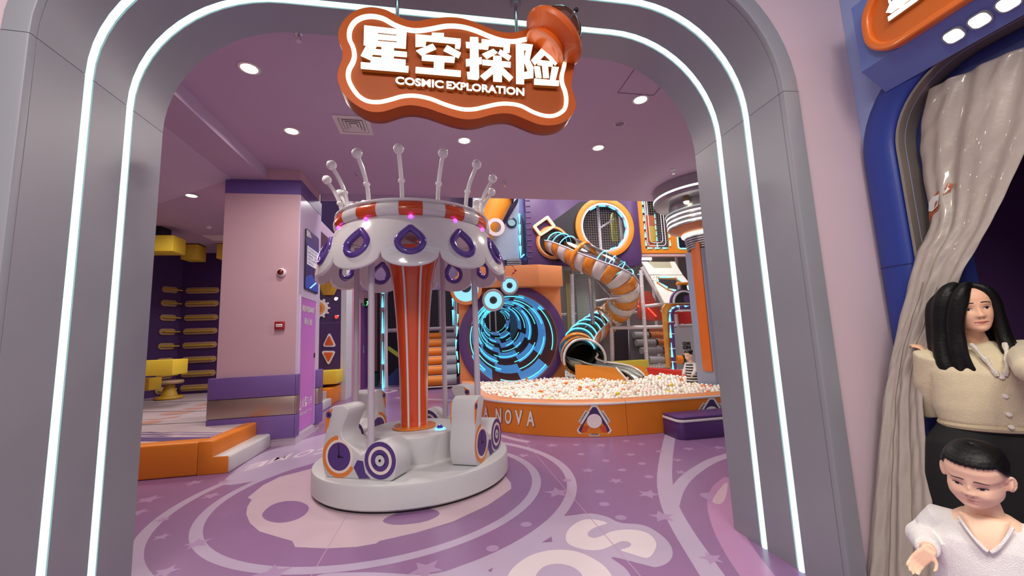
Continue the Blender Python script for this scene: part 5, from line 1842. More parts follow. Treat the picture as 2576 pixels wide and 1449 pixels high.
for px, py in ((1264, 505), (1272, 510), (1276, 500)):
    v = at_y(px, py, RY - .1)
    B().tube([v + Vector((-.03, 0, -.06)), v, v + Vector((.03, 0, .12))], [.025, .02, .006], 6).obj('led_dash', CYAN, t)
struct(B().box(-2.5, 2.9, 13.6, 13.7, 3.2, 8.2).obj('wall_tower_back', mat('tower back violet', (110, 88, 122), .6)))

# orange board with lit rectangular window
OY = 12.0
t = thing('window_board', 'orange board with a rounded lit window, between purple padded wall and column', 'board', (7.3, OY, 4))
OB = mat('orange board', (226, 138, 36))


def O2(px, py, y=OY):
    v = at_y(px, py, y)
    return (v.x, v.z)


x0, x1, z0 = O2(1612, 600)[0], O2(1760, 600)[0], O2(1680, 637)[1]
wx0, wx1, wz0 = O2(1622, 600)[0], O2(1685, 600)[0], O2(1650, 626)[1]
vx0, vz0 = O2(1703, 600)[0], O2(1715, 627)[1]
B().prism([(x0, z0), (x1 + 1.5, z0), (x1 + 1.5, 6.6), (x0, 6.6)], XZ(OY), 0, .12, [rrect(wx0, wx1, wz0, 6.3, .05), rrect(vx0, x1, vz0, vz0 + .6, .1)]).obj('panel', OB, t)
bb = [(wx0 + .02, wz0 + .02), (wx1 - .02, wz0 + .02)]
for k in range(6):
    z = wz0 + .1 + k * .28
    for x in (wx0 + .02, wx1 - .02):
        B().tube([(x, OY - .02, z), (x, OY - .02, z + .10), (x, OY - .02, z + .2)], [.03, .022, .008], 6).obj('led_dash', CYANS, t)
for k in range(3):
    x = wx0 + .06 + k * .27
    B().tube([(x, OY - .02, wz0 + .02), (x + .1, OY - .02, wz0 + .02), (x + .2, OY - .02, wz0 + .02)], [.03, .022, .008], 6).obj('led_dash', CYANS, t)
for k in range(6):
    z = wz0 + .12 + k * .2
    B().tube([((wx0 + wx1) / 2 + .1, OY + .2, z), ((wx0 + wx1) / 2 + .1, OY + .2, z + .14)], [.02, .01], 6).obj('led_dash', CYAN, t)
for ins in (.12, .22):
    P = [(x, OY + .06, z) for x, z in rrect(wx0 + ins, wx1 - ins, wz0 + ins, 6.1, .12)]
    B().tube(P, .012, 6, closed=True).obj('white_outline', WHITEM, t)
net('window_net', XZ(OY + .15), wx0, wx1, wz0, 6.3, t, .08, .006, mat('net cord pale', (150, 142, 130)))
B().box(wx0 + .35, wx0 + .75, OY + .5, OY + .55, wz0 - .1, wz0 + 1.3).obj('inner_board', mat('inner rust', (196, 96, 48), .5), t)
B().box(wx0 + .45, wx0 + .65, OY + .42, OY + .47, wz0 + .35, wz0 + .9).obj('inner_sign', mat('inner yellow', (214, 170, 50), .5), t)
P = [(x, OY - .01, z) for x, z in rrect(vx0 + .02, x1, vz0 + .02, vz0 + .6, .08)]
B().tube(P, .024, 6, closed=True).obj('led_outline', CYANS, t)
B().box(vx0, x1, OY + .1, OY + .12, vz0, vz0 + .7).obj('dark_screen', mat('screen dark', (30, 28, 44), .2), t)

# white tube frame with nets -------------------------------------------------
FY = 11.0
t = thing('climbing_tower', 'white padded tube frame with nets behind the ball pit, right of the slide', 'play frame', (5.9, FY, 0))


def fpt(px, py, y=FY):
    return at_y(px, py, y)


def post(px0, py0, px1, py1, y=FY, r=.055):
    a, c = fpt(px0, py0, y), fpt(px1, py1, y)
    B().cyl(a, c, r, 12).obj('post', TUBE, t)
    for k in range(1, 6):
        B().cyl(a.lerp(c, k / 6 - .004), a.lerp(c, k / 6 + .004), r + .004, 12).obj('tie', mat('tie white', (236, 232, 230), .4), t)


post(1612, 680, 1628, 925)
post(1680, 925, 1668, 765)
post(1541, 925, 1538, 825)
post(1444, 850, 1438, 690, 11.6)
for a, c in (((1536, 825), (1672, 822)), ((1618, 771), (1668, 765)), ((1672, 822), (1760, 818)), ((1614, 672), (1670, 768))):
    B().cyl(fpt(*a), fpt(*c), .05, 12).obj('beam', TUBE, t)
B().cyl(fpt(1700, 790), fpt(1710, 880), .05, 12).obj('beam', TUBE, t)
B().cyl(fpt(1604, 690, 13), fpt(1640, 690, 13), .015, 6).obj('light_line', CYANS, t)
a, c = fpt(1540, 925), fpt(1680, 825)
net('net', XZ(FY + .08), fpt(1612, 800).x, fpt(1672, 800).x, fpt(1612, 820).z, fpt(1612, 690).z, t, .085, .0062)
net('net', XZ(FY + .1), fpt(1508, 800).x, fpt(1612, 800).x, fpt(1550, 822).z, fpt(1550, 760).z, t, .085, .0062)
net('net', XZ(FY + .3), fpt(1508, 900).x, fpt(1545, 900).x, fpt(1550, 945).z, fpt(1550, 830).z, t, .085, .0062)
net('net', XZ(11.7), fpt(1412, 800, 11.7).x, fpt(1508, 800, 11.7).x, .3, fpt(1450, 675, 11.7).z, t, .085, .0065)
net('net', XZ(FY + .1), fpt(1622, 800).x, fpt(1690, 800).x, .35, fpt(1550, 826).z, t, .085, .0058)
net('net', XZ(12.3), fpt(1612, 700, 12.3).x, fpt(1760, 700, 12.3).x, fpt(1612, 670, 12.3).z, fpt(1612, 640, 12.3).z, t, .085, .0062)
B().box(fpt(1540, 800, 12.6).x - 3.2, fpt(1760, 800, 12.6).x + 3, 13.9, 14.0, .02, fpt(1600, 640, 13.9).z).obj('back_sheet', mat('hall mid grey', (128, 120, 118), .7, vary=.12, vscale=4), t)
for px in (1470, 1580, 1650, 1715):
    B().cyl((fpt(px, 800, 13).x, 13, .02), (fpt(px, 800, 13).x, 13, 6.5), .05, 10).obj('post', TUBE, t)
for zz in (2.2, 4.2):
    B().cyl((3.2, 13, zz), (9.5, 13, zz), .045, 10).obj('beam', TUBE, t)
B().box(fpt(1422, 700, 12.2).x, fpt(1440, 700, 12.2).x, 12.2, 12.3, .2, fpt(1430, 680, 12.2).z).obj('curtain_panel', mat('olive cloth', (150, 138, 84), .7), t)
B().box(fpt(1447, 700, 12.4).x, fpt(1495, 700, 12.4).x, 12.4, 12.5, .2, fpt(1430, 690, 12.4).z).obj('curtain_panel', mat('grey green cloth', (150, 160, 150), .7), t)
# dark doorway below the beam
B().prism([(p.x, p.z) for p in (fpt(1548, 828, 12), fpt(1580, 828, 12), fpt(1582, 925, 12), fpt(1548, 925, 12))], XZ(12.0), 0, .05).obj('doorway', mat('doorway dark', (46, 34, 46), .6), t)
B().prism([(p.x, p.z) for p in (fpt(1584, 828, 11.9), fpt(1600, 828, 11.9), fpt(1622, 868, 11.9), fpt(1622, 925, 11.9), fpt(1586, 925, 11.9))], XZ(11.9), 0, .05).obj('doorway_panel', mat('doorway grey', (104, 102, 108), .6), t)

t = thing('roller_steps', 'grey and orange padded rollers stacked behind the net, right of the slide', 'rollers', fpt(1650, 900))
for k, (py, p0, pm, p1) in enumerate(((826, 1595, 1628, 1672), (843, 1594, 1632, 1674), (862, 1600, 1650, 1676), (882, 1612, 1668, 1680), (905, 1632, 1672, 1684))):
    y = 12.0 - .22 * k
    a, c, m_ = fpt(p0, py, y), fpt(p1, py, y), fpt(pm, py, y)
    B().cyl(a, m_ - Vector((.03, 0, 0)), .10, 16).obj('roll', ROLLG, t)
    B().cyl(m_ - Vector((.03, 0, 0)), m_ + Vector((.03, 0, 0)), .103, 16).obj('roll_band', BLACK, t)
    B().cyl(m_ + Vector((.03, 0, 0)), c, .10, 16).obj('roll', mat('roll rust orange', (206, 118, 58), .45), t)

t = thing('padded_beam', 'yellow-olive padded beam lying beyond the slide exit', 'beam pad', fpt(1590, 915, 10.4))
a, c = fpt(1546, 924, 10.4), fpt(1632, 905, 10.4)
B().box(a.x, c.x, 10.4, 10.7, .02, c.z).obj('beam', mat('olive yellow vinyl', (190, 172, 60), .45), t, bevel=.03)
t = thing('red_kerb', 'low red padded divider across the ball pit', 'kerb pad', fpt(1680, 930, 8.9))
a, c = fpt(1629, 925, 9.6), fpt(1735, 934, 8.6)
a2, c2 = fpt(1629, 950, 9.6), fpt(1735, 950, 8.6)
B().hexa([a, c, Vector((c.x, c.y, .34)), Vector((a.x, a.y, .34))], [v + Vector((.1, .25, 0)) for v in (a, c, Vector((c.x, c.y, .34)), Vector((a.x, a.y, .34)))]).obj('pad', mat('red vinyl', (196, 44, 34), .4), t, bevel=.02)
t = thing('net_slope', 'red-orange slide hump with red light line seen through the nets', 'slide', fpt(1650, 760, 12.2))
hp = smooth([(p.x, p.z) for p in (fpt(1618, 800, 12.2), fpt(1616, 745, 12.2), fpt(1632, 732, 12.2), fpt(1648, 755, 12.2), fpt(1665, 790, 12.2), fpt(1668, 805, 12.2))], 4)
B().prism([tuple(p) for p in hp], XZ(12.2), 0, .3).obj('hump', mat('red orange vinyl', (206, 74, 52), .45), t)
B().cyl(fpt(1620, 764, 12.1), fpt(1651, 796, 12.1), .022, 8).obj('light_line', glow('red neon', (255, 70, 56), 2.5), t)
B().cyl(fpt(1597, 758, 12.1), fpt(1607, 772, 12.1), .022, 8).obj('light_line', glow('red neon', (255, 70, 56), 2.5), t)
B().box(fpt(1693, 790, 11.8).x, fpt(1760, 790, 11.8).x, 11.8, 11.9, fpt(1700, 815, 11.8).z, fpt(1700, 785, 11.8).z).obj('red_band', mat('red vinyl', (196, 44, 34)), t)

# white sloping board with a lit cut-out window
SLY0, SLY1 = 11.6, 10.6
t = thing('sloped_board', 'white sloping board with a lit polygon window above the net frame', 'board', fpt(1680, 720))
pts4 = [fpt(1616, 658, 11.6), fpt(1697, 658, 11.6), fpt(1745, 765, 10.6), fpt(1672, 762, 10.6)]
u_ = pts4[1] - pts4[0]
v_ = pts4[3] - pts4[0]
nrm = u_.cross(v_).normalized()
if nrm.y > 0:
    nrm = -nrm


def slp(a, h, c=0.0):
    return pts4[0] + u_ * a + v_ * h + nrm * -c


win = [(.16, .42), (.72, .44), (.92, .62), (.80, .94), (.50, .76), (.30, .70), (.10, .54)]
B().prism([(-.02, 0), (.15, 0), (.25, .17), (.80, .17), (.86, .0), (1, 0), (1.0, .34), (0, .34)], slp, 0, .05).obj('upper_panel', mat('board ivory', (222, 218, 206), .4), t)
B().prism([(0, .355), (1, .355), (1.15, 1), (.0, 1)], slp, 0, .05, [win]).obj('lower_panel', mat('board ivory', (222, 218, 206)), t)
B().prism([(.15, .0), (.86, .0), (.80, .165), (.25, .165)], slp, .01, .04).obj('hatch', mat('board sage', (170, 166, 140), .4), t)
Pw = [slp(a, h, -.012) for a, h in win]
B().tube(Pw, .035, 6, closed=True).obj('window_edge', OB, t)
for i in range(7):
    a, c = Pw[i], Pw[(i + 1) % 7]
    B().tube([a.lerp(c, .1) + nrm * .03, a.lerp(c, .55) + nrm * .03, a.lerp(c, .9) + nrm * .03], [.034, .024, .010], 6).obj('led_dash', CYANS, t)

# purple entrance arch with dashed light line and orange board
PY = 9.4
t = thing('purple_arch', 'purple padded tube arch on an orange board with dashed cyan light line', 'arch', fpt(1690, 925, PY))
B().prism([(p.x, p.z) for p in (fpt(1682, 925, PY), fpt(1670, 775, PY), fpt(1678, 764, PY), fpt(1760, 762, PY), fpt(1760, 775, PY), fpt(1695, 778, PY), fpt(1686, 790, PY), fpt(1694, 925, PY))], XZ(PY + .06), 0, .06).obj('board', OB, t)
P = smooth([fpt(*p, PY) for p in ((1697, 940), (1694, 900), (1690, 840), (1688, 795), (1692, 780), (1705, 774), (1730, 773), (1765, 773))], 5, closed=False)
PT = mat('arch tube purple', (86, 56, 112), .4)
B().tube(P, .062, 14).obj('arch_tube', PT, t)
for px, py in ((1696, 912), (1693, 878), (1690, 845), (1688, 812), (1705, 776)):
    c = min(range(len(P)), key=lambda i: (P[i] - fpt(px, py, PY)).length)
    d = (P[min(c + 1, len(P) - 1)] - P[max(c - 1, 0)]).normalized()
    B().cyl(P[c] - d * .012, P[c] + d * .012, .066, 14).obj('tie', WHITEM, t)
for i in range(1, len(P) - 4, 4):
    B().tube([v + Vector((-.055, -.04, .02)) for v in P[i:i + 4]], [.03, .022, .014, .006], 6).obj('led_dash', CYAN, t)
t = thing('arch_dial', 'black half-round dial with purple rim and orange cap on top of the purple arch', 'ornament', fpt(1720, 762, PY))
dc = fpt(1722, 761, PY)
half = lambda r: [(dc.x + r * cos(pi * i / 24), dc.z + r * sin(pi * i / 24)) for i in range(25)]
B().prism(half(.36), XZ(PY + .02), 0, .08).obj('rim', PT, t)
B().prism(half(.32), XZ(PY + .0), 0, .03).obj('white_ring', WHITEM, t)
B().prism(half(.27), XZ(PY - .015), 0, .03).obj('face', BLACK, t)
B().prism([(x, z) for x, z in circ(dc.x + .06, dc.z + .09, .09, 18) if z > dc.z] , XZ(PY - .022), 0, .01).obj('purple_cloud', PT, t)
B().prism([(x, z) for x, z in circ(dc.x + .17, dc.z + .10, .11, 18) if z > dc.z], XZ(PY - .024), 0, .01).obj('purple_cloud', PT, t)
cp = fpt(1722, 713, PY)
B().box(cp.x - .05, cp.x + .05, PY - .01, PY + .06, dc.z + .33, cp.z).obj('cap_neck', BLACK, t)
B().box(cp.x - .20, cp.x + .25, PY - .03, PY + .10, cp.z - .035, cp.z + .035).obj('cap', OB, t, bevel=.02)
t = thing('come_on_board', 'grey back board lettered COME ON behind the child in the pit', 'board', fpt(1730, 870, 10.6))
xa, xb = fpt(1696, 870, 10.6).x, fpt(1790, 870, 10.6).x
B().box(xa, xb, 10.62, 10.68, .02, fpt(1700, 825, 10.62).z).obj('panel', mat('board grey', (150, 146, 152), .5), t)
bb = B()
ft = lambda a, h, c=0.0: fpt(a, h, 10.61)
text_on(bb, 'COME', (1717, 1737, 868, 860), ft, 0, .06)
text_on(bb, 'ON', (1718, 1738, 879, 869), ft, 0, .08)
bb.obj('lettering', BLACK, t, normals=False)
t = thing('pit_roller', 'orange and black padded roller at the back of the pit, left of the child', 'roller', fpt(1705, 905, 10.3))
B().cyl(fpt(1700, 905, 10.3), fpt(1714, 905, 10.3), .12, 18).obj('roll', ORANGE, t)
B().cyl(fpt(1714, 905, 10.3), fpt(1720, 905, 10.3), .122, 18).obj('roll_band', BLACK, t)
lamp_t = thing('tube_lamp', 'short bright tube lamp under the floor beam above the sloped board', 'lamp', fpt(1625, 651, 12.4))
B().cyl(fpt(1613, 651, 12.4), fpt(1638, 651, 12.4), .05, 10).obj('tube', glow('tube white', (255, 255, 250), 5), lamp_t)
B().box(fpt(1612, 640, 12.42).x, fpt(1640, 640, 12.42).x, 12.44, 12.52, fpt(1612, 649, 12.42).z, fpt(1612, 643, 12.42).z).obj('batten', WHITEM, lamp_t)
t = thing('hall_floor_edge', 'pale pink floor edge beam running over the nets at upper right', 'beam', fpt(1690, 642, 12.1))
B().box(fpt(1612, 640, 12.1).x, fpt(1800, 640, 12.1).x, 12.02, 12.2, fpt(1650, 645, 12.02).z, fpt(1650, 638, 12.02).z).obj('edge', mat('edge pink', (206, 170, 170), .5), t)
# ------------------------------------------------------------------ column with the lit capital
KY = 7.15
KX_ = 5.32
dz = lambda L: [(r, z - .05) for r, z in L]
t = thing('lit_column', 'grey column with an orange stripe and a stepped capital of white light rings', 'column', (KX_, KY, 0))
SH = mat('column blue grey', (150, 156, 180), .45, metal=.1, vary=.05)
SG = mat('capital silver', (170, 166, 174), .3, metal=.5, vary=.04)
LW = glow('capital light', (255, 252, 240), 3)
B().box(KX_ - .32, KX_ + .36, KY - .28, KY + .28, .02, 3.06).obj('shaft', SH, t, bevel=.03)
zz0, zz1 = at_x(1782, 934, KX_ - .325).z, at_x(1755, 610, KX_ - .325).z
B().box(KX_ - .345, KX_ - .319, KY - .25, KY + .03, zz0, zz1).obj('orange_stripe', mat('column orange', (218, 106, 24), .4, vary=.04), t, bevel=.006)
c = (KX_, KY, -.05)
for k in range(6):
    z = 3.13 + .045 * k
    B().lathe([(.34, z), (.37 + .006 * k, z + .006), (.37 + .006 * k, z + .034), (.34, z + .04)], 56, c).obj('neck_ring', SG, t)
B().lathe([(0, 3.10), (.345, 3.10), (.345, 3.42), (0, 3.42)], 40, c).obj('neck_core', GREYD, t)
B().lathe([(.40, 3.405), (.45, 3.415), (.455, 3.44), (.42, 3.455), (.38, 3.44)], 64, c).obj('light_ring', LW, t)
B().lathe([(0, 3.42), (.40, 3.43), (.47, 3.47), (.66, 3.55), (.68, 3.58), (0, 3.58)], 64, c).obj('orange_bowl', mat('capital orange', (206, 130, 84), .35, vary=.03), t)
for k, (r, z) in enumerate(((.70, 3.60), (.705, 3.69), (.71, 3.78))):
    B().lathe([(0, z - .03), (r - .01, z - .03), (r, z - .02), (r, z + .006), (r - .02, z + .006), (r - .02, z + .04), (r, z + .04), (r - .01, z + .062), (0, z + .062)], 64, c).obj('tier', SG, t)
    B().lathe([(r - .022, z + .005), (r + .004, z + .008), (r + .004, z + .036), (r - .022, z + .038)], 64, c).obj('light_ring', LW, t)
B().lathe([(0, 3.83), (.70, 3.83), (.72, 3.86), (.66, 3.90), (.64, 4.10), (0, 4.10)], 64, c).obj('waist', SG, t)
B().lathe([(.70, 3.865), (.735, 3.875), (.72, 3.89), (.69, 3.885)], 64, c).obj('pale_ring', mat('ring mint', (200, 224, 220), .3, emit=.3), t)
B().lathe([(0, 4.08), (.86, 4.08), (.92, 4.11), (.935, 4.15), (.935, 4.19), (.915, 4.19), (.915, 4.23), (.93, 4.23), (.93, 4.435), (0, 4.435)], 72, c).obj('top_disc', SG, t)
B().lathe([(.913, 4.19), (.938, 4.193), (.938, 4.227), (.913, 4.23)], 72, c).obj('light_ring', LW, t)
for px, py in ((1713, 514), (1665, 543)):
    d = at_y(px, py, KY - .5)
    a = atan2(d.y - .25 - KY, d.x - KX_)
    p = Vector((KX_ + .70 * cos(a), KY + .70 * sin(a), 4.0))
    if px < 1700:
        p = Vector((KX_ + .74 * cos(radians(212)), KY + .74 * sin(radians(212)), 3.94))
    else:
        p = Vector((KX_ + .74 * cos(radians(238)), KY + .74 * sin(radians(238)), 3.94))
    s_ = B().lathe([(.02, .09), (.05, .088), (.062, .06), (.06, .0), (.05, -.02)], 20, p).obj('spot_can', mat('spot brass', (150, 130, 90), .3, metal=.6), t)
    B().ball(p + Vector((0, 0, -.005)), .056, 16, 10).obj('spot_bulb', glow('spot warm', (255, 246, 214), 4), s_)
# ------------------------------------------------------------------ right-hand wall with the blue doorway
BLUEW = mat('periwinkle wall paint', (150, 162, 206), .5, vary=.03)
NAVY = mat('royal blue vinyl', (36, 56, 140), .42, vary=.05, bump=.04, bscale=160)
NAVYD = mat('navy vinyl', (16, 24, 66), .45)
JAMB = mat('grey taupe metal', (140, 130, 122), .35, metal=.5, vary=.04)


def door_path(d, n=12):
    y0, y1, zt, r = 1.985 - d, -.9 + d, 3.03 - d, .58 - d
    r = max(r, .05)
    p = [(y0, 0), (y0, zt - r)]
    p += [(y0 - r + r * cos(pi / 2 * i / n), zt - r + r * sin(pi / 2 * i / n)) for i in range(1, n + 1)]
    p += [(y1 + r - r * sin(pi / 2 * i / n), zt - r + r * cos(pi / 2 * i / n)) for i in range(n + 1)]
    p += [(y1, 0)]
    return p


hole = door_path(.21)
struct(B().prism([(1.999, 0)] + hole + [(-3.5, 0), (-3.5, 5.6), (1.999, 5.6)], YZ(WX), 0, .10).obj('wall_right', BLUEW))
dr = thing('blue_doorway_frame', 'rounded doorway frame of royal blue padding with a grey metal jamb, right wall', 'door frame', (2.6, 1.8, 0))


def dsweep(name, m, prof, lo=0, hi=None, ang=50):
    rings = [[Vector((x, y, z)) for y, z in door_path(d)][lo:hi] for d, x in prof]
    n, k = len(rings), len(rings[0])
    vs = [rings[i][j] for j in range(k) for i in range(n)]
    for v in vs:
        v.z = max(v.z, .004)
    fs = [(j * n + i, j * n + (i + 1) % n, (j + 1) * n + (i + 1) % n, (j + 1) * n + i) for j in range(k - 1) for i in range(n)]
    fs += [tuple(range(n))[::-1], tuple((k - 1) * n + i for i in range(n))]
    return B().add(vs, fs).obj(name, m, dr, ang=ang)


pp = [(.0, WX - .002), (.004, WX - .034), (.02, WX - .048), (.06, WX - .060), (.12, WX - .062), (.165, WX - .054), (.182, WX - .040), (.186, WX - .002)]
zsplit = 1.78
pad = dsweep('blue_pad', NAVY, pp)
B().tube([Vector((x - .001, 1.985 - d, zsplit)) for d, x in pp], .003, 5).obj('pad_seam', NAVYD, dr)
dsweep('metal_jamb', JAMB, [(.188, WX - .034), (.196, WX - .048), (.208, WX - .044), (.214, WX + .10), (.205, WX + .10), (.19, WX - .002)])
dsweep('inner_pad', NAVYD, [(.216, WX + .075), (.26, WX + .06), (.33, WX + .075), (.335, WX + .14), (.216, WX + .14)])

# sign box over the doorway
sb = thing('blue_sign_box', 'blue sign box with orange nameplate and glowing rounded squares above the curtained doorway', 'sign', (2.5, 1.2, 3.0))
BOX = mat('sign box periwinkle', (104, 122, 186), .42, vary=.03)
pr = [(2.664, 2.83), (2.60, 2.796), (2.45, 2.912), (2.45, 3.323), (2.664, 3.44)]
fy = lambda a, b_, c=0.0: Vector((a, 1.78 - c, b_))
B().prism(pr, fy, 0, 2.6).obj('box', BOX, sb)
pl_x = 2.449
yb = at_x(2172, 95, 2.41).y
zb = at_x(2340, 62, 2.41).z
pls = rrect(yb - 1.9, yb, zb, zb + .40, .17, 8)
pi_ = rrect(yb - 1.86, yb - .04, zb + .04, zb + .36, .14, 8)
B().prism(pls, YZ(pl_x), -.05, 0, [pi_]).obj('plate_rim', mat('plate orange', (228, 112, 30), .3, coat=.4), sb, bevel=.012, seg=3)
B().prism(pi_, YZ(pl_x), -.025, 0).obj('plate', mat('plate amber', (206, 104, 34), .35, vary=.05), sb)
g0, g1 = at_x(2232, 55, 2.40), at_x(2325, 10, 2.40)
fg = lambda a, b_, c=0.0: Vector((2.40 + c, g0.y - a, g0.z + b_))
for k, ch in enumerate('星际'):
    bb = B()
    text_on(bb, ch, (.155 * k, .155 * k + .14, 0, .17), fg, 0, .035, .004)
    go = bb.obj('glyph', GLYPH, sb)
    bb = B()
    text_on(bb, ch, (.155 * k - .004, .155 * k + .144, -.004, .174), fg, .005, .04, .02)
    bb.obj('glyph_return', GEDGE, go)
n_s = Vector((2.60 - 2.45, 0, 2.796 - 2.912)).normalized()
fs2 = frame((2.45, 1.78, 2.912), (0, -1, 0), n_s)
sgn = -1 if (fs2(0, 0, 1) - fs2(0, 0, 0)).x > 0 else 1
for k in range(7):
    d0 = 1.78 - (1.402 - .098 * k)
    rr = rrect(d0 - .040, d0 + .040, .062, .135, .026)
    rr2 = rrect(d0 - .034, d0 + .034, .067, .130, .022)
    B().prism(rr, fs2, .0, .014 * sgn, [rr2]).obj('lamp_frame', mat('lamp frame grey', (150, 152, 160), .4), sb)
    B().prism(rr2, fs2, .0, .004 * sgn).obj('lamp_face', glow('square lamp', (255, 255, 246), 4), sb)

# dark purple room beyond the doorway
DKR = mat('dark purple room', (70, 42, 84), .6, vary=.05)
struct(B().box(WX + .10, 6.0, 1.99, 2.0, 0, 3.4).obj('wall_inner_north', DKR))
struct(B().box(5.0, 5.1, -3.4, 1.99, 0, 3.4).obj('wall_inner_east', DKR))
struct(B().box(WX + .10, 5.0, -3.5, -3.4, 0, 3.4).obj('wall_inner_south', DKR))
struct(B().box(WX + .10, 5.0, -3.4, 1.99, 3.3, 3.4).obj('ceiling_inner', DKR))
q = at_x(2527, 583, 4.9)
t = thing('purple_wall_lamp', 'small dim purple lamp on the dark wall behind the curtain', 'lamp', (5.0, q.y, q.z))
B().lathe([(.05, 0), (.055, .04), (.045, .06), (.0, .05)], 20, (4.999, q.y, q.z), (-1, 0, 0)).obj('case', BLACK, t)
B().lathe([(0, .062), (.04, .061)], 18, (4.999, q.y, q.z), (-1, 0, 0)).obj('lamp_face', glow('violet lamp', (100, 60, 190), .8), t)

# gathered curtain
Lc = [(2335, 225, 2.695), (2314, 330, 2.70), (2318, 430, 2.70), (2338, 560, 2.67), (2302, 640, 2.60), (2272, 760, 2.54), (2244, 880, 2.49), (2222, 1000, 2.43), (2207, 1150, 2.36), (2192, 1300, 2.29), (2176, 1480, 2.20)]
Rc = [(2660, 80, 2.695), (2610, 300, 2.67), (2548, 450, 2.65), (2490, 565, 2.61), (2425, 680, 2.57), (2375, 790, 2.53), (2336, 880, 2.49), (2322, 1000, 2.46), (2334, 1150, 2.42), (2350, 1300, 2.36), (2366, 1480, 2.29)]
Ls = smooth([at_x(*p) for p in Lc], 6, closed=False)
Rs = smooth([at_x(*p) for p in Rc], 6, closed=False)
rn = random.Random(3)
ph = [rn.uniform(0, 6.28) for _ in range(8)]


def curt(u, v, off=0.0):
    k = v * (len(Ls) - 1)
    i = min(int(k), len(Ls) - 2)
    f = k - i
    a, b_ = Ls[i].lerp(Ls[i + 1], f), Rs[i].lerp(Rs[i + 1], f)
    p = a.lerp(b_, u)
    w = (a - b_).length
    fold = .17 * min(w, .22) * (.30 * sin(u * 2 * pi * 2.6 + ph[0] + v * 1.2) + .20 * sin(u * 2 * pi * 4.7 + ph[1] - v * 2.0)) * (.55 + .45 * sin(pi * min(1, u * 1.0 + .05)))
    wr = .0035 * sin(v * 46 + u * 9 + ph[2]) * sin(u * 13 + v * 21) + .003 * sin(v * 90 + u * 31 + ph[3]) * sin(u * 7 + v * 11)
    sag = .05 * sin(pi * u) * max(0, .5 - v)
    p.x += fold + wr - off - sag * .4
    p.z = max(p.z, .006)
    return p


cu = thing('door_curtain', 'shiny grey-beige plastic curtain gathered to the left of the blue doorway', 'curtain', (2.6, 1.7, 0))
CURT = mat('curtain plastic film', (170, 158, 148), .38, vary=.06, vscale=4, coat=.55, bump=.25, bscale=22)
B().grid(curt, 72, 150).obj('sheet', CURT, cu, ang=180, solid=.004)
for u in (.33, .66):
    B().tube([curt(u, .45 + .55 * i / 60, .004) for i in range(61)], .0022, 5).obj('stitch_line', mat('curtain seam', (136, 122, 110), .6), cu)
# printed orange and white emblem scraps near the left edge of the sheet


def cpatch(name, m, pts, off):
    """pts in pixels: find u,v on the sheet"""
    out = []
    for px, py in pts:
        best = None
        for i in range(40):
            for j in range(40):
                u, v = i / 39 * .5, .22 + j / 39 * .22
                p = curt(u, v)
                d = p - EYE
                w = d.dot(_F)
                e = (1288 + FPX * d.dot(_R) / w - px) ** 2 + (724.5 - FPX * d.dot(_U) / w - py) ** 2
                if best is None or e < best[0]:
                    best = (e, u, v)
        out.append(best[1:])
    b = B()
    tr = tessellate_polygon([[Vector((*p, 0)) for p in out]])
    b.add([curt(u, v, off) for u, v in out], [tuple(t_) for t_ in tr])
    return b.obj(name, m, cu, normals=False)


OPR = mat('curtain print rust', (172, 88, 46), .45)
WPR = mat('curtain print white', (226, 222, 218), .45)
cpatch('print_rust', OPR, [(2396, 440), (2402, 455), (2392, 485), (2378, 492), (2362, 525), (2345, 545), (2335, 562), (2328, 560), (2334, 525), (2345, 500), (2362, 482), (2380, 478), (2388, 462)], .006)
cpatch('print_white', WPR, [(2392, 462), (2390, 478), (2378, 488), (2384, 474)], .009)
cpatch('print_white', WPR, [(2366, 490), (2362, 515), (2348, 532), (2338, 530), (2340, 510), (2350, 497)], .009)
cpatch('print_rust', OPR, [(2362, 500), (2360, 514), (2353, 522), (2356, 508)], .012)
B().tube([Vector((2.745, 1.75, 2.70)), Vector((2.745, -.6, 2.70))], .012, 8).obj('curtain_rod', CHROME, cu)
# ------------------------------------------------------------------ people
SKIN = mat('skin warm', (238, 186, 154), .45, vary=.05, vscale=14, sss=.15)
SKINC = mat('skin child', (250, 204, 174), .45, vary=.05, vscale=16, sss=.15)
LIP = mat('lip rose', (190, 104, 92), .4)
LIPC = mat('lip child', (214, 140, 122), .4)
HAIR = mat('black hair', (11, 9, 9), .5, vary=.15, vscale=30, bump=.2, bscale=90, spec=.3)
EYEW = mat('eye white', (226, 216, 208), .2)
IRIS = mat('iris dark', (34, 22, 18), .12, coat=.6)
BROW = mat('brow dark', (58, 44, 38), .6)
LASH = mat('lash dark', (24, 18, 18), .5)
KNIT = mat('cream knit', (222, 206, 172), .85, vary=.06, vscale=30, bump=.5, bscale=260, sheen=.3)
TERRY = mat('white terry cotton', (250, 244, 244), .9, vary=.04, vscale=40, bump=.6, bscale=320, sheen=.3)
TROUS = mat('black cloth', (16, 15, 18), .8, vary=.1)

LV = [(0.0, .10, .30, .05), (.03, .17, .35, .10), (.10, .225, .375, .17), (.20, .27, .38, .26), (.30, .298, .382, .34), (.40, .316, .38, .40), (.50, .326, .372, .44), (.60, .333, .385, .46), (.70, .33, .388, .46),
      (.80, .308, .36, .43), (.88, .265, .30, .37), (.94, .20, .22, .28), (.98, .115, .125, .16), (1.0, .02, .02, .02)]


def lvl(z):
    for i in range(len(LV) - 1):
        if LV[i][0] <= z <= LV[i + 1][0]:
            f = (z - LV[i][0]) / (LV[i + 1][0] - LV[i][0])
            f = f * f * (3 - 2 * f) * .35 + f * .65
            return [LV[i][k] + (LV[i + 1][k] - LV[i][k]) * f for k in (1, 2, 3)]
    return LV[-1][1:]


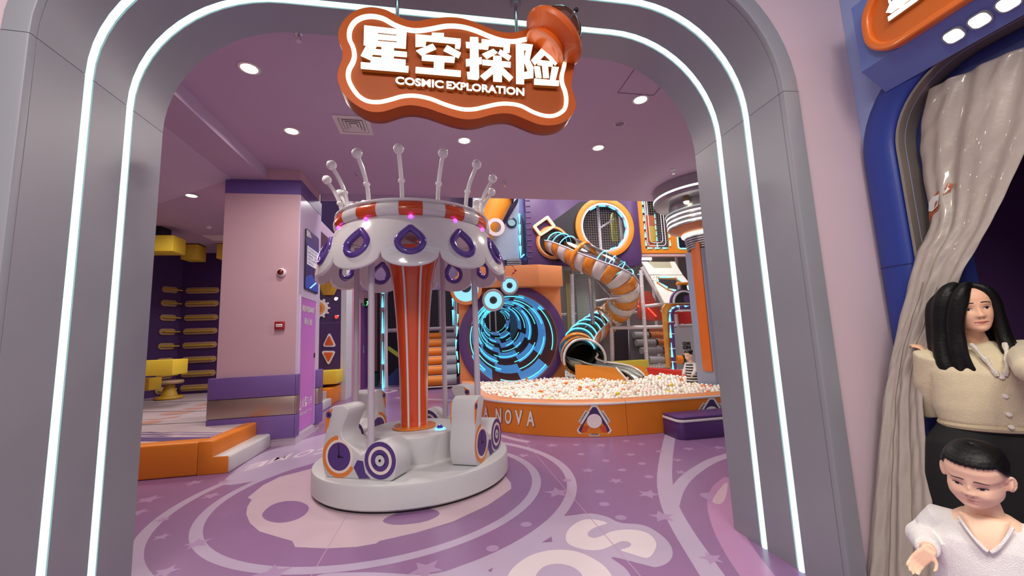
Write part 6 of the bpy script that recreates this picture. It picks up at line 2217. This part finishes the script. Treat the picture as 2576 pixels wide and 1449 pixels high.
def head_pt(a, z, H, child=False):
    """a = angle from straight ahead, z 0 chin .. 1 crown; returns local (x left, y fwd, z up)"""
    w, f, bk = lvl(z)
    if child:
        k = max(0, 1 - abs(z - .17) / .26)
        w *= 1 + .24 * k
        f *= 1 - .03 * k
        if z > .55:
            w *= 1.06
            bk *= 1.05
    c, s = cos(a), sin(a)
    e = .86
    x = w * (abs(s) ** e) * (1 if s >= 0 else -1)
    y = (f if c >= 0 else bk) * (abs(c) ** e) * (1 if c >= 0 else -1)
    if c > 0:
        g = lambda cx, cz, sx, sz: exp(-((x - cx) / sx) ** 2 - ((z - cz) / sz) ** 2)
        ez = .44 if child else .485
        nz = .335 if child else .345
        nose = .085 if not child else .065
        y += nose * g(0, nz, .058, .055) + .042 * g(0, nz + .09, .036, .07) + .018 * g(0, nz + .16, .036, .08)
        y += .022 * (g(.055, nz - .01, .032, .03) + g(-.055, nz - .01, .032, .03))
        for sx in (-1, 1):
            y -= .030 * g(sx * .145, ez, .075, .05)
            y += .018 * g(sx * .15, ez + .10, .10, .04)
            y += (.020 if not child else .034) * g(sx * .185, ez - .15, .10, .09)
        mz = .205 if not child else .195
        y += .022 * g(0, mz + .022, .085, .022) + .020 * g(0, mz - .03, .075, .024) - .016 * g(0, mz - .004, .11, .010)
        y -= .012 * g(0, mz - .075, .10, .025)
        y += .022 * g(0, .06, .09, .05)
    return Vector((x * H, y * H, z * H))


def head_mesh(b, M, H, child=False, na=56, nz=56):
    vs, fs = [], []
    for j in range(nz + 1):
        z = j / nz
        for i in range(na):
            vs.append(M @ head_pt(2 * pi * i / na, z, H, child))
    for j in range(nz):
        for i in range(na):
            i2 = (i + 1) % na
            fs.append((j * na + i, j * na + i2, (j + 1) * na + i2, (j + 1) * na + i))
    fs.append(tuple(range(na))[::-1])
    fs.append(tuple(nz * na + i for i in range(na)))
    b.add(vs, fs)


def face_strip(M, H, child, pts, off, wd):
    """thin strip following the face: pts (x, z in head units)"""
    P = []
    for x, z in pts:
        w, f, bk = lvl(z)
        lo, hi = -pi / 2, pi / 2
        for _ in range(40):
            mid = (lo + hi) / 2
            if head_pt(mid, z, 1.0, child).x < x:
                lo = mid
            else:
                hi = mid
        P.append(M @ (head_pt(lo, z, H, child) + Vector((0, off * H, 0))))
    return P


def on_face(x, z, child):
    lo, hi = -pi / 2, pi / 2
    for _ in range(40):
        mid = (lo + hi) / 2
        if head_pt(mid, z, 1.0, child).x < x:
            lo = mid
        else:
            hi = mid
    return head_pt(lo, z, 1.0, child)


def make_face(root, M, H, child, lipm, sides=(-1, 1), gaze=0.0, lid=.45):
    ez = .44 if child else .485
    for s in sides:
        c = on_face(s * .145, ez, child)
        n = 14
        er = .062
        # almond eye white, iris, lids
        b = B()
        vs, fs = [M @ (Vector((c.x, c.y + .012, ez)) * H)], []
        up_, lo_ = lid * .036, .020
        ring = []
        for i in range(20):
            a = 2 * pi * i / 20
            xx = er * cos(a)
            zz = (up_ if sin(a) > 0 else lo_) * abs(sin(a)) ** .8 * (1 if sin(a) > 0 else -1)
            p = on_face(c.x + xx, ez + zz, child)
            ring.append((xx, zz))
            vs.append(M @ (Vector((p.x, p.y + .004, p.z)) * H))
        fs = [(0, 1 + i, 1 + (i + 1) % 20) for i in range(20)]
        b.add(vs, fs)
        b.obj('eye', EYEW, root, normals=False, ang=180)
        b = B()
        gx = gaze
        vs = [M @ (Vector((c.x + gx, c.y + .016, ez + (up_ - lo_) * .35)) * H)]
        for i in range(18):
            a = 2 * pi * i / 18
            xx, zz = gx + .026 * cos(a), .026 * sin(a) + (up_ - lo_) * .3
            zz = min(zz, up_ * .98)
            zz = max(zz, -lo_ * .95)
            p = on_face(c.x + xx, ez + zz, child)
            vs.append(M @ (Vector((p.x, p.y + .011, p.z)) * H))
        b.add(vs, [(0, 1 + i, 1 + (i + 1) % 18) for i in range(18)])
        b.obj('iris', IRIS, root, normals=False, ang=180)
        P = []
        for i in range(11):
            xx = -er * 1.06 + 2 * er * 1.06 * i / 10
            zz = up_ * max(0.0, 1 - (xx / (er * 1.08)) ** 2) ** .5 + .003
            p = on_face(c.x + xx, ez + zz, child)
            P.append(M @ (Vector((p.x, p.y + .008, p.z)) * H))
        B().tube(P, [H * .004 * (0.5 + .8 * sin(pi * i / 10)) + .0004 for i in range(11)], 6).obj('lash_line', LASH, root)
        P = []
        for i in range(9):
            t_ = i / 8
            xx = s * (.055 + .165 * t_)
            p = on_face(xx, ez + .105 + .030 * sin(pi * (.25 + .6 * t_)) - .012 * t_ + (.003 * (1 - t_) if child else 0), child)
            P.append(M @ (Vector((p.x, p.y + .002, p.z)) * H))
        B().tube(P, [H * (.008 if child else .010) * (.7 + .5 * sin(pi * min(1, i / 8 + .2))) for i in range(9)], 6).obj('eyebrow', BROW, root)
        # nostril
        p = on_face(s * .036, (.335 if child else .345) - .052, child)
        B().ball(M @ (Vector((p.x, p.y - .002, p.z)) * H), H * .011, 8, 6).obj('nostril', mat('nostril', (120, 70, 58), .6), root)
    mz = .205 if not child else .195
    mw = .115 if not child else .095
    for nm, z0, th in (('upper_lip', .012, .013), ('lower_lip', -.016, .016)):
        P, R_ = [], []
        for i in range(11):
            xx = -mw + 2 * mw * i / 10
            k = max(0.0, 1 - (xx / mw) ** 2)
            p = on_face(xx, mz + z0 * k + (.006 if not child else -.002) * (1 - k), child)
            P.append(M @ (Vector((p.x, p.y - .004, p.z)) * H))
            R_.append(H * th * (.25 + .75 * k ** .6) * (.62 if child else .9))
        B().tube(P, R_, 8).obj(nm, lipm, root, ang=80)
    P = [M @ (Vector((v.x, v.y + .006, v.z)) * H) for v in [on_face(-mw * .95 + 1.9 * mw * i / 8, mz - .002, child) for i in range(9)]]
    B().tube(P, H * .0035, 5).obj('mouth_line', mat('mouth line', (104, 46, 44), .6), root)


def ear(b, M, H, s, child):
    w = lvl(.45)[0] * (1.04 if child else 1) * H
    c = Vector((s * w * 1.0, -.02 * H, .43 * H))
    tilt = 1.0 if child else .3
    P = []
    for i in range(11):
        a = radians(-100 + 260 * i / 10)
        r = .115 * H
        y = -cos(a) * .0 + (-.075 * H) * cos(a - radians(90)) * 0
        P.append(M @ (c + Vector((s * tilt * (.09 * H) * (1 + cos(a)) * .5 + s * .012 * H, -.055 * H * cos(a) * 1.0 - .02 * H, .125 * H * sin(a)))))
    b.tube(P, .024 * H, 8)
    b.ball(M @ (c + Vector((s * tilt * .03 * H, -.025 * H, 0))), .10 * H, 10, 8, (.35, .7, 1.25))
    for k in range(5):
        t_ = k / 4
        b.ball(M @ (c + Vector((s * .03 * H, -.03 * H, (-.09 + .18 * t_) * H))), .042 * H, 8, 6, (.6, 1, 1))


def hand(b, wrist, palm_dir, palm_n, size, curl, side=1):
    """palm + five bent fingers; palm_dir wrist->knuckles, palm_n = direction the palm faces"""
    d, n = Vector(palm_dir).normalized(), Vector(palm_n).normalized()
    n = (n - d * n.dot(d)).normalized()
    x = d.cross(n) * side
    L = size * .50
    W = size * .40
    for k in range(4):
        off = (-.5 + (k + .5) / 4) * W
        b.tube([wrist + x * off * .7, wrist + d * L * .5 + x * off * .95, wrist + d * L + x * off], [size * .072, size * .078, size * .068], 8)
    for k, ln in enumerate((.80, 1.0, .94, .74)):
        off = (-.5 + (k + .5) / 4) * W * 1.08
        p = wrist + d * L + x * off
        dirv = d.copy()
        pts = [p - d * size * .06, p]
        for j, sgm in enumerate((.24, .16, .12)):
            dirv = (dirv * cos(curl[j]) + n * sin(curl[j])).normalized()
            nn = (n - dirv * n.dot(dirv))
            pts.append(pts[-1] + dirv * size * sgm * ln)
        b.tube(pts, [size * .052, size * .052, size * .048, size * .044, size * .034], 8)
        b.ball(pts[-1], size * .036, 8, 6)
    p = wrist + x * (-W * .42) + d * L * .18
    t1 = p + (-x * .75 + d * .55 + n * .25).normalized() * size * .20
    t2 = t1 + (-x * .25 + d * .80 + n * .45).normalized() * size * .17
    t3 = t2 + (d * .8 + n * .55 + x * .1).normalized() * size * .12
    b.tube([p + x * W * .15, p, t1, t2, t3], [size * .075, size * .072, size * .058, size * .050, size * .036], 8)


VOX = lambda v, it=5: (('REMESH', dict(mode='VOXEL', voxel_size=v, use_smooth_shade=True)), ('SMOOTH', dict(factor=.5, iterations=it)))


def rings_loft(b, fr, levels, n=32):
    """levels: (z, half width, half depth, fwd shift); closed solid in the frame fr(right, fwd, up)"""
    vs, fs = [], []
    for z, w, d, sh in levels:
        for i in range(n):
            a = 2 * pi * i / n
            vs.append(fr(w * (abs(cos(a)) ** .85) * (1 if cos(a) >= 0 else -1), sh + d * sin(a), z))
    m = len(levels)
    for j in range(m - 1):
        for i in range(n):
            i2 = (i + 1) % n
            fs.append((j * n + i, j * n + i2, (j + 1) * n + i2, (j + 1) * n + i))
    fs += [tuple(range(n))[::-1], tuple((m - 1) * n + i for i in range(n))]
    b.add(vs, fs)


def head_matrix(chin, fwd, pitch=0.0, roll=0.0):
    f = Vector((fwd[0], fwd[1], 0)).normalized()
    f = Vector((f.x * cos(pitch), f.y * cos(pitch), sin(pitch)))
    lft = Vector((0, 0, 1)).cross(f).normalized()      # her own left
    u = f.cross(lft)
    l2 = lft * cos(roll) + u * sin(roll)
    u2 = -lft * sin(roll) + u * cos(roll)
    return Matrix(((l2.x, f.x, u2.x, chin.x), (l2.y, f.y, u2.y, chin.y), (l2.z, f.z, u2.z, chin.z), (0, 0, 0, 1)))


# ---------------- woman
WXX = 2.56
hc = at_x(2432, 774, WXX)            # middle of the head
WH = .228
wf = (-.60, -.80)
woman = thing('person', 'woman with long black hair and cream cardigan stepping out past the curtain', 'person', (WXX + .06, hc.y, 0))
MH = head_matrix(Vector((0, 0, 0)), wf, pitch=radians(-4), roll=radians(5))
chin = hc - (MH.to_3x3() @ Vector((0, -.01, WH * .5)))
MH = head_matrix(chin, wf, pitch=radians(-4), roll=radians(5))
bf_ = Vector((-.60, -.80, 0)).normalized()
br_ = Vector((bf_.y, -bf_.x, 0))     # her right
wo = Vector((WXX + .05, hc.y + .02, 0))
wfr = lambda r, f, z: wo + br_ * r + bf_ * f + Vector((0, 0, z))
nb = MH @ Vector((0, -.035, .015))
b = B()
head_mesh(b, MH, WH)
for s in (-1, 1):
    ear(b, MH, WH, s, False)
b.tube([MH @ Vector((0, -.03, .06)), nb + Vector((0, 0, -.03)), wfr(0, -.01, 1.32), wfr(0, 0, 1.25)], [.050, .048, .055, .07], 16)
rings_loft(b, wfr, [(.10, .12, .08, 0), (.5, .12, .08, 0), (.9, .125, .08, 0), (1.05, .125, .085, 0), (1.2, .145, .09, 0), (1.28, .14, .075, 0), (1.32, .06, .05, 0)])
sR, sL = wfr(.165, -.01, 1.275), wfr(-.165, -.01, 1.275)
hR = at_x(2343, 915, 2.50)           # right wrist, by the curtain edge
eR = at_x(2352, 1030, 2.54)
eL = at_x(2600, 930, 2.36)
hL = at_x(2720, 985, 2.22)
b.tube([sR, eR, hR], [.042, .036, .024], 12)
b.tube([sL, eL, hL], [.042, .036, .024], 12)
hand(b, hR, Vector((-.1, .12, 1)), Vector((-.2, .9, 0)), .140, (.7, 1.0, .9), side=1)
hand(b, hL, (hL - eL), Vector((0, 0, -1)), .155, (.2, .3, .3), side=-1)
for sx in (-.085, .085):
    b.tube([wfr(sx, 0, .9), wfr(sx, .01, .48), wfr(sx, -.01, .09), wfr(sx, .04, .035), wfr(sx, .14, .028)], [.085, .055, .038, .036, .03], 12)
b.obj('body', SKIN, woman, mods=VOX(.0045, 3))
make_face(woman, MH, WH, False, LIP, sides=(1, -1), gaze=.006, lid=.50)
# hair: one mass of overlapping locks
b = B()
hp = lambda x, y, z: MH @ Vector((x, y, z))
SX = WH / .22
b.add(*(lambda q: (q.v, q.f))(B().ball((0, 0, 0), 1, 24, 16)))
b.v = [MH @ Vector((v.x * .090, -.026 + v.y * .098, .128 + v.z * .112)) for v in b.v]


def lock(pts, r):
    P = smooth([Vector(p) for p in pts], 5, closed=False)
    n = len(P)
    b.tube([MH @ p for p in P], [r * (min(1, .45 + 2.2 * i / n)) * (1 if i < n * .72 else max(.16, 1 - (i / n - .72) / .28 * .84)) for i in range(n)], 10)


for dx, dy in ((0, 0), (.012, -.02), (-.010, .012)):
    lock([(.004, .045, .232), (-.036, .080, .205), (-.066, .078, .14), (-.084, .066, .06), (-.096, .056, -.04), (-.108, .066, -.14 + dy), (-.098 + dx, .085, -.25 + dy)], .030)
lock([(.006, .052, .228), (-.028, .084, .190), (-.056, .088, .128), (-.072, .080, .07), (-.082, .070, .0), (-.085, .082, -.11), (-.060, .100, -.22)], .022)
lock([(-.02, 0, .235), (-.07, .02, .20), (-.098, .01, .10), (-.112, .0, 0), (-.130, .01, -.10), (-.136, .035, -.20), (-.122, .055, -.28)], .042)
lock([(-.02, -.05, .22), (-.09, -.04, .14), (-.115, -.04, .02), (-.125, -.04, -.10), (-.12, -.02, -.22)], .045)
for dx in (0, .014):
    lock([(.008, .045, .230), (.050, .060, .196), (.078, .040, .13), (.084, .022, .05), (.082, .026, -.04), (.070 + dx, .058, -.14), (.052 + dx, .082, -.235)], .026)
lock([(.02, .0, .232), (.075, .0, .17), (.095, -.015, .07), (.097, -.01, -.03), (.098, .02, -.13), (.085, .05, -.245)], .032)
lock([(.02, -.05, .22), (.085, -.05, .12), (.098, -.05, .0), (.098, -.04, -.12), (.08, -.02, -.22)], .040)
b.tube([hp(0, -.07, .17), hp(0, -.09, .05), hp(0, -.10, -.10), hp(0, -.09, -.22)], [.075, .08, .085, .06], 14)
b.obj('hair', HAIR, woman, mods=VOX(.006, 4))
# cardigan
b = B()
rings_loft(b, wfr, [(.945, .165, .118, .005), (.965, .185, .132, .01), (1.03, .198, .142, .01), (1.12, .196, .140, .015), (1.20, .196, .135, .015), (1.26, .190, .112, .005), (1.30, .150, .086, -.005), (1.325, .090, .066, -.01), (1.345, .066, .058, -.012)])
b.tube([wfr(.14, -.01, 1.27), sR, sR.lerp(eR, .5) + br_ * .015, eR + br_ * .012, eR.lerp(hR, .55), hR.lerp(eR, .12)], [.075, .074, .062, .058, .048, .036], 14)
b.tube([wfr(-.14, -.01, 1.27), sL, sL.lerp(eL, .5), eL, eL.lerp(hL, .6), hL.lerp(eL, .10)], [.075, .074, .064, .058, .05, .038], 14)
b.obj('cardigan', KNIT, woman, mods=VOX(.007, 6))
b = B()
b.tube([wfr(.172 * cos(a), .006 + .124 * sin(a), .948) for a in [2 * pi * i / 40 for i in range(40)]], .018, 8, closed=True)
b.obj('hem_rib', mat('cream rib', (208, 190, 156), .85, bump=.6, bscale=300), woman)


def chest(r, z):
    """front surface of the cardigan"""
    return wfr(r, .012 + .140 * sqrt(max(0, 1 - (r / .2) ** 2)), z)


for z in (1.185, 1.10, 1.02, .965):
    c = chest(.0, z)
    B().lathe([(0, .006), (.009, .005), (.010, 0), (.009, -.006)], 14, c + bf_ * .004, bf_).obj('button', mat('pearl button', (238, 230, 220), .2, coat=.6), woman)
b = B()
for s in (-1, 1):
    P = [chest(s * (.012 + .045 * (i / 8)), 1.19 + .145 * i / 8) + bf_ * (.003 - .055 * (i / 8) ** 2) + Vector((0, 0, .003 * sin(i * 2.1))) for i in range(9)]
    b.tube(P, [.009 + .003 * sin(i * 1.9) for i in range(9)], 7)
b.obj('lace_collar', mat('lace white', (236, 228, 216), .8, bump=.8, bscale=240), woman)
b = B()
rings_loft(b, lambda r, f, z: wfr(r + .035 * min(1, max(0, (.94 - z) / .10)), f, z), [(.30, .245, .15, 0), (.50, .245, .15, 0), (.70, .235, .145, 0), (.86, .215, .135, 0), (.96, .175, .110, 0), (.99, .14, .10, 0)])
for sx in (-.095, .095):
    b.tube([wfr(sx, 0, .70), wfr(sx, .01, .45), wfr(sx, 0, .12), wfr(sx, 0, .07)], [.10, .092, .085, .085], 16)
b.obj('trousers', TROUS, woman, mods=VOX(.010, 3))
b = B()
for sx in (-.085, .085):
    b.tube([wfr(sx, -.05, .035), wfr(sx, .05, .04), wfr(sx, .15, .032), wfr(sx, .19, .028)], [.034, .042, .036, .026], 12)
b.obj('shoes', BLACK, woman)
ep = MH @ Vector((.072, .012, .045))
B().ball(ep, .010, 10, 8, (1, 1, 1.5)).obj('earring', mat('earring silver', (220, 216, 210), .15, metal=1), woman)

# ---------------- child in front
CXX = 1.86
cc = at_x(2452, 1190, CXX)
CH = .205
cf = (-.95, -.32)
child = thing('person', 'small boy with short black hair in a white V-neck top, nearest the camera', 'person', (CXX + .05, cc.y, 0))
M0 = head_matrix(Vector((0, 0, 0)), cf, pitch=radians(-17), roll=radians(-7))
chin = cc - (M0.to_3x3() @ Vector((0, .0, CH * .5)))
MC = head_matrix(chin, cf, pitch=radians(-17), roll=radians(-7))
bf2 = Vector((-.86, -.50, 0)).normalized()
br2 = Vector((bf2.y, -bf2.x, 0))
co = Vector((MC @ Vector((0, -.05, 0))).to_tuple())
co.z = 0
co -= bf2 * .005
zt_ = chin.z
kfr = lambda r, f, z: co + br2 * r + bf2 * f + Vector((0, 0, z))
b = B()
head_mesh(b, MC, CH, True)
for s in (-1, 1):
    ear(b, MC, CH, s, True)
b.tube([MC @ Vector((0, -.02, .05)), MC @ Vector((0, -.035, -.005)), kfr(0, .0, zt_ - .06), kfr(0, .0, zt_ - .13)], [.046, .042, .050, .07], 14)
rings_loft(b, kfr, [(.40, .10, .07, 0), (.5, .11, .08, 0), (zt_ - .18, .115, .075, 0), (zt_ - .10, .12, .060, 0), (zt_ - .055, .06, .045, 0)])
ks = zt_ - .105
sR, sL = kfr(.118, 0, ks), kfr(-.118, 0, ks)
hR = at_x(2337, 1385, 1.66)
eR = at_x(2318, 1345, 1.86)
hL = kfr(-.24, .12, zt_ - .36)
eL = kfr(-.20, .0, zt_ - .27)
b.tube([sR, eR, hR], [.034, .030, .020], 12)
b.tube([sL, eL, hL], [.034, .030, .020], 12)
fwdh = (hR - eR).normalized()
hand(b, hR, Vector((-.35, .32, -.60)), Vector((-.75, -.35, -.25)), .105, (.35, .55, .5), side=1)
hand(b, hL, (hL - eL), br2 + Vector((0, 0, -.3)), .105, (.3, .4, .4), side=-1)
for sx in (-.06, .06):
    b.tube([kfr(sx, 0, .42), kfr(sx, .01, .24), kfr(sx, -.005, .07), kfr(sx, .03, .03), kfr(sx, .09, .025)], [.06, .042, .03, .028, .024], 10)
b.obj('body', SKINC, child, mods=VOX(.0034, 3))
make_face(child, MC, CH, True, LIPC, gaze=-.006, lid=.22)
# short hair: shell over the skull with a straight fringe line
b = B()


def capf(u, v):
    a = 2 * pi * u
    # lower edge of the hair by direction: high over the face, low at the back
    c = cos(a)
    edge = .81 if c > .55 else .81 - (.55 - c) / 1.55 * .50
    if -.15 < c <= .55:
        edge = .81 - (.55 - c) * .42
    edge += .006 * sin(37 * a) + .005 * sin(61 * a + 1)
    z = edge + (1.0 - edge) * v
    p = head_pt(a, min(z, .999), CH, True)
    k = 1.035 + .03 * min(1, v * 6)
    q_ = Vector((p.x * k, p.y * k, .5 * CH + (p.z - .5 * CH) * (1.02 + .03 * min(1, v * 6))))
    return MC @ q_


b.grid(capf, 120, 20, wrap=True)
b.obj('hair', HAIR, child, solid=.008, ang=180)
# top with V neck: built over the torso, the neck opening shows skin
b = B()
rings_loft(b, kfr, [(.36, .150, .112, .005), (.40, .158, .118, .008), (.50, .158, .116, .012), (zt_ - .24, .152, .108, .010), (zt_ - .15, .146, .095, .006), (zt_ - .105, .130, .074, .0), (zt_ - .085, .105, .056, -.006), (zt_ - .078, .088, .044, -.012)])
b.tube([kfr(.10, 0, ks - .01), sR, sR.lerp(eR, .5), eR, eR.lerp(hR, .5), hR.lerp(eR, .16)], [.050, .047, .044, .046, .042, .034], 14)
b.tube([kfr(-.10, 0, ks - .01), sL, sL.lerp(eL, .5), eL, eL.lerp(hL, .5), hL.lerp(eL, .14)], [.050, .047, .044, .046, .042, .034], 14)
for k in range(4):
    p = eR.lerp(hR, .05 + .13 * k)
    T_ = (hR - eR).normalized()
    o_ = T_.orthogonal().normalized()
    b.tube([p + (o_ * cos(a) + T_.cross(o_) * sin(a)) * (.043 - .002 * k) + T_ * .006 * sin(a * 2 + k) for a in [2 * pi * i / 18 for i in range(18)]], .007, 6, closed=True)
b.obj('top', TERRY, child, mods=VOX(.005, 4))


def kchest(r, z):
    w = .150
    t_ = (z - .5) / max(.05, (zt_ - .075 - .5))
    dpt = .116 + .012 - .05 * max(0, t_) ** 2
    return kfr(r, dpt * sqrt(max(0, 1 - (r / w) ** 2)), z)


# skin showing in the V of the neck
vz0 = zt_ - .150
vs = []
n = 10
for i in range(n + 1):
    t_ = i / n
    z = vz0 + (zt_ - .050 - vz0) * t_
    hw = .004 + .058 * t_ ** .8
    dep = .114 - .046 * t_ ** 1.5
    for j in range(9):
        r = -hw + 2 * hw * j / 8
        vs.append(kfr(r, dep + .006 - .9 * r * r, z))
b = B()
b.add(vs, [(i * 9 + j, i * 9 + j + 1, (i + 1) * 9 + j + 1, (i + 1) * 9 + j) for i in range(n) for j in range(8)])
b.obj('neck_skin', SKINC, child, solid=.004, ang=180)
b = B()
for s in (-1, 1):
    P = [kfr(s * (.004 + .058 * (i / n) ** .8), (.114 - .046 * (i / n) ** 1.5) + .008 - .003 * (i / n), vz0 + (zt_ - .068 - vz0) * i / n) for i in range(n + 1)]
    b.tube(P, .0055, 7)
b.obj('neck_rib', TERRY, child)
# little dark emblem on the chest
eo = kfr(-.088, .120, zt_ - .205)
fe = frame(eo, -br2, Vector((0, 0, 1)))
em_ = [(-.010, -.020), (-.004, -.020), (-.002, -.008), (.008, -.010), (.006, .0), (-.001, .004), (.0, .010), (.010, .012), (.016, .018), (.006, .020), (-.004, .016), (-.010, .008), (-.006, .0), (-.012, -.010)]
B().prism(em_, fe, -.003, .003).obj('emblem', mat('emblem dark', (32, 34, 44), .7), child)
b = B()
rings_loft(b, kfr, [(.30, .125, .09, 0), (.36, .135, .10, 0), (.42, .12, .09, 0)])
for sx in (-.062, .062):
    b.tube([kfr(sx, 0, .34), kfr(sx, .01, .22), kfr(sx, 0, .08), kfr(sx, 0, .055)], [.072, .062, .055, .054], 14)
b.obj('trousers', mat('dark navy cloth', (26, 28, 44), .8), child, mods=VOX(.008, 3))
b = B()
for sx in (-.06, .06):
    b.tube([kfr(sx, -.04, .028), kfr(sx, .03, .034), kfr(sx, .09, .028), kfr(sx, .115, .024)], [.028, .034, .03, .022], 12)
b.obj('shoes', WHITEM, child)

# ---------------- child in the ball pit, seen in profile
PYY = 7.85
pc = at_y(1731, 893, PYY)
PH = .185
far_ = thing('person', 'child with tied black hair and striped top in the ball pit beside the column', 'person', (pc.x, PYY, .34))
pf = (-1, -.25)
M0 = head_matrix(Vector((0, 0, 0)), pf, pitch=radians(-8))
ch_ = pc - (M0.to_3x3() @ Vector((0, 0, PH * .5)))
MP = head_matrix(ch_, pf, pitch=radians(-8))
b = B()
head_mesh(b, MP, PH, True, 36, 36)
for s in (-1, 1):
    ear(b, MP, PH, s, True)
pff = Vector((-.97, -.24, 0)).normalized()
prr = Vector((pff.y, -pff.x, 0))
po = MP @ Vector((0, -.045, 0))
po.z = 0
ofr = lambda r, f, z: po + prr * r + pff * f + Vector((0, 0, z))
zc_ = ch_.z
b.tube([MP @ Vector((0, -.02, .04)), ofr(0, 0, zc_ - .06), ofr(0, 0, zc_ - .1)], [.04, .045, .06], 12)
rings_loft(b, ofr, [(.36, .09, .07, 0), (zc_ - .2, .10, .07, 0), (zc_ - .1, .10, .05, 0), (zc_ - .06, .05, .04, 0)])
for s in (-1, 1):
    b.tube([ofr(s * .10, 0, zc_ - .09), ofr(s * .13, .03, zc_ - .22), ofr(s * .12, .12, zc_ - .32)], [.03, .028, .018], 10)
    hand(b, ofr(s * .12, .12, zc_ - .32), Vector((pff.x, pff.y, -.8)), -prr * s, .09, (.3, .4, .4), side=s)
b.obj('body', SKINC, far_, mods=VOX(.006, 2))
make_face(far_, MP, PH, True, LIPC)
b = B()
MCs, CHs = MC, CH
MC, CH = MP, PH
b.grid(capf, 48, 14, wrap=True)
b.ball(MP @ Vector((0, -.10, .15)), .035, 12, 8)
MC, CH = MCs, CHs
b.obj('hair', HAIR, far_, solid=.010, ang=180)
STRW, STRB = mat('stripe white cloth', (226, 218, 214), .8), mat('stripe black cloth', (40, 38, 44), .8)
zb_ = .40
nst = 14
for k in range(nst):
    z0, z1 = zb_ + (zc_ - .07 - zb_) * k / nst, zb_ + (zc_ - .07 - zb_) * (k + 1) / nst
    w = lambda z: (.125 if z < zc_ - .14 else .125 - (z - zc_ + .14) * .6, .092 if z < zc_ - .14 else .092 - (z - zc_ + .14) * .45)
    b = B()
    rings_loft(b, ofr, [(z0 + .0005, *w(z0), .0), (z1, *w(z1), .0)], 24)
    b.obj('top_stripe', STRW if k % 2 else STRB, far_)
for s in (-1, 1):
    a_, c_, d_ = ofr(s * .10, 0, zc_ - .09), ofr(s * .135, .03, zc_ - .22), ofr(s * .12, .11, zc_ - .31)
    B().tube([a_, c_, d_], [.048, .044, .034], 12).obj('sleeve', STRW, far_)
